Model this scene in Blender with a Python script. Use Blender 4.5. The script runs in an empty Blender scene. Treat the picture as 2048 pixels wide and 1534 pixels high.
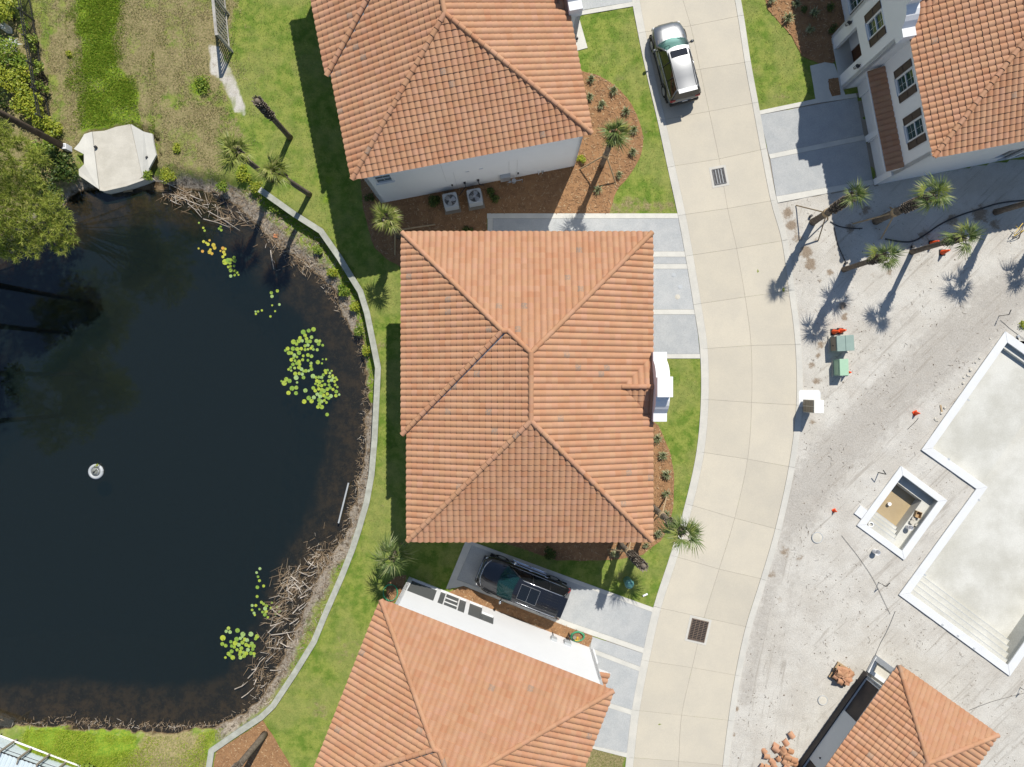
import bpy, bmesh, math, random
import numpy as np
from mathutils import Vector, Matrix
random.seed(7); rng = np.random.default_rng(7)
R = math.radians
scene = bpy.context.scene
C = scene.collection

# ------------------------------------------------------------------ camera
CAM_H = 40.0
cam_d = bpy.data.cameras.new('camera'); cam = bpy.data.objects.new('camera', cam_d); C.objects.link(cam)
cam.location = (0, 0, CAM_H); cam.rotation_euler = (0, 0, 0)
cam_d.sensor_width = 36.0; cam_d.lens = 24.0; cam_d.clip_start = 0.5; cam_d.clip_end = 3000
scene.camera = cam

# ------------------------------------------------------------------ sky, sun, exposure
SUN_EL, SUN_AZ = R(52.3), R(23.5)            # azimuth measured from +Y (photo up) towards +X
w = bpy.data.worlds.new('World'); scene.world = w; w.use_nodes = True
wn = w.node_tree
for n in list(wn.nodes): wn.nodes.remove(n)
sky = wn.nodes.new('ShaderNodeTexSky'); sky.sky_type = 'NISHITA'; sky.sun_disc = False
sky.sun_elevation = SUN_EL; sky.sun_rotation = SUN_AZ; sky.air_density = 1.0; sky.dust_density = 0.3; sky.ozone_density = 1.7
bg = wn.nodes.new('ShaderNodeBackground'); bg.inputs['Strength'].default_value = 0.095
wo = wn.nodes.new('ShaderNodeOutputWorld')
wn.links.new(sky.outputs[0], bg.inputs[0]); wn.links.new(bg.outputs[0], wo.inputs[0])
sl = bpy.data.lights.new('sun', 'SUN'); sl.energy = 4.6; sl.angle = R(0.5); sl.color = (1.0, 0.95, 0.87)
so = bpy.data.objects.new('sun', sl); C.objects.link(so)
sdir = Vector((math.sin(SUN_AZ)*math.cos(SUN_EL), math.cos(SUN_AZ)*math.cos(SUN_EL), math.sin(SUN_EL)))
so.rotation_euler = sdir.to_track_quat('Z', 'Y').to_euler(); so.location = sdir*80
scene.view_settings.view_transform = 'Standard'; scene.view_settings.look = 'None'
scene.view_settings.exposure = 0.30; scene.view_settings.gamma = 1.0; scene.view_settings.use_curve_mapping = False
scene.cycles.max_bounces = 8; scene.cycles.transparent_max_bounces = 12

# ------------------------------------------------------------------ photo measurements -> metres (source 2048x1534, nadir view)
def P(px, py, z=0.0):
    k = (CAM_H-z)/1365.333
    return ((px-1024)*k, (767-py)*k)
def V(px, py, z=0.0):
    x, y = P(px, py, z); return Vector((x, y, z))
def PP(pts, z=0.0): return [P(a, b, z) for a, b in pts]

# ------------------------------------------------------------------ materials
def srgb(r, g, b):
    f = lambda c: (c/255/12.92 if c/255 <= .04045 else ((c/255+.055)/1.055)**2.4)
    return (f(r), f(g), f(b))
class NT:
    def __init__(s, name):
        s.m = bpy.data.materials.new(name); s.m.use_nodes = True; s.t = s.m.node_tree
        for n in list(s.t.nodes): s.t.nodes.remove(n)
        s.out = s.t.nodes.new('ShaderNodeOutputMaterial')
    def n(s, typ, ins=None, **at):
        nd = s.t.nodes.new('ShaderNode'+typ)
        for k, v in at.items(): setattr(nd, k, v)
        for k, v in (ins or {}).items():
            sk = nd.inputs[k]
            if isinstance(v, bpy.types.NodeSocket): s.t.links.new(v, sk)
            else:
                if isinstance(v, tuple) and len(v) == 3 and sk.type == 'RGBA': v = (*v, 1)
                sk.default_value = v
        return nd
    def mix(s, f, a, b, blend='MIX'):
        nd = s.n('Mix', {0: f, 6: a, 7: b}, data_type='RGBA', blend_type=blend); return nd.outputs[2]
    def math(s, op, a, b=0.0, clamp=False):
        return s.n('Math', {0: a, 1: b}, operation=op, use_clamp=clamp).outputs[0]
    def noise(s, scale, detail=4, rough=.55, vec=None, dist=0.0):
        i = {'Scale': scale, 'Detail': detail, 'Roughness': rough, 'Distortion': dist}
        if vec is not None: i['Vector'] = vec
        return s.n('TexNoise', i).outputs['Fac']
    def ramp(s, f, a, b):        # smooth threshold a..b -> 0..1
        return s.n('MapRange', {0: f, 1: a, 2: b, 3: 0.0, 4: 1.0}, interpolation_type='SMOOTHSTEP').outputs[0]
    def pos(s): return s.n('NewGeometry').outputs['Position']
    def attr(s, name): return s.n('Attribute', None, attribute_name=name)
    def bump(s, h, strength=.3, dist=.02):
        return s.n('Bump', {'Height': h, 'Strength': strength, 'Distance': dist}).outputs[0]
    def bsdf(s, **k):
        i = {}
        names = dict(col='Base Color', rough='Roughness', metal='Metallic', spec='Specular IOR Level', coat='Coat Weight', nrm='Normal', trans='Transmission Weight', ior='IOR', coatr='Coat Roughness')
        for a, v in k.items(): i[names[a]] = v
        return s.n('BsdfPrincipled', i).outputs[0]
    def done(s, sh): s.t.links.new(sh, s.out.inputs[0]); return s.m

def pmat(name, c1, c2=None, scale=3.0, fine=40.0, amt=.5, fineamt=.25, rough=.8, spec=.3, metal=0.0, bump=0.0, bscale=60.0, coat=0.0, orand=0.0):
    t = NT(name); p = t.pos(); c2 = c2 or tuple(x*.8 for x in c1)
    col = t.mix(t.math('MULTIPLY', t.ramp(t.noise(scale, 5, .6, p), .3, .7), amt), c1, c2)
    if fineamt:
        f = t.noise(fine, 3, .6, p); col = t.mix(fineamt, col, t.n('MapRange', {0: f, 1: .25, 2: .75, 3: .35, 4: 1.55}).outputs[0], 'MULTIPLY')
    if orand:
        r = t.n('ObjectInfo').outputs['Random']
        col = t.n('HueSaturation', {'Hue': .5, 'Saturation': 1.0, 'Value': t.n('MapRange', {0: r, 3: 1-orand, 4: 1+orand}).outputs[0], 'Color': col}).outputs[0]
    k = dict(col=col, rough=rough, spec=spec, metal=metal, coat=coat)
    if bump: k['nrm'] = t.bump(t.noise(bscale, 4, .6, p), bump, .02)
    return t.done(t.bsdf(**k))

def terrain_mat():
    t = NT('ground_cover'); p = t.pos()
    a = t.n('SeparateColor', {0: t.attr('wa').outputs[0]}).outputs; b = t.n('SeparateColor', {0: t.attr('wb').outputs[0]}).outputs
    big = t.noise(.35, 4, .6, p); mid = t.noise(1.6, 5, .65, p); fin = t.noise(9, 4, .7, p); grain = t.noise(38, 3, .7, p)
    g = t.mix(t.ramp(mid, .38, .62), (.112, .180, .026), (.225, .262, .056))
    g = t.mix(t.math('MULTIPLY', t.ramp(big, .42, .62), .5), g, (.250, .250, .085))
    g = t.mix(t.math('MULTIPLY', t.ramp(fin, .5, .72), .5), g, (.105, .165, .024))
    lush = t.mix(t.ramp(fin, .35, .65), (.11, .205, .02), (.23, .29, .03))
    dry = t.mix(t.ramp(fin, .35, .65), (.30, .245, .13), (.165, .155, .062))
    def edged(m, k=.5): return t.ramp(t.math('ADD', m, t.math('MULTIPLY', t.math('SUBTRACT', t.noise(2.6, 6, .7, p), .5), k)), .3, .7)
    g = t.mix(edged(a['Red'], 1.5), g, dry); g = t.mix(edged(a['Green'], 1.2), g, lush)
    sand = t.mix(t.ramp(t.noise(.5, 6, .65, p), .35, .65), (.515, .495, .447), (.45, .424, .375))
    sp = t.noise(6.5, 6, .8, p, 1.2)
    sand = t.mix(t.math('MULTIPLY', t.ramp(sp, .60, .68), .5), sand, (.20, .175, .145))
    sand = t.mix(t.math('MULTIPLY', t.ramp(t.noise(2.2, 7, .75, p), .60, .72), .5), sand, (.60, .59, .57))
    def streak(ang, s1, s2, seed):
        vr = t.n('VectorRotate', {'Vector': p, 'Angle': R(ang)}, rotation_type='Z_AXIS').outputs[0]
        return t.noise(1.0, 5, .7, t.n('VectorMath', {0: vr, 1: (s1, s2, seed)}, operation='MULTIPLY').outputs[0], .6)
    st1 = streak(-44, .22, 3.6, 1.0); st2 = streak(-78, .25, 4.0, 1.0)
    xs = t.n('SeparateXYZ', {0: p}).outputs['X']; st = t.math('ADD', t.math('MULTIPLY', st1, t.ramp(xs, 16.0, 18.5)), t.math('MULTIPLY', st2, t.ramp(xs, 18.5, 16.0)))
    track = t.mix(t.ramp(fin, .3, .7), (.335, .31, .27), (.41, .385, .345))
    sand = t.mix(t.math('MULTIPLY', edged(b['Green'], 1.0), .8), sand, track)
    sand = t.mix(t.math('MULTIPLY', t.ramp(st, .54, .66), .55), sand, (.29, .26, .22))
    sand = t.mix(t.math('MULTIPLY', t.ramp(t.noise(1.1, 7, .8, p), .54, .70), .6), sand, (.36, .325, .28))
    sand = t.mix(t.math('MULTIPLY', t.ramp(t.noise(14, 4, .8, p), .60, .68), .45), sand, (.22, .19, .155))
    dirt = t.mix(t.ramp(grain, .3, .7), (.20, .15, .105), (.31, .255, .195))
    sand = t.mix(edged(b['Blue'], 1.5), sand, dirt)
    g = t.mix(edged(a['Blue'], .35), g, sand)
    mud = t.mix(t.ramp(fin, .35, .65), (.21, .175, .135), (.34, .30, .245))
    mud = t.mix(t.math('MULTIPLY', t.ramp(t.noise(3.0, 6, .7, p), .5, .62), .8), mud, (.055, .042, .028))
    g = t.mix(edged(b['Red'], .9), g, mud)
    # under water: brown silt; light lost with depth is painted into its colour
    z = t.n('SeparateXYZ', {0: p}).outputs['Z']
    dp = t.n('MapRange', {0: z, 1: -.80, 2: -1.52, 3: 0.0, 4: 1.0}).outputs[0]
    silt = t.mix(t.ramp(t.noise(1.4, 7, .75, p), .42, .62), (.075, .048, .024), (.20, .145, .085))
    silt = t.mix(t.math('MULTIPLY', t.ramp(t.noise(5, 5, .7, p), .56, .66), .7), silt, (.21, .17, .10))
    silt_depth_dim = t.mix(t.ramp(dp, 0.0, 1.0), silt, (.012, .011, .006))
    g = t.mix(t.ramp(z, -.74, -.80), g, silt_depth_dim)
    g = t.mix(.45, g, t.n('MapRange', {0: grain, 1: .25, 2: .75, 3: .35, 4: 1.6}).outputs[0], 'MULTIPLY')
    h = t.math('ADD', fin, t.math('MULTIPLY', grain, .7))
    return t.done(t.bsdf(col=g, rough=.95, spec=.1, nrm=t.bump(h, .5, .05)))

def tile_mat(name, warm=1.0):
    t = NT(name); p = t.pos()
    tone = t.math('FRACT', t.math('ADD', t.attr('tone').outputs['Fac'], t.n('ObjectInfo').outputs['Random']))
    t2 = t.math('FRACT', t.math('MULTIPLY', tone, 7.31))
    c = t.mix(tone, (.385, .183, .097), (.418, .224, .140)); c = t.mix(t.math('MULTIPLY', t2, .65), c, (.403, .230, .122))
    c = t.mix(t.math('MULTIPLY', t.ramp(t.math('FRACT', t.math('MULTIPLY', tone, 13.7)), .72, 1.0), .45), c, (.345, .185, .105))
    c = t.mix(t.math('MULTIPLY', t.math('GREATER_THAN', t2, .992), t.ramp(t.noise(14, 3, .6, p), .4, .5)), c, (.27, .19, .14))
    c = t.mix(t.math('MULTIPLY', t.ramp(t.noise(.8, 5, .6, p), .4, .7), .28), c, (.49, .30, .185))
    c = t.mix(.22, c, t.n('MapRange', {0: t.noise(55, 4, .7, p), 1: .25, 2: .75, 3: .4, 4: 1.5}).outputs[0], 'MULTIPLY')
    return t.done(t.bsdf(col=c, rough=.8, spec=.3, nrm=t.bump(t.noise(90, 3, .6, p), .15, .01)))

def leaf_mat(name, c1, c2, c3=None, trans=.3, rough=.55):
    t = NT(name); p = t.pos()
    tone = t.math('FRACT', t.math('ADD', t.attr('tone').outputs['Fac'], t.n('ObjectInfo').outputs['Random']))
    c = t.mix(tone, c1, c2)
    if c3: c = t.mix(t.ramp(t.math('FRACT', t.math('MULTIPLY', tone, 5.3)), .7, .95), c, c3)
    pr = t.bsdf(col=c, rough=rough, spec=.3)
    tr = t.n('BsdfTranslucent', {'Color': c}).outputs[0]
    return t.done(t.n('MixShader', {0: trans, 1: pr, 2: tr}).outputs[0])

def water_mat():
    t = NT('pond_water'); p = t.pos()
    nrm = t.bump(t.noise(3.5, 3, .5, p), .03, .02)
    gl = t.n('BsdfGlossy', {'Color': (1, 1, 1), 'Roughness': .04, 'Normal': nrm}).outputs[0]
    tr = t.n('BsdfTransparent', {'Color': (.74, .66, .50)}).outputs[0]
    df = t.n('BsdfDiffuse', {'Color': (.014, .026, .026)}).outputs[0]
    body = t.n('MixShader', {0: .38, 1: tr, 2: df}).outputs[0]
    fr = t.n('Fresnel', {'IOR': 1.56, 'Normal': nrm}).outputs[0]
    return t.done(t.n('MixShader', {0: fr, 1: body, 2: gl}).outputs[0])

def glass_mat(name, tint, see=.35, rough=.03):
    t = NT(name)
    pr = t.bsdf(col=tint, rough=rough, spec=.8)
    tr = t.n('BsdfTransparent', {'Color': (.55, .75, .72)}).outputs[0]
    return t.done(t.n('MixShader', {0: see, 1: pr, 2: tr}).outputs[0])

M = {}
M['terrain'] = terrain_mat()
M['tile'] = tile_mat('clay_tile')
M['deck'] = pmat('roof_underlay', (.30, .135, .075), rough=.9)
M['water'] = water_mat()
M['road'] = pmat('road_concrete', (.49, .447, .36), (.445, .41, .338),   .55, 30, .9, .15, .85, .25, orand=.045, bump=.08, bscale=120)
M['kerb'] = pmat('kerb_concrete', (.52, .50, .445), (.44, .43, .39), 1.2, 35, .7, .16, .85, .25, orand=.04, bump=.1)
M['castiron'] = pmat('cast_iron', (.13, .13, .135), (.09, .09, .09), 6, 50, .5, .15, .6, .4, metal=.3)
M['rust'] = pmat('rusty_iron', (.19, .14, .105), (.12, .09, .07), 6, 50, .5, .2, .7, .3, metal=.2)
M['debris'] = leaf_mat('sand_debris', (.20, .165, .13), (.11, .085, .065), (.38, .34, .29), 0.0, .95)
M['cable'] = pmat('grey_cable', (.10, .098, .095), None, 5, 50, .3, .1, .6, .3)
M['joint'] = pmat('joint_filler', (.29, .26, .215), rough=.95)
M['paver'] = pmat('exposed_aggregate', (.355, .368, .368), (.42, .425, .415), 1.3, 22, .8, .26, .85, .25, bump=.3, bscale=50, orand=.05)
M['band'] = pmat('concrete_band', (.56, .545, .49), (.47, .46, .42), 1.5, 40, .7, .15, .85, .25)
M['concrete'] = pmat('weathered_concrete', (.54, .51, .44), (.41, .385, .325), 1.1, 30, .7, .22, .9, .2, bump=.12)
M['mulch'] = pmat('pine_straw_mulch', (.315, .178, .088), (.215, .118, .06), 2.2, 26, .8, .55, .95, .1, bump=.7, bscale=30)
M['chip'] = leaf_mat('mulch_chip', (.36, .21, .11), (.20, .11, .055), (.44, .31, .18), 0.0, .9)
M['stucco'] = pmat('white_stucco', (.715, .72, .72), (.685, .69, .69), .9, 60, .6, .06, .85, .25, bump=.06)
M['trim'] = pmat('white_paint', (.72, .72, .715), None, 2, 50, .15, .04, .5, .4)
M['shutter'] = pmat('brown_shutter', (.085, .062, .048), None, 2, 40, .4, .1, .6, .3)
M['door'] = pmat('dark_wood_door', (.10, .045, .022), None, 3, 40, .6, .2, .5, .3)
M['gdoor'] = pmat('garage_door_paint', (.74, .735, .72), None, 2, 40, .15, .04, .55, .3)
M['pane'] = pmat('window_glass', (.012, .034, .03), (.02, .055, .042), .5, 10, .5, 0, .03, 1.0)  # greenish reflection is put into the pane colour
M['screen'] = glass_mat('porch_screen', (.11, .115, .115), .22, .8)
M['porch'] = pmat('porch_floor', (.16, .155, .15), rough=.8)
M['steel'] = pmat('galvanised_steel', (.44, .45, .46), (.32, .33, .35), 6, 60, .5, .1, .45, .5, metal=.6)
M['dmetal'] = pmat('dark_metal', (.035, .035, .037), None, 5, 60, .4, .15, .5, .4)
M['black'] = pmat('black_plastic', (.012, .012, .013), None, 5, 60, .3, .1, .5, .4)
M['ac'] = pmat('painted_metal', (.40, .42, .43), (.34, .36, .37), 6, 60, .5, .08, .5, .4)
M['pvc'] = pmat('white_pvc', (.78, .78, .77), None, 5, 60, .2, .05, .4, .4)
M['oldwood'] = pmat('weathered_grey_wood', (.40, .385, .35), (.24, .225, .20), 3.5, 45, .8, .3, .9, .2, bump=.3)
M['timberwall'] = pmat('bleached_timber', (.39, .40, .345), (.27, .275, .235), 2.5, 30, .8, .25, .9, .2, bump=.2)
M['trunk'] = pmat('palm_trunk_bark', (.20, .165, .13), (.11, .088, .068), 5, 40, .8, .35, .95, .1, bump=.5, bscale=25)
M['boot'] = leaf_mat('palm_leaf_base', (.23, .19, .15), (.10, .08, .062), (.32, .28, .23), 0.0, .9)
M['frond'] = leaf_mat('palm_leaf', (.060, .105, .024), (.185, .235, .07), (.30, .32, .14), .25, .45)  # wide tone range also paints in lit and dark contrast of the crown
M['frondy'] = leaf_mat('palm_leaf_yellowing', (.14, .19, .032), (.31, .34, .08), (.40, .38, .14), .3, .45)
M['bark'] = pmat('pine_bark', (.14, .105, .08), (.08, .058, .045), 4, 30, .8, .4, .95, .1, bump=.6, bscale=20)
M['needle'] = leaf_mat('pine_needles', (.16, .225, .03), (.42, .46, .08), (.50, .50, .14), .3, .6)
M['leaf'] = leaf_mat('broad_leaves', (.10, .19, .022), (.26, .34, .04), (.36, .40, .06), .35, .5)
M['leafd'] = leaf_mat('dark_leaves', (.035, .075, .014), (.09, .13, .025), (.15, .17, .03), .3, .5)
M['leafy'] = leaf_mat('yellow_green_leaves', (.28, .35, .035), (.44, .44, .05), (.20, .28, .035), .35, .5)
M['palegrass'] = leaf_mat('variegated_blades', (.20, .24, .10), (.42, .42, .26), (.10, .14, .05), .25, .5)
def blade_mat(name, cols, dryc, scl=1.6):
    t = NT(name); p = t.pos(); tone = t.attr('tone').outputs['Fac']
    c = t.mix(t.ramp(t.noise(scl, 5, .65, p), .38, .62), cols[0], cols[1])
    c = t.mix(t.math('MULTIPLY', t.ramp(t.noise(.35, 4, .6, p), .42, .62), .55), c, dryc)
    c = t.mix(t.math('MULTIPLY', t.ramp(tone, .6, 1.0), .6), c, dryc); c = t.mix(.5, c, t.n('MapRange', {0: tone, 3: .55, 4: 1.5}).outputs[0], 'MULTIPLY')
    pr = t.bsdf(col=c, rough=.65, spec=.2); tr = t.n('BsdfTranslucent', {'Color': c}).outputs[0]
    return t.done(t.n('MixShader', {0: .35, 1: pr, 2: tr}).outputs[0])
M['blade'] = blade_mat('grass_blades', ((.125, .210, .027), (.27, .315, .064)), (.36, .345, .14))
M['bladem'] = blade_mat('meadow_blades', ((.20, .235, .055), (.40, .34, .19)), (.50, .43, .28), 1.1)
M['bladeg'] = leaf_mat('lush_grass_blades', (.15, .29, .025), (.32, .41, .04), (.42, .43, .07), .3, .6)
M['bladey'] = leaf_mat('yellow_green_blades', (.24, .37, .03), (.46, .54, .055), (.50, .50, .10), .35, .6)  # yellower, brighter leaf colour for the shore grass
M['bladed'] = leaf_mat('dry_grass_blades', (.33, .27, .15), (.20, .18, .075), (.46, .40, .27), .2, .7)
M['reed'] = leaf_mat('dead_reeds', (.33, .25, .16), (.16, .105, .06), (.52, .46, .38), 0.0, .85)
M['driftwood'] = pmat('bleached_sticks', (.50, .45, .385), (.33, .27, .21), 4, 30, .8, .2, .9, .2, orand=.25)
M['lily'] = leaf_mat('lily_pad_leaf', (.19, .31, .05), (.38, .44, .05), (.30, .42, .16), .1, .4)
M['lilyo'] = leaf_mat('lily_pad_orange', (.46, .34, .05), (.44, .46, .06), (.55, .30, .06), .1, .4)
M['paint_grey'] = pmat('gunmetal_car_paint', (.15, .155, .16), None, 1, 10, .1, 0, .36, .5, metal=.75, coat=1.0)
M['paint_black'] = pmat('black_car_paint', (.008, .009, .012), None, 1, 10, .1, 0, .18, .5, coat=1.0)
M['carglass'] = glass_mat('car_glass', (.015, .07, .075), .6)
M['darkglass'] = pmat('tinted_glass', (.008, .010, .012), None, 1, 10, .1, 0, .05, .9)
M['chrome'] = pmat('chrome', (.75, .76, .78), None, 1, 10, .05, 0, .12, .5, metal=1.0)
M['rubber'] = pmat('tyre_rubber', (.02, .02, .02), None, 8, 40, .3, .1, .85, .2)
M['seat'] = pmat('seat_fabric', (.10, .11, .105), None, 8, 40, .3, .1, .9, .1)
M['redlamp'] = pmat('red_lamp_lens', (.40, .02, .015), None, 8, 40, .2, 0, .15, .6)
M['clearlamp'] = pmat('clear_lamp_lens', (.6, .6, .6), None, 8, 40, .2, 0, .1, .7)
M['orange'] = pmat('orange_cone_plastic', (.85, .10, .018), (.75, .075, .012), 5, 40, .5, .05, .5, .4)
M['ugreen'] = pmat('grey_green_cabinet', (.235, .315, .275), (.20, .27, .24), 3, 40, .6, .08, .5, .4)
M['pgreen'] = pmat('light_green_cabinet', (.33, .50, .35), (.29, .44, .31), 3, 40, .6, .08, .5, .4)
M['tan'] = pmat('tan_metal', (.24, .205, .155), None, 3, 40, .4, .1, .5, .4)
M['cream'] = pmat('cream_metal', (.76, .74, .66), None, 3, 40, .3, .05, .5, .4)
M['coping'] = pmat('white_coping_stone', (.62, .63, .63), (.56, .565, .56), 1.2, 30, .6, .10, .8, .3)
M['plaster'] = pmat('pool_plaster', (.56, .555, .51), (.42, .41, .36), .45, 14, .9, .14, .85, .25)
M['spafloor'] = pmat('muddy_spa_water', (.40, .315, .19), (.34, .26, .15), 1.5, 30, .6, .1, .25, .5)
M['greywall'] = pmat('grey_render', (.55, .57, .58), (.50, .52, .53), 1.2, 40, .5, .06, .85, .25)
M['membrane'] = pmat('black_membrane', (.045, .042, .043), (.075, .062, .055), 1.5, 25, .9, .2, .7, .3)
M['hoseg'] = pmat('green_hose', (.06, .30, .15), None, 8, 40, .3, .05, .5, .4)
M['hosey'] = pmat('yellow_hose', (.75, .50, .04), None, 8, 40, .3, .05, .5, .4)
M['bin'] = pmat('teal_plastic', (.10, .25, .22), None, 5, 40, .3, .05, .5, .4)
M['pallet'] = pmat('pallet_wood', (.42, .30, .17), (.30, .20, .11), 4, 40, .7, .25, .9, .2)
M['brick'] = pmat('terracotta', (.46, .19, .085), (.38, .15, .07), 5, 40, .6, .15, .85, .2, orand=.12)
M['roofmetal'] = pmat('pale_blue_metal_roof', (.50, .57, .59), (.43, .50, .52), 1.5, 40, .5, .08, .45, .5)
M['algae'] = pmat('float_plastic', (.22, .23, .21), (.12, .13, .11), 6, 40, .8, .2, .7, .3)
M['white'] = pmat('white_plastic', (.80, .80, .80), None, 8, 40, .2, .05, .5, .4)
M['stake'] = pmat('raw_timber', (.42, .31, .19), (.30, .22, .13), 4, 40, .7, .2, .9, .2)

# ------------------------------------------------------------------ mesh builder
class MB:
    def __init__(s): s.v = []; s.f = []; s.mi = []; s.cur = 0; s.M = None; s.tone = []
    def add(s, vs, fs, tone=None):
        o = len(s.v)
        if s.M is not None: vs = [s.M @ Vector(q) for q in vs]
        s.v.extend([tuple(q) for q in vs])
        for f in fs: s.f.append(tuple(i+o for i in f)); s.mi.append(s.cur); s.tone.append(random.random() if tone is None else tone)
        return s
    def box(s, c, d, rz=0.0, rot=None):
        x, y, z = d[0]/2, d[1]/2, d[2]/2
        m = Matrix.Translation(c) @ (rot.to_4x4() if rot is not None else Matrix.Rotation(rz, 4, 'Z'))
        vs = [m @ Vector(q) for q in ((-x, -y, -z), (x, -y, -z), (x, y, -z), (-x, y, -z), (-x, -y, z), (x, -y, z), (x, y, z), (-x, y, z))]
        return s.add(vs, [(0, 3, 2, 1), (4, 5, 6, 7), (0, 1, 5, 4), (1, 2, 6, 5), (2, 3, 7, 6), (3, 0, 4, 7)])
    def prism(s, poly, z0, z1):
        a = sum(poly[i][0]*poly[(i+1) % len(poly)][1]-poly[(i+1) % len(poly)][0]*poly[i][1] for i in range(len(poly)))
        if a < 0: poly = poly[::-1]
        n = len(poly)
        vs = [(x, y, z0) for x, y in poly]+[(x, y, z1) for x, y in poly]
        return s.add(vs, [tuple(range(n-1, -1, -1)), tuple(range(n, 2*n))]+[(i, (i+1) % n, n+(i+1) % n, n+i) for i in range(n)])
    def tube(s, pts, r, n=8, cap=True):
        pts = [Vector(q) for q in pts]; rs = r if isinstance(r, (list, tuple)) else [r]*len(pts)
        vs = []; fs = []
        for i, q in enumerate(pts):
            d = (pts[min(i+1, len(pts)-1)]-pts[max(i-1, 0)]).normalized()
            a = d.cross(Vector((0, 0, 1))) if abs(d.z) < .95 else d.cross(Vector((1, 0, 0)))
            a.normalize(); b = d.cross(a)
            for k in range(n):
                t = 2*math.pi*k/n; vs.append(q+(a*math.cos(t)+b*math.sin(t))*rs[i])
        for i in range(len(pts)-1):
            for k in range(n): fs.append((i*n+k, i*n+(k+1) % n, (i+1)*n+(k+1) % n, (i+1)*n+k))
        if cap: fs += [tuple(range(n-1, -1, -1)), tuple((len(pts)-1)*n+k for k in range(n))]
        return s.add(vs, fs)
    def lathe(s, prof, n=16, c=(0, 0, 0)):
        vs = []; fs = []
        for r, z in prof:
            for k in range(n): t = 2*math.pi*k/n; vs.append((c[0]+r*math.cos(t), c[1]+r*math.sin(t), c[2]+z))
        for i in range(len(prof)-1):
            for k in range(n): fs.append((i*n+k, i*n+(k+1) % n, (i+1)*n+(k+1) % n, (i+1)*n+k))
        fs += [tuple(range(n-1, -1, -1)), tuple((len(prof)-1)*n+k for k in range(n))]
        return s.add(vs, fs)
    def cyl(s, c, r, h, n=16): return s.lathe([(r, 0), (r, h)], n, c)
    def mesh(s, name, mats, smooth=False, tone=False):
        me = bpy.data.meshes.new(name); me.from_pydata(s.v, [], s.f)
        for m in (mats if isinstance(mats, list) else [mats]): me.materials.append(M[m])
        if isinstance(mats, list): me.polygons.foreach_set('material_index', s.mi)
        if smooth: me.polygons.foreach_set('use_smooth', [True]*len(s.f))
        if tone:
            a = me.attributes.new('tone', 'FLOAT', 'FACE'); a.data.foreach_set('value', s.tone)
        me.update(); return me
    def build(s, name, mats, parent=None, smooth=False, loc=None, rz=None, tone=False, bevel=0.0):
        o = bpy.data.objects.new(name, s.mesh(name, mats, smooth, tone)); C.objects.link(o)
        if parent is not None: o.parent = parent
        if loc is not None: o.location = loc
        if rz is not None: o.rotation_euler = (0, 0, rz)
        if bevel:
            b = o.modifiers.new('bevel', 'BEVEL'); b.width = bevel; b.segments = 2; b.limit_method = 'ANGLE'
        return o
def tag(o, label=None, cat=None, group=None, kind=None):
    if label: o['label'] = label
    if cat: o['category'] = cat
    if group: o['group'] = group
    if kind: o['kind'] = kind
    return o
def thing(name, label, cat, loc=(0, 0, 0), rz=0.0, group=None):
    o = bpy.data.objects.new(name, None); C.objects.link(o); o.location = loc; o.rotation_euler = (0, 0, rz); o.empty_display_size = .3
    return tag(o, label, cat, group)
def inst(name, me, parent=None, mat=None, loc=None, rz=0.0):
    o = bpy.data.objects.new(name, me); C.objects.link(o)
    if parent is not None: o.parent = parent
    if mat is not None: o.matrix_basis = mat
    elif loc is not None: o.location = loc; o.rotation_euler = (0, 0, rz)
    return o
def npmesh(name, verts, tris, mat, tone=None, parent=None, quads=False):
    k = 4 if quads else 3
    me = bpy.data.meshes.new(name); nv, nf = len(verts), len(tris)
    me.vertices.add(nv); me.vertices.foreach_set('co', np.ascontiguousarray(verts, dtype=np.float32).ravel())
    me.loops.add(nf*k); me.loops.foreach_set('vertex_index', np.ascontiguousarray(tris, dtype=np.int32).ravel())
    me.polygons.add(nf); me.polygons.foreach_set('loop_start', np.arange(0, nf*k, k, dtype=np.int32))
    me.materials.append(M[mat])
    if tone is not None: me.attributes.new('tone', 'FLOAT', 'FACE').data.foreach_set('value', np.asarray(tone, dtype=np.float32))
    me.update(calc_edges=True); me.validate()
    o = bpy.data.objects.new(name, me); C.objects.link(o)
    if parent is not None: o.parent = parent
    return o

# ------------------------------------------------------------------ plan geometry on numpy arrays
def in_poly(x, y, poly):
    r = np.zeros(x.shape, bool); n = len(poly)
    for i in range(n):
        x1, y1 = poly[i]; x2, y2 = poly[(i+1) % n]
        if y1 == y2: continue
        c = ((y1 > y) != (y2 > y)) & (x < (x2-x1)*(y-y1)/(y2-y1)+x1); r ^= c
    return r
def line_dist(x, y, pts, closed=False):
    d = np.full(x.shape, 1e9); n = len(pts)
    for i in range(n if closed else n-1):
        x1, y1 = pts[i]; x2, y2 = pts[(i+1) % n]; dx, dy = x2-x1, y2-y1
        t = np.clip(((x-x1)*dx+(y-y1)*dy)/max(dx*dx+dy*dy, 1e-9), 0, 1)
        d = np.minimum(d, np.hypot(x-x1-t*dx, y-y1-t*dy))
    return d
def sdist(x, y, poly):           # negative inside
    return np.where(in_poly(x, y, poly), -1, 1)*line_dist(x, y, poly, True)
def sstep(t): t = np.clip(t, 0, 1); return t*t*(3-2*t)
def vnoise(x, y, sc, seed=0):
    g = np.random.default_rng(seed).random((128, 128)); u = x*sc+300; v = y*sc+300
    i = np.floor(u).astype(int); j = np.floor(v).astype(int); fu = sstep(u-i); fv = sstep(v-j)
    G = lambda a, b: g[a % 128, b % 128]
    return (G(i, j)*(1-fu)+G(i+1, j)*fu)*(1-fv)+(G(i, j+1)*(1-fu)+G(i+1, j+1)*fu)*fv
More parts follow.
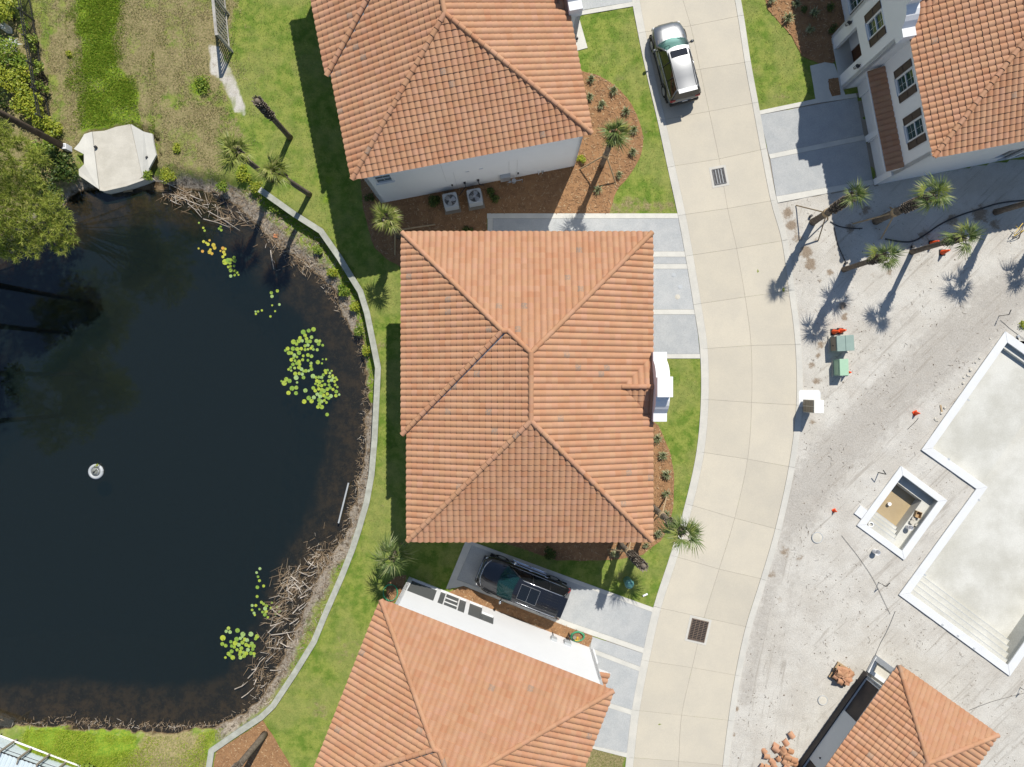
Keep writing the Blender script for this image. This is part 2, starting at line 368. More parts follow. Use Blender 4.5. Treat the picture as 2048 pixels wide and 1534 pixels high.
def chaikin(pts, k=2, closed=False):
    for _ in range(k):
        q = []; n = len(pts)
        for i in range(n if closed else n-1):
            a, b = pts[i], pts[(i+1) % n]
            q += [(a[0]*.75+b[0]*.25, a[1]*.75+b[1]*.25), (a[0]*.25+b[0]*.75, a[1]*.25+b[1]*.75)]
        pts = q if closed else [pts[0]]+q+[pts[-1]]
    return pts
# ================================================================== GROUND, POND, LAWNS, SAND LOT
WZ = -0.8
shore = chaikin(PP([(-260, 470), (-60, 500), (40, 470), (120, 430), (165, 395), (230, 384), (300, 372), (340, 384), (390, 388), (445, 402), (485, 430), (515, 462), (552, 500), (598, 532), (640, 570), (672, 620), (696, 662), (716, 706),
    (726, 760), (722, 840), (716, 915), (702, 975), (690, 1040), (668, 1080), (640, 1125), (610, 1180), (588, 1235), (566, 1290), (545, 1340), (510, 1390), (470, 1425), (425, 1446), (330, 1456), (220, 1452), (110, 1440), (20, 1446), (-80, 1470), (-260, 1480)], WZ), 1, True)
wall_px = [(522, 381), (591, 430), (643, 463), (680, 516), (709, 563), (722, 584), (735, 626), (750, 700), (757, 735), (754, 800), (750, 880), (744, 950), (734, 1005), (718, 1060), (706, 1097), (684, 1153), (653, 1224), (629, 1282), (591, 1344), (548, 1409), (524, 1432), (465, 1471), (425, 1499), (418, 1545), (414, 1640)]
wall_xy = PP(wall_px)
pondside = wall_xy+PP([(-900, 1640), (-900, 120), (523, 120)])
GS = .17
gx = np.arange(-39, 39+GS/2, GS); gy = np.arange(-31, 31+GS/2, GS)
X, Y = np.meshgrid(gx, gy); X = X.ravel(); Y = Y.ravel(); NX, NY = len(gx), len(gy)
nz1 = vnoise(X, Y, .9, 1); nz2 = vnoise(X, Y, 2.7, 2); nz3 = vnoise(X, Y, .25, 3)
ds = sdist(X, Y, shore)+(nz2-.5)*.28+(nz1-.5)*.25
dw = sdist(X, Y, pondside)
side = dw < 0
kerbline = PP([(1472, -120), (1472, 0), (1494, 91), (1518, 222), (1538, 338), (1554, 404), (1563, 457), (1577, 534), (1591, 618), (1599, 701), (1604, 780), (1599, 862), (1586, 975), (1570, 1034), (1545, 1115), (1534, 1166), (1515, 1226), (1498, 1290), (1483, 1345), (1469, 1431), (1459, 1498), (1448, 1600)])
nat = sstep(np.clip(ds/1.5, 0, 1)); z_nat = -.86+.86*nat
# the wall holds the garden side up; in front of it the bank starts lower
nearwall = line_dist(X, Y, wall_xy)
bankw = np.clip(1-nearwall/2.6, 0, 1)
z_bank = -.86+.34*sstep(np.clip(ds/1.3, 0, 1))
topzone = sstep((Y-P(0, 385)[1])/1.2)                     # north of the wall's start the bank is natural
botzone = sstep((P(0, 1415)[1]-Y)/1.0)*(X < P(540, 0)[0])
mixn = np.clip(topzone+botzone*sstep((P(470, 0)[0]-X)/1.0+.3), 0, 1)
zb = z_bank*(1-mixn)+z_nat*mixn
zu = -.84+np.clip(ds, -6, 0)*.16-np.clip(-ds-1.9, 0, 4)*.36
Z = np.where(ds < 0, np.maximum(zu, -2.6), zb)
Z = np.where(side, Z, 0.0); Z = np.where(sdist(X, Y, PP([(152, 300), (172, 268), (210, 260), (262, 247), (312, 268), (318, 312), (298, 352), (200, 382), (160, 352)])) < .05, np.minimum(Z, -.5), Z)
Z = Z+np.where(ds > .3, (nz2-.5)*.035+(nz1-.5)*.02, (nz2-.5)*.05)
pool_polys = []
def region(poly, k=.35, s=11): return np.clip(.5-sdist(X, Y, PP(poly))/k+(vnoise(X, Y, 1.3, s)-.5)*1.0, 0, 1)
sandy = PP([(1519, 228), (1537, 318), (1556, 400), (1620, 392), (1745, 368), (2048, 312), (2500, 240), (2500, 1800), (1440, 1800)]+[])
sandm = in_poly(X, Y, PP([(1440, 1800), (1420, 1640)])+[(x-.3, y) for x, y in reversed(kerbline[5:])]+PP([(1540, 399), (1745, 362), (2048, 318), (2500, 240), (2500, 1800)]))
lotm = sandm.astype(float)
dry = np.clip(region([(85, -100), (480, -100), (470, 60), (470, 230), (500, 300), (430, 345), (320, 350), (250, 300), (130, 300), (100, 200)], .8)*(.62+.5*(nz1-.4)), 0, 1)
dry = np.maximum(dry, .85*region([(275, 1462), (330, 1468), (400, 1475), (430, 1560), (240, 1560)], .6, 12))
dry = np.maximum(dry, .55*region([(1205, 400), (1250, 395), (1358, 400), (1358, 428), (1180, 428)], .5, 13))
dry = np.maximum(dry, .75*region([(1160, 1490), (1250, 1500), (1245, 1560), (1150, 1560)], .5, 14))
for (a, b, r, s) in [(760, 690, 22, .5), (620, 230, 30, .35), (590, 90, 30, .3), (770, 1010, 18, .4), (690, 1300, 40, .4), (700, 1450, 30, .4), (640, 1420, 30, .5), (1200, 100, 35, .3), (1240, 150, 25, .35), (1280, 260, 25, .3), (1510, 140, 22, .4), (1560, 190, 30, .4), (1390, 760, 14, .35), (1240, 1150, 20, .4), (500, 60, 25, .3), (520, 150, 30, .35)]:
    x0, y0 = P(a, b); dry = np.maximum(dry, s*np.exp(-((X-x0)**2+(Y-y0)**2)/(r/34)**2))
lush = region([(150, -100), (235, -100), (228, 60), (238, 130), (275, 185), (290, 250), (168, 262), (176, 185), (160, 90)], .5, 15)
lush = np.maximum(lush, .9*region([(30, 1448), (120, 1452), (250, 1462), (270, 1500), (200, 1560), (60, 1560), (30, 1480)], .5, 16))
for (a, b, r, s) in [(395, 175, 20, .9), (300, 290, 14, .7), (485, 345, 22, .8), (660, 360, 14, .6), (720, 600, 14, .9), (735, 670, 12, .9), (655, 400, 12, .6), (355, 215, 9, .7), (470, 1455, 25, .5), (700, 1180, 20, .4), (250, 190, 30, .4)]:
    x0, y0 = P(a, b); lush = np.maximum(lush, s*np.exp(-((X-x0)**2+(Y-y0)**2)/(r/34)**2))
# ochre bank and mud; weeds in front of the wall
mud = np.where(side, np.clip(1.25-np.maximum(ds, 0)/(.75+.9*nz1), 0, 1), 0)
bankz = side & (ds > 0) & (nearwall < 3.2) & (mixn < .5)
mud = np.where(bankz, np.clip(mud+.15, 0, 1), mud)
mud = np.where(bankz & (nearwall < .95) & (Y > -1.2), np.clip((nearwall-.35)*1.2, 0, .9), mud)
mud = np.where(bankz & (Y < -13.5), np.clip(mud-.25*nz1, 0, 1), mud)
lush = np.where(bankz & (nearwall < 1.0) & (Y > -1.2), .9, lush)
gpatch = region([(412, 85), (440, 90), (458, 130), (482, 180), (492, 235), (468, 225), (440, 165), (420, 150)], .3, 17)
litter = region([(-200, 40), (70, 40), (95, 150), (105, 250), (150, 290), (150, 400), (120, 480), (-200, 520)], .8, 18)
sandc = np.maximum(lotm, gpatch*(.45+.5*nz2))
mud = np.where(Y < P(0, 1425)[1], mud*.35*(X < P(420, 0)[0])+mud*(X >= P(420, 0)[0]), mud)
blue = np.zeros_like(X); trk = np.zeros_like(X)
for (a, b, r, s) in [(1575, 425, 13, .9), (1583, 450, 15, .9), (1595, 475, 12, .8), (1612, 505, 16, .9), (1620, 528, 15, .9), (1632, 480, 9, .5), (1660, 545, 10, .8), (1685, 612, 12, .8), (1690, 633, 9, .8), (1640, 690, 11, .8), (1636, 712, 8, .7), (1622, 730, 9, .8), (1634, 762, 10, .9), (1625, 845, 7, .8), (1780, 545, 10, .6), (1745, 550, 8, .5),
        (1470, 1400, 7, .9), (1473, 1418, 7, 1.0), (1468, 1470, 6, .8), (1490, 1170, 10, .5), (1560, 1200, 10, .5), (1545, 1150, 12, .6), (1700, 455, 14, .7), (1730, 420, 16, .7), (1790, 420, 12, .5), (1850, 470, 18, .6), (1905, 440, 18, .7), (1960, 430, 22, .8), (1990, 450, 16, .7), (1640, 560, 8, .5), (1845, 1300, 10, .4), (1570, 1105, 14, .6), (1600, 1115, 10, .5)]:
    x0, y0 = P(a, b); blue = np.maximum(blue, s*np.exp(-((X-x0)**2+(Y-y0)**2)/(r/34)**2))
for pts, wd, s in [([(2048, 560), (1900, 700), (1780, 800), (1660, 920), (1590, 1020)], 60, .85), ([(1990, 560), (1830, 700), (1700, 830)], 26, .6), ([(1600, 1000), (1560, 1120), (1520, 1260), (1490, 1400)], 26, .6), ([(1850, 600), (1700, 760)], 25, .4), ([(1600, 1100), (1570, 1250), (1540, 1330)], 20, .45)]:
    dd = line_dist(X, Y, PP(pts)); trk = np.maximum(trk, s*np.exp(-(dd/(wd/34))**2))
dry = np.maximum(dry, litter*.9)
wa = np.stack([np.maximum(dry, 0), np.maximum(lush, 0), sandc, np.ones_like(X)], 1)
wb = np.stack([mud, trk, np.maximum(blue, gpatch*.25), np.ones_like(X)], 1)

spa_hole = PP([(1799, 940), (1887, 1004), (1809, 1112), (1723, 1051)])
pool_main_hole = PP([(1961, 984), (1808, 1190), (2018, 1342), (2250, 1020), (2160, 955), (2120, 700), (2012, 672), (1852, 899)])
fi, fj = np.meshgrid(np.arange(NX-1), np.arange(NY-1)); fi = fi.ravel(); fj = fj.ravel()
quad = np.stack([fj*NX+fi, fj*NX+fi+1, (fj+1)*NX+fi+1, (fj+1)*NX+fi], 1)
cx = X[quad].mean(1); cy = Y[quad].mean(1)
keep = ~(in_poly(cx, cy, spa_hole) | in_poly(cx, cy, pool_main_hole))
cls = np.where(lotm[quad].mean(1) > .5, 2, np.where(ds[quad].mean(1) < 0, 3, np.where(side[quad].mean(1) > .5, 1, 0)))
cls = np.where((ds[quad].mean(1) < 0) & (side[quad].mean(1) > .5), 3, np.where(cls == 3, 0, cls))
meadow = (cx < P(478, 0)[0]) & (cy > P(0, 420)[1]); cls = np.where((cls != 3) & meadow, 4, cls)
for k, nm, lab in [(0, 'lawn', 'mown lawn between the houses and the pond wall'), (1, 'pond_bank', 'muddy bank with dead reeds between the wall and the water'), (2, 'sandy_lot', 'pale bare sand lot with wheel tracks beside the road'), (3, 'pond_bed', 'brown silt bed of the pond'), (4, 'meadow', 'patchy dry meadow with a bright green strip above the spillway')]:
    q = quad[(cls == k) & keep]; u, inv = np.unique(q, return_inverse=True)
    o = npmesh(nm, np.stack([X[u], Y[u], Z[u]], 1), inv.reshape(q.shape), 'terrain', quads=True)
    o.data.polygons.foreach_set('use_smooth', [True]*len(q))
    for an, arr in (('wa', wa), ('wb', wb)):
        at = o.data.attributes.new(an, 'FLOAT_COLOR', 'POINT'); at.data.foreach_set('color', np.ascontiguousarray(arr[u], dtype=np.float32).ravel())
    tag(o, lab, kind='structure')
# land beyond the frame, joined to the edge of the modelled ground
b = MB(); E = 900; x0, x1, y0, y1 = gx[0], gx[-1], gy[0], gy[-1]
b.add([(-E, -E, -.02), (E, -E, -.02), (E, E, -.02), (-E, E, -.02), (x0+.1, y0+.1, -.02), (x1-.1, y0+.1, -.02), (x1-.1, y1-.1, -.02), (x0+.1, y1-.1, -.02)],
      [(0, 1, 5, 4), (1, 2, 6, 5), (2, 3, 7, 6), (3, 0, 4, 7)])
tag(b.build('ground', 'terrain'), 'open grassland beyond the lots', kind='structure')
b = MB(); wp = PP([(-240, 380), (760, 380), (790, 700), (780, 1000), (640, 1420), (440, 1475), (-240, 1500)], WZ)
b.add([(x, y, WZ) for x, y in wp], [tuple(range(len(wp)-1, -1, -1))])
tag(b.build('pond_water', 'water'), 'dark still pond water', kind='structure')

# ---- retaining wall round the pond
t = thing('retaining_wall', 'low bleached timber retaining wall curving along the garden side of the pond', 'wall', (*wall_xy[8], 0))
def ribbon(b, pts, wd, z0, z1):
    n = len(pts); L = []; Rr = []
    for i in range(n):
        d = Vector(pts[min(i+1, n-1)])-Vector(pts[max(i-1, 0)]); d.normalize(); nx, ny = -d.y*wd/2, d.x*wd/2
        L.append((pts[i][0]+nx, pts[i][1]+ny)); Rr.append((pts[i][0]-nx, pts[i][1]-ny))
    b.prism(L+Rr[::-1], z0, z1)
o0 = wall_xy[8]; loc = [(x-o0[0], y-o0[1]) for x, y in wall_xy]
b = MB()
for i in range(len(loc)-1): ribbon(b, loc[i:i+2], .14, -1.0, .10)
b.build('wall_panel', 'timberwall', t)
acc = []
for i in range(len(loc)-1):
    a, c = Vector(loc[i]), Vector(loc[i+1]); L = (c-a).length; k = max(1, round(L/2.6))
    for j in range(k):
        p0 = a+(c-a)*((j+.004)/k); p1 = a+(c-a)*((j+.996)/k); d = (p1-p0).normalized()
        b = MB(); ribbon(b, [tuple(p0-d*(.05 if j == 0 else 0)), tuple(p1+d*(.05 if j == k-1 else 0))], .34, .10+.004*((i+j) % 2), .165+.004*((i+j) % 2)); b.build('cap_board', 'timberwall', t)

# ================================================================== ROAD
ST = [((1272, -150), (1330, -165), (1432, -185)), ((1276, -28), (1354, -40), (1458, -58)), ((1291, 64), (1381, 52), (1475, 33)), ((1309, 150), (1400, 139), (1489, 125)), ((1330, 239), (1418, 223), (1504, 207)), ((1350, 332), (1438, 318), (1521, 300)), ((1371, 429), (1455, 417), (1541, 402)),
      ((1386, 510), (1473, 497), (1563, 482)), ((1402, 607), (1490, 594), (1577, 582)), ((1415, 697), (1502, 691), (1590, 689)), ((1417, 799), (1503, 805), (1592, 810)), ((1408, 905), (1495, 918), (1577, 933)), ((1385, 1011), (1469, 1036), (1550, 1057)), ((1355, 1114), (1438, 1138), (1521, 1157)),
      ((1322, 1216), (1408, 1235), (1491, 1253)), ((1298, 1322), (1384, 1335), (1470, 1350)), ((1279, 1421), (1363, 1430), (1456, 1440)), ((1268, 1515), (1357, 1522), (1445, 1530)), ((1258, 1610), (1350, 1615), (1437, 1622)), ((1248, 1710), (1340, 1715), (1427, 1720))]
edge = [[], [], []]
def crm(p0, p1, p2, p3, t):
    return tuple(.5*((2*b_)+(-a_+c_)*t+(2*a_-5*b_+4*c_-d_)*t*t+(-a_+3*b_-3*c_+d_)*t**3) for a_, b_, c_, d_ in zip(p0, p1, p2, p3))
NSEG = 5
def sample(k):
    out = []
    pts = [s[k] for s in ST]
    for i in range(len(pts)-1):
        p0 = pts[max(i-1, 0)]; p3 = pts[min(i+2, len(pts)-1)]
        out.append([crm(p0, pts[i], pts[i+1], p3, j/NSEG) for j in range(NSEG+1)])
    return out
SL, SM, SR = sample(0), sample(1), sample(2)
full = lambda S: [q for seg in S for q in seg[:-1]]+[S[-1][-1]]
RL, RR = PP(full(SL)), PP(full(SR))
b = MB(); b.prism([(x-.45, y) for x, y in RL]+[(x+.30, y) for x, y in reversed(RR)], -.12, .004)
road = tag(b.build('road', 'joint'), 'pale concrete lane of large jointed slabs curving past the houses', kind='structure')
def shrink(poly, g):
    n = len(poly); a = sum(poly[i][0]*poly[(i+1) % n][1]-poly[(i+1) % n][0]*poly[i][1] for i in range(n))
    if a < 0: poly = poly[::-1]
    out = []
    for i in range(n):
        p0, p1, p2 = Vector(poly[i-1]), Vector(poly[i]), Vector(poly[(i+1) % n])
        d1 = (p1-p0).normalized(); d2 = (p2-p1).normalized()
        n1 = Vector((-d1.y, d1.x)); n2 = Vector((-d2.y, d2.x)); m = n1+n2
        m = m/max(m.dot(n1), .3) if m.length > 1e-6 else n1
        out.append(tuple(p1+m*g))
    return out
GZ = {}
for i in range(len(ST)-1):
    for A, B_ in ((SL, SM), (SM, SR)):
        poly = PP(A[i])+PP(B_[i])[::-1]
        zz = .022+.003*((i*7+(A is SM)*3) % 4)/3
        b = MB(); b.prism(shrink(poly, .0055), -.03, zz); b.build('road_slab', 'road', road)
kerbs = {}
for nm, S, sgn, lab in (('house_side_kerb', SL, -1, 'flat pale concrete kerb along the house side of the lane'), ('lot_side_kerb', SR, 1, 'flat pale concrete kerb along the sand lot side of the lane')):
    k = None
    for i in range(len(ST)-1):
        inn = PP(S[i]); wd = .46 if sgn < 0 else .36
        out = []
        for j, q in enumerate(inn):
            d = Vector(inn[min(j+1, NSEG)])-Vector(inn[max(j-1, 0)]); d.normalize(); nv = Vector((-d.y, d.x))
            if nv.x*sgn < 0: nv = -nv
            out.append((q[0]+nv.x*wd, q[1]+nv.y*wd))
        poly = shrink(inn+out[::-1], .006)
        b = MB(); b.prism(poly, -.06, .045)
        if k is None:
            k = b.build('kerb', 'kerb'); tag(k, lab, kind='structure')
        else: b.build('kerb_segment', 'kerb', k)

# ---- drain grates set in the road
def grate(px, py, ang, wd, ln, label, mt):
    x, y = P(px, py); t = thing('storm_drain_grate', label, 'drain grate', (x, y, .026), ang)
    b = MB(); b.box((0, 0, .004), (wd+.34, ln+.34, .012)); b.build('surround', 'kerb', t)
    b = MB(); b.box((0, 0, .0125), (wd, ln, .008)); b.build('pit_dark_plate', 'black', t)  # flat black plate stands in for the darkness of the drain hole
    b = MB()
    for s in (-1, 1): b.box((s*wd/2, 0, .03), (.045, ln+.045, .05)); b.box((0, s*ln/2, .03), (wd, .045, .05))
    b.build('rim', mt, t)
    n = 12
    for i in range(n): b = MB(); b.box((0, -ln/2+(i+.5)*ln/n+.02, .03), (wd-.05, ln/n*.30, .024)); b.build('grate_bar', mt, t)
    for i in (1, 2, 3): b = MB(); b.box((-wd/2+i*wd/4, 0, .0325), (.03, ln-.05, .03)); b.build('cross_bar', 'ac' if mt == 'castiron' else mt, t)
grate(1438, 353, R(11), .66, .88, 'rectangular steel storm drain grate in the lane below the silver car', 'castiron')
grate(1396, 1260, R(-13), .95, 1.20, 'larger steel storm drain grate in the lane below the black car', 'rust')

# ================================================================== DRIVEWAYS
def drive(lab, base, panels, bands, name='driveway'):
    b = MB(); b.prism(PP(base), -.08, .006)
    d = tag(b.build(name, 'joint'), lab, kind='structure')
    for i, p in enumerate(panels): b = MB(); b.prism(shrink(PP(p), .006), -.03, .030+.002*(i % 3)); b.build('paver_panel', 'paver', d)
    for i, p in enumerate(bands): b = MB(); b.prism(shrink(PP(p), .004), -.03, .042+.002*(i % 2)); b.build('concrete_band', 'band', d)
    return d
def kx(y):   # kerb outer edge of house side, px, by interpolation of RL
    ys = [767-q[1]*34.133 for q in RL]; xs = [q[0]*34.133+1024-.47*34.133 for q in RL]
    return float(np.interp(y, ys, xs))
def q4(xa, ya, yb): return [(xa, ya), (kx(ya), ya), (kx((ya+yb)/2), (ya+yb)/2), (kx(yb), yb), (xa, yb)]
drive('grey paved driveway with pale bands in front of the central house', [(985, 428), (kx(428), 428)]+[(kx(y), y) for y in (500, 560, 620, 717)]+[(1240, 717), (1240, 512), (975, 512)],
      [q4(986, 437, 503), q4(1240, 514, 528), q4(1240, 538, 619), q4(1240, 629, 708)], [q4(974, 427, 437), q4(1240, 503, 514), q4(1240, 528, 538), q4(1240, 619, 629), q4(1240, 708, 717), [(975, 437), (986, 437), (986, 503), (1240, 503), (1240, 512), (975, 512)]])
zb_ = lambda x, y: (760+.3221*x, 1040+.3221*y)
Zl = lambda pts: [zb_(*q) for q in pts]
drive('grey driveway under the parked black car, edged with pale bands', Zl([(532, 128), (1712, 548), (1655, 832), (1640, 945), (1580, 1200), (1545, 1475), (1250, 1400), (1200, 700), (410, 425)]),
      [Zl([(572, 152), (1704, 576), (1656, 800), (1180, 634), (478, 368)]), Zl([(1316, 722), (1648, 832), (1636, 918), (1305, 792)]), Zl([(1290, 815), (1628, 945), (1578, 1182), (1250, 1080)]), Zl([(1250, 1110), (1570, 1212), (1548, 1448), (1250, 1385)])],
      [Zl([(532, 128), (556, 128), (1714, 550), (1704, 576), (562, 152)]), Zl([(532, 128), (572, 152), (478, 368), (470, 420), (410, 425)]), Zl([(470, 370), (478, 368), (1180, 634), (1656, 800), (1650, 832), (1180, 668), (520, 408), (470, 420)]), Zl([(1305, 792), (1636, 918), (1630, 946), (1290, 815)]), Zl([(1250, 1080), (1578, 1182), (1570, 1212), (1250, 1110)]), Zl([(1250, 1385), (1548, 1448), (1545, 1476), (1250, 1400)])])
drive('grey driveway with pale bands in front of the two garage doors, half in shade', [(1516, 222), (1631, 198), (1722, 185), (1757, 372), (1555, 406)],
      [[(1519, 230), (1714, 195), (1727, 270), (1537, 309)], [(1540, 318), (1731, 280), (1745, 359), (1552, 393)]],
      [[(1516, 222), (1631, 198), (1711, 187), (1714, 195), (1632, 207), (1519, 230)], [(1537, 309), (1727, 270), (1731, 280), (1540, 318)], [(1552, 393), (1745, 359), (1747, 369), (1555, 406)]])
drive('short grey driveway at the top edge of the photo', [(1150, -90), (1258, -90), (1272, 3), (1274, 12), (1161, 31), (1150, 20)], [[(1150, -80), (1258, -90), (1271, 3), (1157, 22)]], [[(1157, 23), (1271, 3), (1273, 12), (1161, 31)]])
b = MB(); b.prism(PP([(1148, 78), (1157, 32), (1175, 96), (1153, 102)]), -.05, .035); tag(b.build('entry_path', 'band'), 'small pale concrete path at the porch of the upper house', kind='structure')
b = MB(); b.prism(PP([(1620, 132), (1649, 125), (1668, 128), (1690, 190), (1631, 199)]), -.05, .035); tag(b.build('entry_path', 'band'), 'pale concrete path at the shaded porch beside the two garages', kind='structure')
for a, c, r, lab in [(1347, 550, .13, 'small round cover in the middle driveway panel, nearest the garage'), (1360, 574, .14, 'darkest small round cover in the middle driveway panel'), (1355, 594, .15, 'round cover with a pale ring in the middle driveway panel')]:
    b = MB(); b.cyl((0, 0, 0), r, .012, 20); b.cyl((0, 0, .012), r*.72, .008, 20); tag(b.build('cleanout_cover', 'concrete' if r > .14 else 'ac', loc=(*P(a, c), .031)), lab, 'cover')

# ================================================================== MULCH BEDS
def bed(name, px, lab, z=.03):
    poly = PP(px); q = []
    for i in range(len(poly)):
        a, c = Vector(poly[i]), Vector(poly[(i+1) % len(poly)]); n = max(1, int((c-a).length/.35))
        for j in range(n):
            p = a+(c-a)*(j/n); q.append((p.x+random.uniform(-.025, .025), p.y+random.uniform(-.025, .025)))
    b = MB(); b.prism(q, -.1, z); return tag(b.build(name, 'mulch'), lab, kind='structure'), poly
BEDS = []
BEDS.append(bed('mulch_bed', chaikin([(1140, 136), (1162, 142), (1203, 153), (1235, 175), (1260, 203), (1275, 232), (1285, 266), (1286, 297), (1278, 322), (1256, 354), (1232, 382), (1219, 427)], 1)+[(1095, 427), (974, 427), (974, 512), (850, 512), (850, 540), (806, 535), (774, 519), (750, 496), (740, 470), (727, 417), (720, 355), (760, 330), (1110, 260)], 'brown pine straw bed round the upper house and its air conditioners')[1])
BEDS.append(bed('mulch_bed', [(1270, 836), (1301, 839), (1316, 852), (1328, 875), (1340, 906), (1347, 941), (1348, 976), (1346, 1015), (1338, 1054), (1320, 1082), (1285, 1109), (1240, 1118), (1196, 1121), (1115, 1121), (985, 1078), (985, 1050), (1270, 1040)], 'curved brown mulch bed along the front and lower end of the central house')[1])
BEDS.append(bed('mulch_bed', [(927, 1172), (1186, 1272), (1172, 1304), (880, 1192), (912, 1178)], 'narrow orange mulch strip beside the white wall and the black car')[1])
BEDS.append(bed('mulch_bed', [(771, 1205), (775, 1165), (795, 1152), (814, 1150), (806, 1180), (785, 1208)], 'small patch of brown mulch at the corner of the lower house')[1])
BEDS.append(bed('mulch_bed', [(432, 1503), (526, 1441), (545, 1470), (590, 1545), (600, 1600), (424, 1600), (425, 1545)], 'brown mulch wedge inside the corner of the retaining wall')[1])
BEDS.append(bed('mulch_bed', [(1520, -40), (1535, 19), (1560, 47), (1583, 72), (1604, 112), (1640, 128), (1668, 126), (1690, 60), (1720, -40)], 'shaded mulch bed in front of the house with shutters')[1])
BEDS.append(bed('mulch_bed', [(1656, 158), (1675, 155), (1680, 190), (1664, 193), (1657, 178)], 'tiny square of brown mulch cut into the shaded entry path', .045)[1])
# loose chips and straw over the beds
vs = []; tr = []; tn = []
for poly in BEDS:
    xs = [p[0] for p in poly]; ys = [p[1] for p in poly]; A = (max(xs)-min(xs))*(max(ys)-min(ys)); n = int(A*60)
    px_ = rng.uniform(min(xs), max(xs), n); py_ = rng.uniform(min(ys), max(ys), n); ok = in_poly(px_, py_, poly); px_, py_ = px_[ok], py_[ok]
    for x, y in zip(px_, py_):
        a = random.uniform(0, 6.28); L = random.uniform(.05, .13); wd = random.uniform(.012, .03); z = .045+random.uniform(0, .025); dx, dy = math.cos(a), math.sin(a); o = len(vs)
        vs += [(x-dx*L, y-dy*L, z-.012), (x+dy*wd, y-dx*wd, z), (x+dx*L, y+dy*L, z+random.uniform(-.01, .015)), (x-dy*wd, y+dx*wd, z+.005)]
        tr += [(o, o+1, o+2), (o, o+2, o+3)]; r = random.random(); tn += [r, r]
tag(npmesh('straw_mulch', vs, tr, 'chip', tn), 'loose pine straw scattered over the beds', kind='stuff')
# ================================================================== TILE ROOFS
TW, TE, TL = .305, .305, .365
def tile_shape(tw=TW, L=TL, h=.072, th=.034):
    us = [-.5, -.43, -.3, -.12, .1, .28, .41, .5]; hs = [0, .25, .70, .97, .97, .70, .25, 0]
    n = len(us); v = []
    for u, q in zip(us, hs): v.append((u*tw, 0, q*h+th))
    for u, q in zip(us, hs): v.append((u*tw, L, q*h-.004))
    for u, q in zip(us, hs): v.append((u*tw, .004, max(q*h-.012, -.03)))
    for u, q in zip(us, hs): v.append((u*tw, 0, q*h+th))
    f = [(i, i+1, n+i+1, n+i) for i in range(n-1)]+[(2*n+i, 2*n+i+1, 3*n+i+1, 3*n+i) for i in range(n-1)]
    return np.array(v), f
TV, TF = tile_shape()
_tm = bpy.data.meshes.new('roof_tile'); _tm.from_pydata([tuple(q) for q in TV], [], TF); _tm.materials.append(M['tile'])
_tm.attributes.new('tone', 'FLOAT', 'FACE'); _tm.polygons.foreach_set('use_smooth', [True]*14); _tm.update()
def cap_shape():
    v = []; f = []; n = 7
    for (L, r, dz) in ((0, .134, .021), (.42, .116, 0.0), (.006, .106, .0), (0, .134, .021)):
        for k in range(n):
            t = math.pi*k/(n-1); v.append((L, -r*math.cos(t), (r*math.sin(t))*.92+dz-.015))
    for k in range(n-1): f.append((k, n+k, n+k+1, k+1)); f.append((2*n+k, 3*n+k, 3*n+k+1, 2*n+k+1))
    me = bpy.data.meshes.new('ridge_tile'); me.from_pydata(v, [], f); me.materials.append(M['tile']); me.attributes.new('tone', 'FLOAT', 'FACE')
    me.polygons.foreach_set('use_smooth', [i % 2 == 0 for i in range(len(f))]); me.update(); return me
_cm = cap_shape()
def ccw(p):
    a = sum(p[i][0]*p[(i+1) % len(p)][1]-p[(i+1) % len(p)][0]*p[i][1] for i in range(len(p))); return p if a > 0 else p[::-1]
def clip_poly(pts, conv):
    for i in range(len(conv)):
        ax, ay = conv[i]; bx, by = conv[(i+1) % len(conv)]; nx, ny = -(by-ay), bx-ax; out = []
        for j in range(len(pts)):
            p, q = pts[j], pts[(j+1) % len(pts)]
            dp = (p[0]-ax)*nx+(p[1]-ay)*ny; dq = (q[0]-ax)*nx+(q[1]-ay)*ny
            if dp >= 0: out.append(p)
            if (dp >= 0) != (dq >= 0):
                t = dp/(dp-dq); out.append(tuple(p[k]+(q[k]-p[k])*t for k in range(3)))
        pts = out
        if len(pts) < 3: return None
    return pts
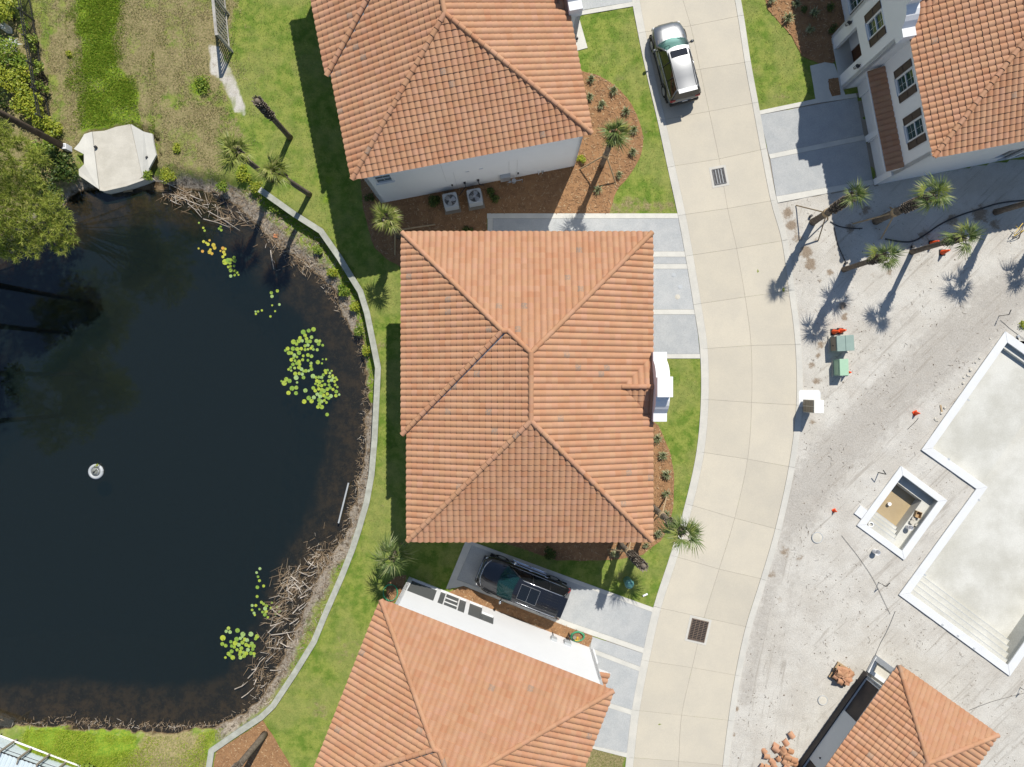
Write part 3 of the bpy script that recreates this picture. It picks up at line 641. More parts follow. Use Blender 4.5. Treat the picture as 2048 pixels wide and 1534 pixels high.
def lay_tiles(poly, pieces, e0, g, s, z0, eave_over=.06):
    """tiles of one roof face: whole ones as 4x4 matrices, cut ones as polygons"""
    g = Vector(g).normalized(); e = Vector((g.y, -g.x)); cs = 1/math.sqrt(1+s*s)
    ux = Vector((e.x, e.y, 0)); vx = Vector((g.x*cs, g.y*cs, s*cs)); wx = ux.cross(vx)
    if wx.z < 0: ux = -ux; e = -e; wx = -wx
    P0 = Vector(e0); pr = [((Vector(p)-P0).dot(e), (Vector(p)-P0).dot(g)) for p in poly]
    i0 = math.floor(min(q[0] for q in pr)/TW)-1; i1 = math.ceil(max(q[0] for q in pr)/TW)+1
    dmax = max(q[1] for q in pr); whole = []; cut = []
    ext = [tuple(Vector(p)-g*.07) if abs((Vector(p)-P0).dot(g)) < .01 else tuple(p) for p in poly]
    pieces = [ccw([tuple(Vector(p)-g*.07) if abs((Vector(p)-P0).dot(g)) < .01 else tuple(p) for p in pc]) for pc in pieces]
    nrow = int((dmax+eave_over)/(TE*cs))+1
    ex = np.array(ext)
    for j in range(nrow):
        d = -eave_over+j*TE*cs
        for i in range(i0, i1+1):
            c = P0+e*(i*TW)+g*d
            cor = [c+e*(a*TW/2)+g*(b_*TL*cs) for a in (-1, 0, 1) for b_ in (.001, .5, 1)]
            ins = in_poly(np.array([q.x for q in cor]), np.array([q.y for q in cor]), ext)
            if not ins.any():
                continue
            o = Vector((c.x, c.y, z0+s*d)); tilt = random.uniform(-.004, .006)
            m = Matrix(((ux.x, vx.x, wx.x, o.x), (ux.y, vx.y, wx.y, o.y), (ux.z, vx.z, wx.z, o.z+tilt), (0, 0, 0, 1)))
            if ins.all(): whole.append(m)
            else:
                tv = [tuple(m @ Vector(q)) for q in TV]; tn = random.random()
                for f in TF:
                    for pc in pieces:
                        r = clip_poly([tv[k] for k in f], pc)
                        if r: cut.append((r, tn))
    return whole, cut
def lay_caps(a, b_, lift=.045):
    a, b_ = Vector(a), Vector(b_)
    if b_.z < a.z: a, b_ = b_, a
    d = (b_-a); L = d.length; d.normalize(); n = max(1, round(L/.375)); st = L/n
    y = Vector((0, 0, 1)).cross(d).normalized(); z = d.cross(y); out = []
    for i in range(n):
        o = a+d*(i*st-.03)+Vector((0, 0, lift+random.uniform(-.004, .004)))
        out.append(Matrix(((d.x, y.x, z.x, o.x), (d.y, y.y, z.y, o.y), (d.z, y.z, z.z, o.z), (0, 0, 0, 1))))
    return out
def emit_tiles(parent, W, whole, cut, nsel=300, name='roof_tile', rest='roof_tiling'):
    k = []
    for i, m in enumerate(whole):
        q = W @ m.translation; sc = 1365.3/(CAM_H-q.z); u, v = 1024+q.x*sc, 767-q.y*sc
        inside = 8 < u < 2040 and 8 < v < 1526
        wz = (W.to_3x3() @ Vector(m.col[2][:3])).normalized(); vw = (Vector((0, 0, CAM_H))-q).normalized()
        k.append((sc*sc*wz.dot(vw) if inside else 0, i))
    k.sort(reverse=True); sel = set(i for s_, i in k[:nsel] if s_ > 0)
    for i in sel: inst(name, _tm, parent, whole[i])
    restm = [m for i, m in enumerate(whole) if i not in sel]
    V_ = []; Fq = []; tn = []; n = len(TV)
    for m in restm:
        A = np.array(m); V_.append(TV @ A[:3, :3].T+A[:3, 3])
    vs = np.concatenate(V_) if V_ else np.zeros((0, 3)); b = MB(); b.v = [tuple(q) for q in vs]
    for i in range(len(restm)):
        r = random.random()
        for f in TF: b.f.append(tuple(a+i*n for a in f)); b.mi.append(0); b.tone.append(r)
    for poly, r in cut: b.add(poly, [tuple(range(len(poly)))], r)
    o = b.build(rest, 'tile', parent, tone=True, smooth=True); o['kind'] = 'stuff'
    return o

# ------------------------------------------------------------------ the two-storey house (front = local +x, garage end = local +y)
ZE, S = 5.8, .345
T1 = [(-6.375, 7.7), (-1.34, 7.7), (-1.34, 2.665)]
HF = [
 dict(poly=[(-6.375, 7.7), (6.1, 7.7), (0, 1.6), (-1.065, 2.665), (-1.34, 2.665)], pieces=[[(-6.375, 7.7), (-1.34, 2.665), (-1.34, 7.7)], [(-1.34, 7.7), (-1.34, 2.665), (-1.065, 2.665), (-1.065, 7.7)], [(-1.065, 7.7), (-1.065, 2.665), (0, 1.6), (6.1, 7.7)]], e0=(0, 7.7), g=(0, -1)),
 dict(poly=[(-6.375, 7.7), (-6.375, -2.37), (-1.34, 2.665)], pieces=None, e0=(-6.375, 0), g=(1, 0)),
 dict(poly=[(-6.1, -2.37), (-6.1, -7.7), (0, -1.6), (0, 1.6), (-1.065, 2.665)], pieces=None, e0=(-6.1, 0), g=(1, 0)),
 dict(poly=[(-6.1, -7.7), (6.1, -7.7), (0, -1.6)], pieces=None, e0=(0, -7.7), g=(0, 1)),
 dict(poly=[(6.1, -7.7), (6.1, -1.55), (4.55, 0), (6.1, 1.55), (6.1, 7.7), (0, 1.6), (0, -1.6)], pieces=[[(6.1, -7.7), (6.1, -1.55), (4.55, 0), (0, 0), (0, -1.6)], [(4.55, 0), (6.1, 1.55), (6.1, 7.7), (0, 1.6), (0, 0)]], e0=(6.1, 0), g=(-1, 0)),
 dict(poly=[(4.55, 0), (6.12, 0), (6.12, 1.57)], pieces=None, e0=(0, 1.55), g=(0, -1)),
 dict(poly=[(4.55, 0), (6.12, 0), (6.12, -1.57)], pieces=None, e0=(0, -1.55), g=(0, 1)),
]
h_whole = []; h_cut = []
for f in HF:
    a, c = lay_tiles(f['poly'], f['pieces'] or [f['poly']], f['e0'], f['g'], S, ZE, .06 if f['e0'][0] not in (0,) or abs(f['e0'][1]) > 7 else 0.0)
    h_whole += a; h_cut += c
zr = lambda d: ZE+S*d
h_caps = []
for a, c in [((-6.375, 7.7, ZE), (-1.34, 2.665, zr(5.035))), ((-1.34, 2.665, zr(5.035)), (-1.065, 2.665, zr(5.035))), ((-1.065, 2.665, zr(5.035)), (0, 1.6, zr(6.1))), ((6.1, 7.7, ZE), (0, 1.6, zr(6.1))), ((0, 1.6, zr(6.1)), (0, -1.6, zr(6.1))), ((6.1, -7.7, ZE), (0, -1.6, zr(6.1))), ((-6.1, -7.7, ZE), (0, -1.6, zr(6.1))), ((-6.375, -2.37, ZE), (-1.34, 2.665, zr(5.035))), ((4.5, 0, zr(1.58)), (6.1, 0, zr(1.55)))]:
    h_caps += lay_caps(a, c, .05)
def holewall(b, o, u, W, Hh, holes, th, z0=0.0):
    """wall plane through o along u (outer face normal = u x z), with rectangular openings (a0,a1,z0,z1), thickness th inwards"""
    o = Vector((*o, 0)); u = Vector((*u, 0)).normalized(); n = Vector((u.y, -u.x, 0)); up = Vector((0, 0, 1))
    us = sorted({0, W, *[h[0] for h in holes], *[h[1] for h in holes]}); zs = sorted({z0, Hh, *[h[2] for h in holes], *[h[3] for h in holes]})
    pt = lambda a, z, d: o+u*a+up*z-n*d
    for i in range(len(us)-1):
        for j in range(len(zs)-1):
            a0, a1, c0, c1 = us[i], us[i+1], zs[j], zs[j+1]; ma, mz = (a0+a1)/2, (c0+c1)/2
            if any(h[0] < ma < h[1] and h[2] < mz < h[3] for h in holes): continue
            b.add([pt(a0, c0, 0), pt(a1, c0, 0), pt(a1, c1, 0), pt(a0, c1, 0)], [(0, 1, 2, 3)])
            b.add([pt(a0, c0, th), pt(a1, c0, th), pt(a1, c1, th), pt(a0, c1, th)], [(3, 2, 1, 0)])
    for a0, a1, c0, c1 in holes+[(0, W, z0, Hh)]:
        b.add([pt(a0, c0, 0), pt(a1, c0, 0), pt(a1, c1, 0), pt(a0, c1, 0), pt(a0, c0, th), pt(a1, c0, th), pt(a1, c1, th), pt(a0, c1, th)], [(0, 4, 5, 1), (1, 5, 6, 2), (2, 6, 7, 3), (3, 7, 4, 0)])
def win(parent, o, u, a, zc, wd, ht, shutters=False, inset=.06, grid=True):
    """window in an opening of a wall plane: frame, sashes and muntins, panes, shutters"""
    o = Vector((*o, 0)); u = Vector((*u, 0)).normalized(); n = Vector((u.y, -u.x, 0)); c = o+u*a+Vector((0, 0, zc))
    Mx = Matrix(((u.x, -n.x, 0, c.x), (u.y, -n.y, 0, c.y), (0, 0, 1, c.z), (0, 0, 0, 1)))   # local: x along wall, y inwards, z up
    b = MB(); b.M = Mx; t = .055
    for s in (-1, 1): b.box((s*(wd/2-t/2), inset/2, 0), (t, inset+.05, ht)); b.box((0, inset/2, s*(ht/2-t/2)), (wd-2*t, inset+.05, t))
    b.box((0, inset/2+.012, 0), (wd-2*t, inset, .05))
    fr = b.build('window', 'trim', parent)
    for s in (-1, 1):
        b = MB(); b.M = Mx; b.box((0, inset+.01, s*(ht/4-.005)), (wd-2*t, .012, ht/2-t-.02)); b.build('pane', 'pane', fr)
    if grid:
        b = MB(); b.M = Mx; b.box((0, inset-.004, 0), (.010, .008, ht-2*t))
        for s in (-1, 1): b.box((0, inset-.005, s*ht/4), (wd-2*t, .008, .010))
        b.build('muntin', 'trim', fr)
    b = MB(); b.M = Mx; b.box((0, -.035, -ht/2-.03), (wd+.1, .12, .05)); b.build('sill', 'trim', fr)
    if shutters:
        for s in (-1, 1):
            b = MB(); b.M = Mx; x = s*(wd/2+.235); hh = ht/2; w2 = .19
            for q in (-1, 1): b.box((x+q*(w2-.025), -.032, 0), (.05, .05, ht))
            for q in (-1, 0, 1): b.box((x, -.032, q*(hh-.03)), (2*w2-.1, .05, .06))
            for q in (-1, 1): b.box((x, -.02, q*hh/2), (2*w2-.1, .025, hh-.09))
            b.build('shutter', 'shutter', fr)
def lantern(parent, x, y, z):
    b = MB(); b.box((x+.02, y, z+.05), (.035, .12, .26)); b.box((x+.12, y, z+.27), (.22, .04, .03)); b.lathe([(.11, 0), (.02, .07)], 6, (x+.16, y, z+.2)); b.lathe([(.02, -.05), (.07, 0)], 6, (x+.16, y, z-.12))
    for k in range(4): a = math.pi/4+k*math.pi/2; b.box((x+.16+.075*math.cos(a), y+.075*math.sin(a), z+.04), (.018, .018, .32))
    o = b.build('lantern', 'dmetal', parent); b = MB(); b.cyl((x+.16, y, z-.1), .045, .28, 8); b.build('lamp_glass', 'clearlamp', o)

XB, XF, YN = -5.7, 5.82, 7.45
NWH = [(.25, 1.80, .15, 2.4), (2.05, 3.62, .12, 2.4), (3.85, 4.62, .12, 2.4), (4.62, 5.35, 1.05, 2.4)]   # porch openings, measured from the back corner
def make_house(label, loc, rz, north=True, front=True):
    t = thing('house', label, 'house', (*loc, 0), rz, 'villas with orange tile hip roofs')
    W = Matrix.Translation((*loc, 0)) @ Matrix.Rotation(rz, 4, 'Z')
    # roof deck under the tiles
    b = MB()
    for f in HF:
        g = Vector(f['g']); vs = [(p[0], p[1], ZE-.03+S*max(0, (Vector(p)-Vector(f['e0'])).dot(g))) for p in f['poly']]
        if ccw(f['poly']) != f['poly']: vs = vs[::-1]
        for pc in (f['pieces'] or [f['poly']]):
            pc = ccw(pc); b.add([(p[0], p[1], ZE-.03+S*(Vector(p)-Vector(f['e0'])).dot(g)) for p in pc], [tuple(range(len(pc)))])
    b.add([(-6.375, -2.37, ZE-.02), (-6.1, -2.37, ZE-.02), (-1.065, 2.665, zr(5.035)-.02), (-1.34, 2.665, zr(5.035)-.02)], [(0, 1, 2, 3)])
    roof = b.build('roof', 'deck', t)
    emit_tiles(roof, W, h_whole, h_cut, 300)
    for m in h_caps: inst('ridge_tile', _cm, roof, m)
    b = MB(); z = ZE+.015
    b.add([(-6.18, -2.37, z), (-5.98, -2.37, z), (-1.0, 2.62, zr(5.0)+.02), (-1.16, 2.70, zr(5.0)+.02)], [(0, 1, 2, 3)]); b.build('valley_flashing', 'steel', roof)
    # soffit and fascia
    ol = [(-6.375, 7.7), (-6.375, -2.37), (-6.1, -2.37), (-6.1, -7.7), (6.1, -7.7), (6.1, 7.7)]
    b = MB(); b.prism(shrink(ol, .02), ZE-.17, ZE-.035); b.build('eaves', 'trim', t)
    # walls
    b = MB(); holewall(b, (XB, -YN), (1, 0), XF-XB, 5.66, [(.48, 1.38, 3.65, 4.8)], .2, -.1); b.build('wall', 'stucco', t)
    win(t, (XB, -YN), (1, 0), .93, 4.225, .9, 1.15)
    b = MB(); b.M = Matrix.Translation((0, 0, 0)); holewall(b, (XF, YN), (-1, 0), XF-XB, 5.66, [(XF-XB-h[1], XF-XB-h[0], h[2], h[3]) for h in NWH], .2, -.1)
    b.build('wall', 'stucco', t)
    b = MB(); holewall(b, (XB, YN), (0, -1), 2*YN, 5.66, [(1.2, 4.2, .1, 2.3), (2.0, 3.2, 3.6, 4.9), (6.5, 8.3, .2, 2.3), (10, 11.2, 3.6, 4.9)], .2, -.1); b.build('wall', 'stucco', t)
    for a, zc, wd, ht in ((2.7, 1.2, 3.0, 2.2), (2.6, 4.25, 1.2, 1.3), (7.4, 1.25, 1.8, 2.1), (10.6, 4.25, 1.2, 1.3)): win(t, (XB, YN), (0, -1), a, zc, wd, ht)
    yy = lambda y: y+YN
    b = MB(); holewall(b, (XF, -YN), (0, 1), 2*YN, 5.66, [(yy(2.25), yy(4.5), 0, 2.2), (yy(4.95), yy(7.15), 0, 2.2), (yy(2.82), yy(3.68), 3.62, 5.14), (yy(5.37), yy(6.23), 3.62, 5.14), (yy(-3.25), yy(-2.35), .75, 2.2), (yy(-5.9), yy(-5.0), .75, 2.2), (yy(-.5), yy(.5), .0, 2.2), (yy(-3.9), yy(-3.04), 3.62, 5.14)], .2, -.1); b.build('wall', 'stucco', t)
    for a, zc, wd, ht, sh in ((3.25, 4.38, .86, 1.52, True), (5.8, 4.38, .86, 1.52, True), (-2.8, 1.47, .9, 1.45, True), (-5.45, 1.47, .9, 1.45, True), (-3.47, 4.38, .86, 1.52, True)): win(t, (XF, -YN), (0, 1), yy(a), zc, wd, ht, sh)
    for y0, y1 in ((2.25, 4.5), (4.95, 7.15)):
        b = MB(); b.box((XF-.14, (y0+y1)/2, 1.09), (.05, y1-y0, 2.2))
        for k in range(4):
            for j in range(4): b.box((XF-.112, y0+(j+.5)*(y1-y0)/4, .3+k*.53), (.012, (y1-y0)/4-.1, .40))
        b.build('garage_door', 'gdoor', t)
    for y in (4.72, 7.28): b = MB(); b.box((XF+.06, y, .9), (.12, .34, 1.9 if y < 5 else 1.9)); b.build('pier', 'stucco', t)
    b = MB(); b.cyl((XF+.14, 4.72, 1.45), .05, .09, 10); b.build('door_sensor', 'dmetal', t)
    # entrance block with the curved parapet
    b = MB(); holewall(b, (6.75, -1.6), (0, 1), 3.2, 5.7, [(.8, 2.4, -.1, 2.6), (1.17, 2.03, 3.54, 5.06)], .25, -.1)
    holewall(b, (XF, -1.6), (1, 0), .93, 5.7, [], .2, -.1); holewall(b, (6.75, 1.6), (-1, 0), .93, 5.7, [], .2, -.1); b.build('entrance_block', 'stucco', t)
    win(t, (6.75, -1.6), (0, 1), 1.6, 4.30, .86, 1.52, True, .08)
    b = MB(); b.box((6.15, 0, 2.68), (.7, 2.78, .06)); b.build('porch_ceiling', 'stucco', t)
    b = MB(); b.box((6.3, 0, .01), (1.0, 2.9, .12)); b.build('porch_floor', 'band', t)
    b = MB(); b.box((XF-.08, 0, 1.1), (.06, 1.0, 2.2)); b.box((XF-.04, 0, 1.6), (.03, .6, .7)); dd = b.build('front_door', 'door', t)
    b = MB(); b.tube([(XF, .38, .95), (XF+.07, .38, .95), (XF+.07, .38, 1.2), (XF, .38, 1.2)], .012, 6); b.build('handle', 'steel', dd)
    pr = [(1.72, 5.62), (1.72, 6.28), (1.30, 6.30), (1.22, 6.42), (1.10, 6.60), (.92, 6.78), (.70, 6.90), (.46, 6.95), (.44, 7.35)]
    prof = pr+[(-a, z_) for a, z_ in pr[::-1]]
    b = MB(); n = len(prof)
    for xa in (6.09, 6.76): b.v += [(xa, y, z_) for y, z_ in prof]
    for f in [tuple(range(n-1, -1, -1)), tuple(range(n, 2*n))]+[(i, n+i, n+(i+1) % n, (i+1) % n) for i in range(n)]: b.f.append(f); b.mi.append(0); b.tone.append(0)
    bm = bmesh.new(); me = b.mesh('parapet', 'stucco'); bm.from_mesh(me); bmesh.ops.recalc_face_normals(bm, faces=bm.faces); bm.to_mesh(me); bm.free()
    o = bpy.data.objects.new('parapet', me); C.objects.link(o); o.parent = t
    b = MB(); b.box((6.425, 0, 7.385), (.74, .98, .07)); b.build('parapet_cap', 'trim', o)
    for y in (-1.22, 1.22): lantern(t, 6.76, y, 2.1)
    # tiled pent roof over the garage doors
    y0, y1 = 1.72, 7.32
    b = MB(); b.add([(XF, y0, 2.86), (XF, y1, 2.86), (6.52, y1, 2.50), (6.52, y0, 2.50), (XF, y0, 2.42), (XF, y1, 2.42), (6.52, y1, 2.42), (6.52, y0, 2.42)], [(0, 3, 2, 1), (4, 5, 6, 7), (0, 4, 7, 3), (1, 2, 6, 5), (3, 7, 6, 2)])
    pent = b.build('pent_roof', 'trim', t)
    n = 18; u = Vector((0, 1, 0)); v = Vector((-.7, 0, .36)).normalized(); wv = u.cross(v)
    if wv.z < 0: u = -u; wv = -wv
    for j in range(3):
        for i in range(n):
            c = Vector((6.58, y0+(i+.5)*(y1-y0)/n, 2.505))+v*(j*.27); k = (y1-y0)/n/TW
            inst('pent_tile', _tm, pent, Matrix(((u.x*k, v.x*.92, wv.x, c.x), (u.y*k, v.y*.92, wv.y, c.y), (u.z*k, v.z*.92, wv.z, c.z), (0, 0, 0, 1))))
    b = MB(); b.tube([(6.60, y0-.02, 2.47), (6.60, y1+.02, 2.47)], .035, 8); b.build('gutter', 'trim', pent)
    # screened porch inside the back corner of the garage end
    b = MB(); b.add([(XB+.2, 3.4, .05), (-.2, 3.4, .05), (-.2, YN-.2, .05), (XB+.2, YN-.2, .05)], [(0, 1, 2, 3)]); b.build('porch_floor', 'porch', t)
    b = MB(); b.box(((XB-.2)/2, 3.35, 1.3), (-XB-.2, .1, 2.6)); b.box((-.15, 5.35, 1.3), (.1, 3.9, 2.6)); b.box((-2.95, 5.35, 2.66), (5.3, 3.9, .08)); b.build('porch_wall', 'greywall', t)
    for h in NWH[:1]+[(2.05, 2.36, .12, 2.4), (3.22, 3.62, .12, 2.4)]+NWH[2:]:
        b = MB(); b.box((XB+(h[0]+h[1])/2, YN-.12, (h[2]+h[3])/2), (h[1]-h[0], .012, h[3]-h[2])); b.build('screen', 'screen', t)
    b = MB()
    for a in (2.38, 3.20): b.box((XB+a, YN-.05, 1.26), (.07, .07, 2.28))
    for zz in (.2, 1.0, 1.68, 2.34): b.box((XB+2.79, YN-.05, zz), (.78, .06, .09))
    sd = b.build('screen_door', 'trim', t)
    b = MB(); b.box((XB+2.79, YN-.06, 1.26), (.74, .012, 2.2)); b.build('screen', 'screen', sd)
    b = MB(); b.box((XB+3.13, YN+.0, 1.2), (.03, .05, .14)); b.build('handle', 'dmetal', sd)
    return t, W
H_mid = make_house('house at the centre of the photo, its whole orange tile roof in view', (.89, -.16), 0)
H_up = make_house('house with its grey end wall in shade above two air conditioners', (-3.46, 18.95), R(10.87))
H_low = make_house('house whose long white end wall faces the parked black car', (-3.43, -20.33), R(-21.4))
H_rt = make_house('house with brown shuttered windows and two garage doors facing the lane', (25.64, 20.06), R(190.9))
# ================================================================== POOL, SPA, POOL HOUSE
def strip_poly(outer, inner):
    n = len(outer); return [[outer[i], outer[(i+1) % n], inner[(i+1) % n], inner[i]] for i in range(n)]
po = PP([(2011, 662), (1843, 900), (1953, 978), (1798, 1190), (2020, 1353), (2342, 896)], .1)
pi_ = shrink(po, .48)
if ccw(po) != po: po = po[::-1]
oc = po[0]; t = thing('swimming_pool', 'empty white swimming pool under construction with wide white coping', 'swimming pool', (*oc, 0))
L_ = lambda pts: [(x-oc[0], y-oc[1]) for x, y in pts]
po, pi_ = L_(po), L_(pi_)
for q in strip_poly(po, pi_): b = MB(); b.prism(shrink(q, .003), .02, .10); b.build('coping', 'coping', t, bevel=.012)
b = MB(); n = len(po); pw = [tuple(q) for q in shrink(pi_, -.05)]
b.v = [(x, y, .02) for x, y in pw]+[(x, y, -1.3) for x, y in pw]; b.f = [(i, n+i, n+(i+1) % n, (i+1) % n) for i in range(n)]; b.mi = [0]*n; b.tone = [0]*n
b.build('pool_wall', 'plaster', t)
b = MB(); b.prism([tuple(q) for q in shrink(pi_, -.4)], -1.4, -1.15); b.build('pool_floor', 'plaster', t)
uu = Vector((-.577, -.817)); vv = Vector((.817, -.577)); LP = lambda px, py, z: Vector(L_([P(px, py, z)])[0])
Ai, Bi, Ci = LP(2008, 680, 0), LP(1861, 897, 0), LP(1972, 976, -.4)
def quadp(p, du, dv): return [tuple(p), tuple(p+uu*du), tuple(p+uu*du+vv*dv), tuple(p+vv*dv)]
b = MB(); Bo = Bi-uu*8.0-vv*.05; b.prism(quadp(Bo, 8.0, 4.0-.05), -1.2, -.42); b.build('shallow_ledge', 'plaster', t)
b = MB(); b.prism([tuple(Ai+uu*.32-vv*.1), tuple(Ai-vv*.1-uu*.2), tuple(Ai+vv*11-uu*.2), tuple(Ai+vv*11+uu*.32)], -.6, -.16); b.build('pool_step', 'plaster', t)
Di = LP(1812, 1186, -.2); Ei = LP(2016, 1338, -.2)
for k, (d0, d1, z) in enumerate([(0, .42, -.16), (.42, .78, -.40), (.78, 1.14, -.64), (1.14, 1.5, -.88)]):
    b = MB(); b.prism([tuple(Di-uu*(d0-.15)-vv*.2), tuple(Di-uu*d1-vv*.2), tuple(Ei-uu*d1-vv*.12), tuple(Ei-uu*(d0-.15)-vv*.12)], -1.3, z); b.build('pool_step', 'plaster', t)
    b = MB(); b.prism([tuple(Di-uu*(d1-.03)-vv*.2), tuple(Di-uu*d1-vv*.2), tuple(Ei-uu*d1-vv*.12), tuple(Ei-uu*(d1-.03)-vv*.12)], z-.02, z+.004); b.build('step_edge', 'ac', t)
b = MB(); b.prism([tuple(Ei-vv*.30), tuple(Ei-vv*.30-uu*12), tuple(Ei+vv*.2-uu*12), tuple(Ei+vv*.2)], -1.3, -.22); b.build('pool_bench', 'plaster', t)
for px, py in ((1937, 800), (1898, 918), (1958, 1000), (1850, 1150), (1885, 1250), (1916, 1272), (1948, 1297), (2037, 672)):
    q = L_([P(px, py, .1)])[0]; b = MB(); b.box((*q, .102), (.14, .10, .012), R(-35)); b.build('depth_marker_tile', 'ac', t)

sx, sy = P(1802, 931.6, .1); t = thing('spa', 'small empty square spa with tan muddy floor and white coping', 'spa', (sx, sy, 0), R(-36.6))
so_ = [(0, 0), (3.40, 0), (3.46, -4.32), (.02, -4.34)]; si = [(.42, -.38), (2.98, -.38), (3.02, -3.94), (.44, -3.96)]
for q in strip_poly(so_, si): b = MB(); b.prism(shrink(q, .003), .0, .10); b.build('coping', 'coping', t, bevel=.012)
b = MB(); b.prism([(-.52, -3.26), (0, -3.26), (0, -3.86), (-.52, -3.86)], 0, .095); b.build('coping', 'coping', t)
b = MB(); pw = [(.37, -.33), (3.04, -.33), (3.08, -3.99), (.39, -4.01)]
b.v = [(x, y, .0) for x, y in pw]+[(x, y, -1.1) for x, y in pw]; b.f = [((i+1) % 4, n4, 4+i, i) if False else (i, (i+1) % 4, 4+(i+1) % 4, 4+i) for i in range(4)]; b.mi = [0]*4; b.tone = [0]*4
b.build('spa_wall', 'plaster', t)
b = MB(); b.box((1.7, -2.2, -1.12), (3.2, 4.0, .1)); b.build('spa_floor', 'spafloor', t)
b = MB(); b.prism([(.37, -.33), (3.04, -.33), (3.04, -.80), (.37, -.80)], -1.1, -.42); b.build('spa_bench', 'plaster', t)
b = MB(); b.prism([(2.50, -.805), (3.04, -.805), (3.08, -3.99), (2.54, -3.99)], -1.1, -.415); b.build('spa_bench', 'plaster', t)
for k, (y0, y1, z) in enumerate([(-4.0, -3.60, -.16), (-3.6, -3.34, -.38), (-3.34, -3.08, -.60), (-3.08, -2.86, -.82)]):
    b = MB(); b.prism([(.38, y0), (2.49, y0), (2.49, y1), (.38, y1)], -1.1, z); b.build('spa_step', 'plaster', t)
    b = MB(); b.prism([(.38, y1-.03), (2.49, y1-.03), (2.49, y1+.003), (.38, y1+.003)], z-.02, z+.004); b.build('step_edge', 'ac', t)
b = MB(); b.cyl((1.35, -2.0, -1.07), .09, .16, 14); b.cyl((1.35, -2.0, -.91), .11, .03, 14); b.build('drain_pipe', 'pvc', t)
def bucket(name, x, y, z, mat, label, cat, r=.15, h=.36, parent=None):
    t = thing(name, label, cat, (x, y, z))
    b = MB(); n = 16; pr = [(r*.84, 0), (r, h), (r*1.06, h), (r*1.06, h-.03), (r*.95, h-.03), (r*.95, h-.01), (r*.80, .02)]
    b.lathe(pr, n); b.build('body', mat, t, smooth=False)
    b = MB(); b.tube([(r*1.05*math.cos(a), r*1.05*math.sin(a)*.4+.02, h-.02+.10*math.sin(a)) for a in np.linspace(0, math.pi, 9)], .008, 5); b.build('handle', 'steel', t)
Ws = Matrix.Translation((sx, sy, 0)) @ Matrix.Rotation(R(-36.6), 4, 'Z')
q = Ws @ Vector((2.72, -2.55, -.415)); bucket('bucket', *q, 'white', 'white bucket on the lit spa bench', 'bucket')
x, y = P(1748, 1102); bucket('bucket', x, y, 0, 'white', 'white bucket standing on the sand below the spa', 'bucket', .16, .40)
q = Ws @ Vector((2.72, -1.62, -.30)); b = MB()
for s in (-1, 1): b.box((s*.16, 0, 0), (.03, .38, .22)); b.box((0, s*.18, 0), (.30, .03, .22))
b.box((0, 0, -.1), (.3, .34, .02)); tag(b.build('open_crate', 'pallet', loc=q, rz=R(-20)), 'small open wooden crate with rags on the spa bench', 'crate')
q = Ws @ Vector((2.80, -2.1, -.33)); b = MB()
for _ in range(9): b.box((random.uniform(-.16, .16), random.uniform(-.3, .3), random.uniform(-.06, .06)), (random.uniform(.1, .22), random.uniform(.1, .2), .05), random.uniform(0, 3))
tag(b.build('rubble_heap', 'concrete', loc=q), 'heap of broken plaster beside the bucket on the spa bench', 'rubble')
q = Ws @ Vector((.75, -3.78, -.13)); b = MB(); b.tube([(.14*math.cos(a), .14*math.sin(a), .03) for a in np.linspace(0, 6.3, 14)], .035, 6)
tag(b.build('coiled_pipe', 'pvc', loc=q), 'coil of grey pipe on the top spa step', 'pipe')

# pool house -------------------------------------------------------
ZP, SP = 2.7, .4
cxy = P(1797, 1330, ZP); ra = R(-35.3)
t = thing('pool_house', 'small grey pool house with an orange hip roof at the edge of the sand lot', 'pool house', (*cxy, 0), ra)
Wp = Matrix.Translation((*cxy, 0)) @ Matrix.Rotation(ra, 4, 'Z')
PF = [dict(poly=[(0, 0), (6.6, 0), (3.3, -3.3)], e0=(0, 0), g=(0, -1)), dict(poly=[(0, 0), (3.3, -3.3), (3.3, -6.7), (0, -10)], e0=(0, 0), g=(1, 0)),
      dict(poly=[(6.6, 0), (3.3, -3.3), (3.3, -6.7), (6.6, -10)], e0=(6.6, 0), g=(-1, 0)), dict(poly=[(0, -10), (6.6, -10), (3.3, -6.7)], e0=(0, -10), g=(0, 1))]
wh, ct = [], []
b = MB()
for f in PF:
    a, c = lay_tiles(f['poly'], [f['poly']], f['e0'], f['g'], SP, ZP); wh += a; ct += c
    g = Vector(f['g']); b.add([(p[0], p[1], ZP-.03+SP*(Vector(p)-Vector(f['e0'])).dot(g)) for p in ccw(f['poly'])], [tuple(range(len(f['poly'])))])
roof = b.build('roof', 'deck', t); emit_tiles(roof, Wp, wh, ct, 300)
pz = ZP+SP*3.3
for a, c in [((0, 0, ZP), (3.3, -3.3, pz)), ((6.6, 0, ZP), (3.3, -3.3, pz)), ((3.3, -3.3, pz), (3.3, -6.7, pz)), ((0, -10, ZP), (3.3, -6.7, pz)), ((6.6, -10, ZP), (3.3, -6.7, pz))]:
    for m in lay_caps(a, c, .05): inst('ridge_tile', _cm, roof, m)
b = MB(); b.prism([(.03, -.03), (6.57, -.03), (6.57, -9.97), (.03, -9.97)], ZP-.17, ZP-.035); b.build('eaves', 'ac', t)
b = MB(); holewall(b, (.47, -1.57), (0, -1), 8.0, 2.55, [(0.14, 2.40, .45, 2.5), (5.85, 7.8, .45, 2.5)], .2, -.05)
holewall(b, (6.1, -9.5), (0, 1), 7.9, 2.55, [], .2, -.05); holewall(b, (6.1, -1.57), (-1, 0), 5.63, 2.55, [(1.5, 3.5, 0, 2.2)], .2, -.05); b.build('wall', 'greywall', t)
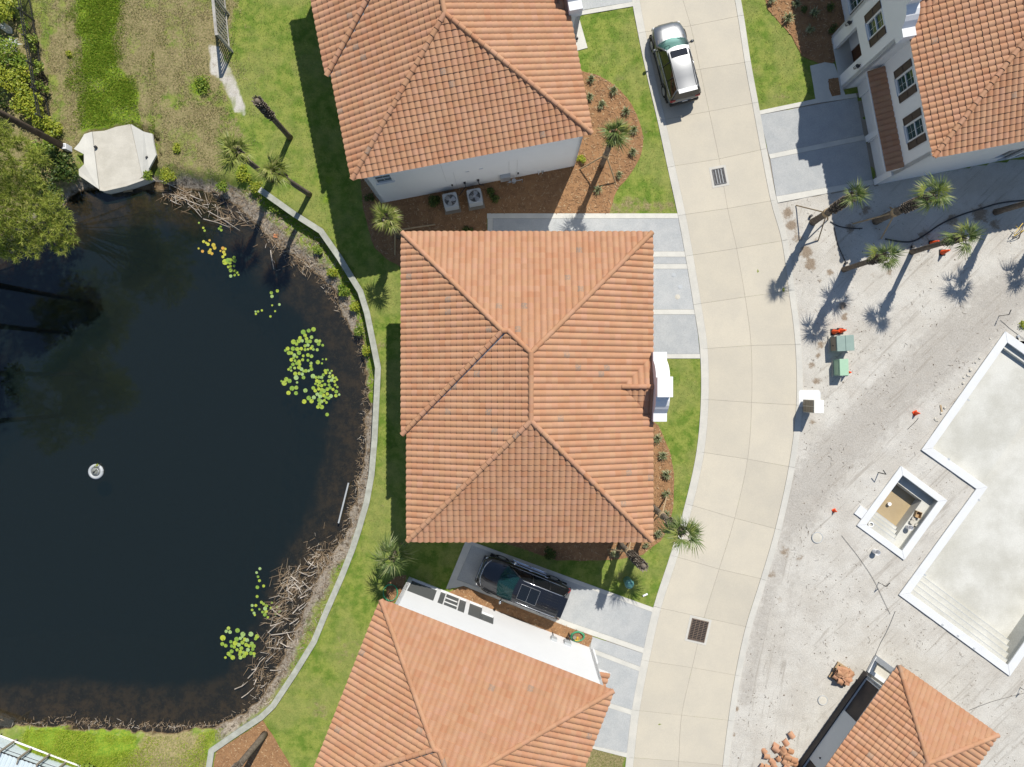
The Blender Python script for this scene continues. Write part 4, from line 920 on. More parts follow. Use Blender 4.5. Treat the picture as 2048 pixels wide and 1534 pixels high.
b = MB(); b.box((.60, -2.85, 1.47), (.06, 2.24, 2.04)); b.build('dark_opening_panel', 'membrane', t)  # dark panel stands in for the opening's dark inside
b = MB(); b.box((.60, -8.4, 1.47), (.06, 1.93, 2.04)); b.build('dark_opening_panel', 'membrane', t)
b = MB(); b.box((.43, -5.5, .2), (.07, 8.1, .5)); b.build('base_membrane', 'membrane', t)
for x in (.6, 6.0): b = MB(); b.box((x, -.45, 1.27), (.3, .3, 2.55)); b.build('post', 'greywall', t)
b = MB(); b.cyl((.45, -6.9, 1.2), .05, .06, 10); b.build('vent', 'black', t)
b = MB()
q0 = [LPx for LPx in PP([(1748, 1311), (1732, 1341), (1790, 1382), (1806, 1352)])]
tt = thing('concrete_planter', 'low white concrete box beside the pool house corner', 'planter', (*q0[0], 0)); qq = [(x-q0[0][0], y-q0[0][1]) for x, y in q0]
for s in strip_poly(qq, [tuple(v_) for v_ in shrink(ccw(qq), .22)] if ccw(qq) == qq else [tuple(v_) for v_ in shrink(qq, .22)][::-1]): b = MB(); b.prism(s, 0, .22); b.build('curb', 'coping', tt)
b = MB(); b.prism(qq, -.05, .05); b.build('base_slab', 'concrete', tt)

# ================================================================== CARS
def make_car(name, label, loc, rz, L, Wd, Hh, paint, dark):
    t = thing(name, label, 'car', (*loc, .03), rz)
    hl, hw = L/2, Wd/2
    fx = [0, .012, .04, .10, .18, .25, .285, .34, .45, .6, .75, .88, .945, .98, 1.0]
    fw = [.60, .74, .86, .945, .985, 1, 1, 1, 1, 1, 1, .985, .95, .90, .80]
    hood = Hh*.60
    ft = [hood*.72, hood*.84, hood*.90, hood*.95, hood*.985, hood*1.0, hood*1.0, hood*.99, hood, hood*1.01, hood*1.02, hood*1.02, hood*.99, hood*.93, hood*.78]
    sec = []
    for a, w_, zt in zip(fx, fw, ft):
        x = hl-a*L; y = hw*w_; z0 = .34 if 0 < a < 1 else .42
        prof = [(0, z0), (.85*y, z0), (.95*y, z0+.05), (.99*y, .55), (y, .68), (.985*y, zt*.84), (.955*y, zt*.94), (.90*y, zt*.985), (.74*y, zt+.004), (.70*y, zt+.018), (.35*y, zt+.034), (0, zt+.038)]
        sec.append([(x, p, q) for p, q in prof]+[(x, -p, q) for p, q in prof[-2:0:-1]])
    b = MB(); n = len(sec[0])
    for s in sec: b.v += s
    for i in range(len(sec)-1):
        for k in range(n): b.f.append((i*n+k, i*n+(k+1) % n, (i+1)*n+(k+1) % n, (i+1)*n+k))
    b.f += [tuple(range(n-1, -1, -1)), tuple((len(sec)-1)*n+k for k in range(n))]
    b.mi = [0]*len(b.f); b.tone = [0]*len(b.f)
    me = b.mesh('body', paint, True); bm = bmesh.new(); bm.from_mesh(me); bmesh.ops.recalc_face_normals(bm, faces=bm.faces); bm.to_mesh(me); bm.free()
    body = bpy.data.objects.new('body', me); C.objects.link(body); body.parent = t
    # lower cladding
    b = MB(); b.box((0, 0, .36), (L*.90, Wd*.985, .22)); b.build('sill_cladding', 'black', t, bevel=.05)
    X_ = lambda a: hl-a*L
    bw = .90*hw; rw = .665*hw; zb = hood*.99; zr_ = Hh
    # glasshouse control rows: belt (bottom) and roof edge (top) along x
    xb0, xt0, xt1, xb1 = X_(.265), X_(.415), X_(.930), X_(.985)
    def patch(name, rows, mat, parent=t, smooth=True):
        b = MB(); m = len(rows[0]); b.v = [q for r in rows for q in r]
        b.f = [(i*m+k, i*m+k+1, (i+1)*m+k+1, (i+1)*m+k) for i in range(len(rows)-1) for k in range(m-1)]; b.mi = [0]*len(b.f); b.tone = [0]*len(b.f)
        me = b.mesh(name, mat, smooth); o = bpy.data.objects.new(name, me); C.objects.link(o); o.parent = parent; return o
    ys = [-1, -.75, -.4, 0, .4, .75, 1]
    # windscreen: bowed forward in the middle
    rows = []
    for f in (0, .35, .7, 1):
        rows.append([(xb0+(xt0-xb0)*f+.22*(1-y*y)*(1-.55*f), y*(bw*(1-f)+rw*f)*.97, zb+.03+(zr_-.05-zb)*(f**.92)+.03*(1-y*y)) for y in ys])
    patch('windscreen', rows, 'carglass')
    rows = []                                   # roof skin with crown
    for f in np.linspace(0, 1, 8):
        x = xt0+(xt1-xt0)*f; zz = zr_-.045+.05*math.sin(math.pi*min(1, f*1.08+.12))-.05*f*f
        rows.append([(x+(.10*(1-y*y) if f == 0 else 0)+(-.05*(1-y*y) if f == 1 else 0), y*rw*(1-.06*f), zz+.035*(1-y*y)) for y in ys])
    roof = patch('roof', rows, paint); zrear = rows[-1][0][2]
    rows = []
    for f in (0, .4, .75, 1):
        rows.append([(xt1+(xb1-xt1)*f-.05*(1-y*y), y*(rw*.94*(1-f)+.84*hw*f), zrear+.005*(1-f)+(zb+.05-zrear)*f+.035*(1-y*y)*(1-f)) for y in ys])
    patch('rear_window', rows, 'darkglass')
    b = MB(); b.box((xt1-.07, 0, zrear+.02), (.26, rw*1.72, .035)); b.build('roof_spoiler', paint, t, bevel=.012)
    for s in (-1, 1):
        rows = []
        for f in (0, .5, 1):
            xs_ = np.linspace(0, 1, 9)
            rows.append([(xb0*(1-f)+xt0*f+((xb1*(1-f)+xt1*f)-(xb0*(1-f)+xt0*f))*u, s*(bw*(1-f)+rw*(1-.06*u)*f+.02*math.sin(f*3.14)), zb-.01+(zr_-.05-zb+.05*math.sin(math.pi*min(1, u*1.08+.12))-.05*u*u)*f) for u in xs_])
        patch('side_window', rows if s < 0 else [r[::-1] for r in rows], 'darkglass')
        for a0, a1 in ((.275, .42), (.55, .565), (.74, .755), (.975, .925)):       # pillars
            p0 = Vector((X_(a0), s*(bw+.012), zb)); p1 = Vector((X_(a1), s*(rw*(1-.06*(a1-.415))+.015), zr_-.05 if a1 < .9 else zrear)); b = MB(); b.tube([p0, p0*.5+p1*.5+Vector((0, s*.02, .01)), p1], .04 if a0 < .3 or a0 > .9 else .028, 6); b.build('pillar', paint if a0 < .3 or a0 > .9 else 'black', t, True)
        b = MB(); b.tube([(X_(a), s*(rw-.05), zr_+dz) for a, dz in ((.45, -.01), (.48, .045), (.6, .06), (.75, .055), (.88, .03), (.91, -.03))], .022, 6); b.build('roof_rail', 'chrome' if dark else 'dmetal', t, True)
        b = MB(); b.tube([(X_(.30), s*(bw+.02), zb+.03), (X_(.6), s*(bw+.035), zb+.04), (X_(.93), s*(bw+.01), zb+.06)], .014, 5); b.build('belt_trim', 'chrome', t, True)
        b = MB(); mx = X_(.325); b.box((mx, s*(hw+.03), zb+.02), (.05, .14, .05)); b.build('mirror_arm', 'black', t)
        b = MB(); b.lathe([(.02, -.11), (.085, -.09), (.11, 0), (.09, .08), (.02, .11)], 10, (0, 0, 0)); b.v = [(mx+v_[0]*.75, s*(hw+.155)+v_[1]*1.15, zb+.06+v_[2]) for v_ in b.v]; b.build('mirror', paint if not dark else 'chrome', t, True)
        for a in (.515, .70): b = MB(); b.box((X_(a), s*(hw+.004), hood*.80), (.20, .035, .035)); b.build('door_handle', 'chrome' if dark else paint, t, bevel=.01)
        for a in (.385, .555, .735): b = MB(); b.box((X_(a), s*(hw*.998), .74), (.012, .012, hood*.55)); b.build('door_gap', 'black', t)
        for a in (.185, .795):
            wx = X_(a); b = MB(); rr = Hh*.215
            b.M = Matrix.Translation((wx, s*(hw-.12), rr)) @ Matrix.Rotation(math.pi/2, 4, 'X')
            b.lathe([(rr*.62, -.11), (rr*.93, -.12), (rr, -.07), (rr, .07), (rr*.93, .12), (rr*.62, .11)], 22); wo_ = b.build('wheel', 'rubber', t, True)
            b = MB(); b.M = Matrix.Translation((wx, s*(hw-.12+.02), rr)) @ Matrix.Rotation(math.pi/2, 4, 'X'); b.lathe([(rr*.62, -.10), (rr*.55, -.085), (rr*.55, .085), (rr*.62, .10)], 18)
            for k in range(6): a_ = k*math.pi/3; b.box((rr*.32*math.cos(a_), rr*.32*math.sin(a_), -s*.085), (rr*.55, .05, .04), a_)
            b.build('rim', 'steel', wo_)
            b = MB(); b.M = Matrix.Translation((wx, s*(hw+.006), rr*1.02)) @ Matrix.Rotation(math.pi/2, 4, 'X')
            ar = [((rr+.10)*math.cos(a_), (rr+.10)*math.sin(a_), 0) for a_ in np.linspace(-.15, math.pi+.15, 14)]; b.tube(ar, .032, 6); b.build('wheel_arch', 'black' if not dark else paint, t, True)
        b = MB(); b.box((X_(.035), s*hw*.66, hood*.74), (.22, .36, .16)); b.build('headlight', 'clearlamp', t, bevel=.05)
        b = MB(); b.box((X_(.978), s*hw*.76, hood*.86), (.14, .30, .20)); b.build('tail_light', 'redlamp', t, bevel=.04)
        if dark: b = MB(); b.box((X_(.5), s*(hw+.07), .40), (L*.40, .17, .05)); b.build('running_board', 'chrome', t, bevel=.015)
        b = MB(); b.tube([(X_(.255), s*hw*.58, hood*1.03), (X_(.06), s*hw*.44, hood*.945)], .010, 5); b.build('bonnet_crease', paint, t, True)
        b = MB(); b.tube([(xb0+.14, s*.08+.25*s, zb+.06), (xb0+.0, s*.62, zb+.085)], .013, 5); b.build('wiper', 'black', t)
    b = MB(); b.box((X_(.02), 0, .50), (.30, Wd*.80, .26)); b.build('front_bumper', 'black' if not dark else paint, t, bevel=.08)
    if dark: b = MB(); b.tube([(X_(.03+.05*abs(q)**3), q*hw*.80, hood*.93) for q in np.linspace(-1, 1, 9)], .018, 6); b.build('bonnet_trim', 'chrome', t, True)
    b = MB(); b.box((X_(.008)+.01, 0, hood*.66), (.10, Wd*.46, .22)); b.build('grille', 'chrome' if dark else 'black', t, bevel=.02)
    b = MB(); b.box((X_(.985), 0, .54), (.26, Wd*.88, .30)); b.build('rear_bumper', 'black' if not dark else paint, t, bevel=.07)
    b = MB(); b.box((X_(.998)-.01, 0, hood*.76), (.03, .9, .05)); b.build('tailgate_trim', 'chrome', t)
    b = MB(); b.box((X_(1.0)-.012, 0, hood*.66), (.015, .32, .16)); b.build('number_plate', 'white', t)
    b = MB(); b.box((xb0+.10, 0, zb+.0), (.34, bw*1.8, .02)); b.build('cowl', 'black', t)
    # cabin seen through the windscreen
    it = MB(); it.box((X_(.60), 0, zb-.01), (L*.60, bw*1.70, .03)); i_ = it.build('interior', 'seat', t)
    for s in (-1, 1): b = MB(); b.box((X_(.47), s*.38, zb+.15), (.16, .48, .42), rot=Matrix.Rotation(R(-14), 3, 'Y')); b.box((X_(.485), s*.38, zb+.45), (.10, .26, .18)); b.build('front_seat', 'ac', i_, bevel=.05)
    b = MB(); b.tube([(xb0-.30+.02*math.cos(a_), .38+.17*math.sin(a_), zb+.14+.15*math.cos(a_)) for a_ in np.linspace(0, 6.28, 14)], .016, 6); b.build('steering_wheel', 'black', i_)
    sr0, sr1, sw = (.455, .665, .42) if dark else (.445, .525, .50)
    zs = zr_+.05
    b = MB(); b.box(((X_(sr0)+X_(sr1))/2, 0, zs), (X_(sr0)-X_(sr1), hw*2*sw*.98, .02)); b.build('sunroof', 'darkglass', t, bevel=.008)
    if dark:
        b = MB()
        for s in (-1, 1): b.box(((X_(sr0)+X_(sr1))/2, s*hw*sw, zs+.004), (X_(sr0)-X_(sr1)+.02, .009, .021))
        for a in (sr0, (sr0+sr1)/2, sr1): b.box((X_(a), 0, zs+.004), (.009, hw*2*sw, .021))
        b.build('sunroof_frame', 'steel', t)
    for k in range(-3, 4):
        if abs(k) > 0 and dark: b = MB(); b.tube([(X_(sr1+.03), k*hw*.155, zr_+.030-.003*k*k), (X_(.8), k*hw*.15, zr_+.024-.003*k*k), (X_(.9), k*hw*.145, zr_-.017-.003*k*k)], .010 if dark else .005, 5); b.build('roof_rib', paint, roof, True)
    return t
make_car('parked_car', 'silver grey family car parked on the lane beside the lawn', P(1344, 137), R(104.5), 4.52, 1.92, 1.72, 'paint_grey', False)
make_car('parked_car', 'large black car with chrome rails parked on the shaded driveway', P(1045, 1165), R(158.4), 5.3, 2.05, 1.90, 'paint_black', True)

# ================================================================== PALMS
def frond_mesh(seed, mat='frond'):
    r = random.Random(seed); b = MB(); nl = r.randint(17, 22); plen = r.uniform(.38, .55)
    b.tube([(0, 0, 0), (plen*.5, 0, .03), (plen, 0, 0)], [.022, .016, .012], 4)
    tip = Vector((plen, 0, 0)); fold = r.uniform(.15, .5)
    for k in range(nl):
        a = -1.75+3.5*k/(nl-1)+r.uniform(-.07, .07); l = .66*(.60+.40*math.cos(a*.7))*r.uniform(.8, 1.15)
        d = Vector((math.cos(a), math.sin(a)*.85, -fold*abs(math.sin(a)))).normalized(); s = Vector((-d.y, d.x, 0)).normalized()*.021
        m = tip+d*l*.5+Vector((0, 0, .04)); e = tip+d*l-Vector((0, 0, l*r.uniform(.12, .5)))+s*r.uniform(-1.5, 1.5)
        b.add([tip+s*.4, tip-s*.4, m-s, m+s, e], [(0, 1, 2, 3), (3, 2, 4)], r.random())
    return b.mesh('frond', mat, False, True)
FR = {'frond': [frond_mesh(i) for i in range(6)], 'frondy': [frond_mesh(20+i, 'frondy') for i in range(4)]}
def make_palm(label, base, top, zt, rad=.15, nf=20, boots=.45, braces=None, mat='frond', size=1.0, lean=0, spread=(15, 85), zb=0.0, toprad=None, cat='palm tree', group='cabbage palms'):
    bx, by = P(*base, zb); tx, ty = P(*top, zt)
    t = thing('palm_tree', label, cat, (bx, by, zb), 0, group)
    T = Vector((tx-bx, ty-by, zt-zb)); n = 9; cur = Vector((-T.y, T.x, 0))*lean
    path = [T*f+cur*math.sin(f*math.pi) for f in np.linspace(0, 1, n)]; path[0].z -= .15
    rs = [rad*1.18]+[rad*(1.0-.06*i/n) for i in range(1, n-1)]+[rad*.55 if nf else rad*.8]
    b = MB(); b.tube(path, rs, 12); b.build('trunk', 'trunk', t, True)
    b = MB(); rr = random.Random(int(base[0]*7+base[1])); k = 0; f = 1-boots
    while f < .985:
        q = T*f+cur*math.sin(f*math.pi)
        for j in range(7):
            a = j*2*math.pi/7+(k % 2)*.45+rr.uniform(-.1, .1); d = Vector((math.cos(a), math.sin(a), 0)); s = Vector((-d.y, d.x, 0))
            l = rr.uniform(.14, .24); o = q+d*rad*.9; e = o+d*(.075+rr.uniform(0, .04))+Vector((0, 0, l)); w_ = .05
            b.add([o+s*w_, o-s*w_, e-s*w_*.55, e+s*w_*.55, o+d*.03-Vector((0, 0, .02))+s*w_*.6, o+d*.03-Vector((0, 0, .02))-s*w_*.6, e+d*.03+s*w_*.4, e+d*.03-s*w_*.4], [(4, 5, 7, 6), (0, 3, 2, 1), (0, 4, 6, 3), (1, 2, 7, 5), (3, 6, 7, 2)], rr.random())
        k += 1; f += .105/max(T.length, .1)
    b.build('leaf_bases', 'boot', t, tone=True)
    for i in range(nf):
        f_ = (i+.5)/nf; el = R(spread[1]-(spread[1]-spread[0])*f_**.8+rr.uniform(-14, 14)); az = i*2.39996+rr.uniform(-.6, .6); s = size*rr.uniform(.72, 1.2)
        m = Matrix.Translation(T-Vector((0, 0, .02+.12*f_))) @ Matrix.Rotation(az, 4, 'Z') @ Matrix.Rotation(-el, 4, 'Y') @ Matrix.Rotation(rr.uniform(-.6, .6), 4, 'X') @ Matrix.Scale(s, 4)
        inst('frond', rr.choice(FR['frondy'] if (mat == 'frondy' or rr.random() < .15) else FR['frond']), t, m)
    for ft in braces or []:
        fx_, fy_ = P(*ft, 0); o = Vector((fx_-bx, fy_-by, .03)); e = T*.38; e = e+(o-e).normalized()*rad
        b = MB(); d = (e-o); dn = d.normalized(); b.tube([o, e], .045, 4); b.build('brace', 'stake', t)
    if braces:
        b = MB(); q = T*.39; d = T.normalized(); b.tube([q-d*.16, q+d*.16], rad*1.22, 10); b.build('brace_collar', 'stake', t)
    return t
make_palm('headless palm trunk on the lawn nearest the wooden trellis fence', (580, 275), (514, 201), 5.2, .16, 0, .42, None)
make_palm('palm on the lawn beside the start of the pond wall, its bare trunk showing', (619, 389), (549, 343), 4.9, .15, 17, .28, None, 'frondy', 1.05)
make_palm('palm half hidden behind another crown at the pond corner', (543, 360), (474, 304), 5.0, .15, 16, .26, None, 'frondy', 1.05)
make_palm('palm in shade at the corner of the central house roof', (799, 474), (774, 437), 4.6, .15, 13, .35, [(870, 449), (790, 510)], 'frondy', .85)
make_palm('palm with wooden braces in the mulch bed below the silver car', (1203, 331), (1229, 268), 5.0, .15, 16, .3, [(1159, 339), (1231, 366), (1215, 290)], 'frond', .95)
make_palm('braced palm in the sand nearest the lane and the paved driveway', (1626, 444), (1706, 392), 5.4, .19, 10, .5, [(1592, 411), (1636, 481), (1655, 440)], 'frond', .85, spread=(30, 80))
make_palm('thick palm with rough trunk close to the shaded house wall', (1752, 442), (1866, 391), 6.0, .20, 13, .5, [(1705, 448), (1762, 477), (1780, 415)], 'frond', 1.0)
make_palm('slender palm whose foot stands on sunlit sand above the green cabinets', (1688, 539), (1768, 513), 4.7, .15, 11, .35, None, 'frond', .9)
make_palm('palm with two orange cones beside its trunk', (1824, 504), (1926, 474), 4.9, .15, 12, .35, None, 'frond', .95)
make_palm('palm trunk reaching out of the photo beside the black hose', (1992, 424), (2125, 385), 5.4, .17, 12, .4, None, 'frond', 1.0)
make_palm('palm beyond the edge of the photo that only casts its shadow on the sand', (2110, 420), (2235, 380), 5.0, .16, 12, .4, None, 'frond', 1.0)
make_palm('palm at the front corner of the central house leaning over the kerb', (1304, 1013), (1363, 1064), 6.1, .17, 14, .4, [(1334, 990), (1312, 1036)], 'frond', 1.15, spread=(0, 80))
make_palm('headless palm trunk on the lawn near the teal utility bin', (1240, 1088), (1288, 1133), 5.2, .16, 0, .55, [(1215, 1098), (1262, 1076)])
make_palm('headless palm trunk standing in the mulch wedge by the wall', (530, 1468), (440, 1575), 5.2, .18, 0, .4, None)
make_palm('short leafy palm between the pond lawn and the lower house', (806, 1090), (786, 1116), 3.3, .14, 15, .3, None, 'frond', 1.15, spread=(0, 80))

# ================================================================== SMALL PLANTS
def clump_mesh(seed, n=70, h=.42, spread=.42, wd=.02):
    r = random.Random(seed); b = MB()
    for i in range(n):
        a = r.uniform(0, 6.283); l = r.uniform(.6, 1); d = Vector((math.cos(a), math.sin(a), 0)); s = Vector((-d.y, d.x, 0))*wd*r.uniform(.7, 1.3); o = d*r.uniform(0, .06)
        out = r.uniform(.15, 1)*spread*l; up = h*l*(1-.35*out/spread)
        m = o+d*out*.5+Vector((0, 0, up)); e = o+d*out+Vector((0, 0, up*r.uniform(.55, .95)))
        b.add([o+s, o-s, m-s, m+s, e], [(0, 1, 2, 3), (3, 2, 4)], r.random())
    return b.mesh('blades', 'palegrass', False, True)
CL = [clump_mesh(i) for i in range(4)]
def clump(px, py, lab, group, s=1.0, i=[0]):
    i[0] += 1; x, y = P(px, py)
    o = inst('ornamental_grass', CL[i[0] % 4], None, Matrix.Translation((x, y, .02)) @ Matrix.Rotation(i[0]*1.7, 4, 'Z') @ Matrix.Scale(s, 4)); tag(o, lab, 'ornamental grass', group); return o
g1 = 'grass clumps in the bed beside the upper house'
for px, py, s, lab in [(1182, 161, .95, 'pale grass clump nearest the tip of the mulch bed by the upper house'), (1179, 196, .9, 'grass clump against the roof edge in the upper mulch bed, second down'), (1226, 183, 1, 'grass clump on the outer curve of the upper mulch bed, nearest the silver car'), (1202, 211, 1, 'grass clump in the middle of the bed between the palm crown and the roof'),
    (1251, 225, 1, 'grass clump at the outer edge just above the braced palm crown'), (1266, 262, .95, 'grass clump at the bulge of the bed level with the palm crown'), (1264, 306, 1, 'grass clump below the braced palm crown by the bed edge'), (1237, 351, .85, 'small grass clump beside the foot of the palm brace'), (1195, 381, 1, 'lowest grass clump in the upper mulch bed, near the palm shadow')]: clump(px, py, lab, g1, s)
g2 = 'grass clumps along the front of the central house'
for px, py, s, lab in [(1313, 876, 1, 'topmost grass clump in the front bed just under the white parapet'), (1323, 910, 1.05, 'second grass clump down the front bed of the central house'), (1330, 948, 1.1, 'third and largest grass clump down the front bed'), (1331, 986, .95, 'grass clump above the palm brace in the front bed'), (1331, 1026, .8, 'grass clump shaded by the palm trunk in the front bed'),
    (1315, 1066, 1, 'grass clump at the lower roof corner of the central house'), (1227, 1106, 1.05, 'grass clump beside the headless palm below the central house'), (1291, 1089, .75, 'dim grass clump in shade under the lower roof corner')]: clump(px, py, lab, g2, s)
g3 = 'grass clumps in the shaded bed'
for px, py, s, lab in [(1573, 40, 1.15, 'sunlit pale grass clump at the tip of the shaded bed'), (1625, 30, 1.1, 'large dim grass clump in the shaded bed near the house wall'), (1617, 64, 1, 'dim grass clump nearest the shaded entry path'), (1541, 3, 1, 'grass clump at the top edge of the shaded bed beside the palm shadow'), (1590, 12, .9, 'dim grass clump in shade at the top edge of the photo')]: clump(px, py, lab, g3, s)

def leaf_cloud(b, c, rad, n, ls, flat=.7, r=random):
    """leaf-sized faces spread through an uneven volume"""
    for _ in range(n):
        d = Vector((r.gauss(0, 1), r.gauss(0, 1), r.gauss(0, 1))).normalized(); q = Vector(c)+Vector((d.x*rad, d.y*rad, d.z*rad*flat))*(r.random()**.45)
        a = Vector((r.uniform(-1, 1), r.uniform(-1, 1), r.uniform(-.5, .5))).normalized(); nn = (d*.6+Vector((r.uniform(-1, 1), r.uniform(-1, 1), r.uniform(0, 1.3)))).normalized()
        s = a.cross(nn).normalized(); l = ls*r.uniform(.6, 1.3)
        b.add([q-a*l*.5, q+s*l*.28, q+a*l*.55, q-s*l*.28], [(0, 1, 2, 3)], r.random())
def bush(name, label, cat, px, py, z, blobs, mat, ls=.10, n=160, group=None, stem=True):
    x, y = P(px, py, z); t = thing(name, label, cat, (x, y, z), 0, group)
    b = MB()
    for dx, dy, dz, r_ in blobs: leaf_cloud(b, (dx, dy, dz), r_, int(1.9*n*max(r_, .15)**1.4/.35), ls)
    b.build('foliage', mat, t, tone=True)
    if stem:
        b = MB()
        for dx, dy, dz, r_ in blobs: b.tube([(0, 0, -.05), (dx*.5, dy*.5, dz*.5), (dx, dy, dz)], [.03, .022, .012], 5)
        b.build('stems', 'bark', t)
    return t
bl = lambda r_, k=4, h=.3: [(random.uniform(-r_, r_)*.6, random.uniform(-r_, r_)*.6, h*random.uniform(.5, 1.1), r_*random.uniform(.5, .8)) for _ in range(k)]
bush('shrub', 'small yellow green shrub beside the palm brace in the upper bed', 'shrub', 1161, 321, 0, bl(.28, 4, .35), 'leafy', .09, 200)
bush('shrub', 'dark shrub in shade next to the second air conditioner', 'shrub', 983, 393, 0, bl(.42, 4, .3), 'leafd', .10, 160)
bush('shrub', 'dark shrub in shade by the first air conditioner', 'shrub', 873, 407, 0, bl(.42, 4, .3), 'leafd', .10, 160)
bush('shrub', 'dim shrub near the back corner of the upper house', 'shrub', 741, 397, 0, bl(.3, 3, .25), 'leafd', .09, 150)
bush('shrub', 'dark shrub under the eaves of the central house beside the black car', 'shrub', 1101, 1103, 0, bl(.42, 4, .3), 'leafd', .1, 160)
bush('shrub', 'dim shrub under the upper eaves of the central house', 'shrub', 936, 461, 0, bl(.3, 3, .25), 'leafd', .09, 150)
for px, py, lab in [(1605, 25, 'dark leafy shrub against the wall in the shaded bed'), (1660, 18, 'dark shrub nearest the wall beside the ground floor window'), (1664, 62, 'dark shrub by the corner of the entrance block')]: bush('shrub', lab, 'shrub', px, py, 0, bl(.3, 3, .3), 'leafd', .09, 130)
for i, (px, py, r_, lab) in enumerate([(485, 346, .55, 'bright weed clump on the bank below the two palms'), (402, 172, .55, 'bright green weed in the meadow near the trellis'), (355, 298, .3, 'small weed tuft in the meadow above the pond'), (445, 372, .4, 'weed at the head of the dead reeds'), (340, 350, .45, 'weeds along the water beside the spillway'),
    (300, 352, .35, 'weeds touching the spillway corner'), (510, 376, .45, 'weeds around the start of the wall'), (556, 412, .4, 'weeds in the shade of the first wall run'), (668, 540, .35, 'weeds on the bank at the bend of the wall'), (690, 578, .4, 'bright weeds tight against the wall'), (708, 618, .4, 'weed patch on the steep bank by the wall'), (719, 660, .35, 'narrow weeds beside the wall, lower part'),
    (735, 700, .3, 'last bright weeds along the wall'), (638, 500, .3, 'weeds on the pale bank above the brick'), (139, 109, .2, 'tiny weed near the top of the dry meadow')]):
    bush('weed', lab, 'weed', px, py, -.35 if px > 500 and py > 380 else (-.1 if py > 330 else 0), bl(r_, 5, .14), 'leafy' if i % 2 == 0 else 'leaf', .11, 120, stem=False)
bush('shrub', 'glossy broad leaved shrub at the bottom edge beside the metal roof', 'shrub', 186, 1548, 0, [(-.5, .25, .4, .5), (0, .45, .6, .5), (.4, .2, .5, .45), (0, 0, .7, .5)], 'leaf', .3, 60)
for px, py, blobs, mat, lab in [(30, 40, [(-1, .6, 1.2, .9), (0, 0, 1.2, .8), (.3, 1, 1.0, .7), (-.8, -.6, 1.1, .7)], 'leafy', 'yellow green shrub behind the black fence at the top edge'), (45, 128, [(0, .2, 1.3, .8), (.5, -.4, 1.0, .6), (-.6, -.4, 1.2, .7)], 'leaf', 'round green shrub behind the middle of the black fence'),
    (50, 178, [(0, 0, 1.0, .7), (.5, .5, 1.0, .5), (.5, -.5, .9, .5), (-.6, .3, 1.2, .7)], 'leafy', 'bright vine covered shrub by the lower half of the fence'), (84, 232, [(0, 0, .8, .6), (-.6, .3, .9, .6), (.3, -.5, .6, .5), (.2, .6, .9, .45)], 'leafy', 'yellowing shrub at the end of the black fence'), (15, 215, [(0, 0, 1.3, .9), (-.6, -.7, 1.4, .8)], 'leafd', 'dark shrub beneath the pine limb at the edge of the photo'),
    (118, 262, [(0, 0, .4, .45), (-.5, .3, .5, .45), (-.3, -.5, .4, .4)], 'leafy', 'low yellow shrub around the foot of the leaning pine trunk'), (140, 330, [(0, 0, .5, .6), (.3, -.7, .5, .5), (-.7, .3, .6, .6), (-.3, -.6, .5, .5)], 'leafd', 'dark shrub on the bank beside the spillway'), (100, 375, [(0, 0, .7, .8), (.6, -.6, .5, .6), (-.6, .4, .8, .7)], 'leafd', 'dark undergrowth shrub below the pine crown'),
    (85, 310, [(0, 0, .5, .7), (.6, .4, .4, .5)], 'leaf', 'green shrub in the gap between the pine trunk and the pine crown'), (-8, 765, [(0, 0, 1.2, .8), (.1, .7, 1.0, .6), (.2, -.6, .9, .55)], 'leaf', 'leafy branch hanging over the pond at the edge of the photo')]:
    bush('shrub', lab, 'shrub', px, py, 0 if px > -5 else -.6, blobs, mat, .16, 150)
for px, py, f0, f1, lab in [(78, 85, 0, 1, 'leafy vine climbing the black fence near the top'), (95, 160, 0, 1, 'leafy vine trailing over the middle of the black fence')]:
    bush('vine', lab, 'vine', px, py, 0, [(random.uniform(-.5, .2), random.uniform(-.8, .8), random.uniform(.3, 1.1), .28) for _ in range(7)], 'leaf', .12, 90)
x, y = P(18, 88, .8); t = inst('silver_agave', clump_mesh(77, 110, .7, .75, .03), None, Matrix.Translation((x, y, .3))); t.data.materials[0] = M['white']
t.data.materials[0] = leaf_mat('silver_leaves', (.42, .46, .42), (.60, .62, .58), None, .1, .5); tag(t, 'spiky silvery plant among the green shrubs behind the fence', 'plant')

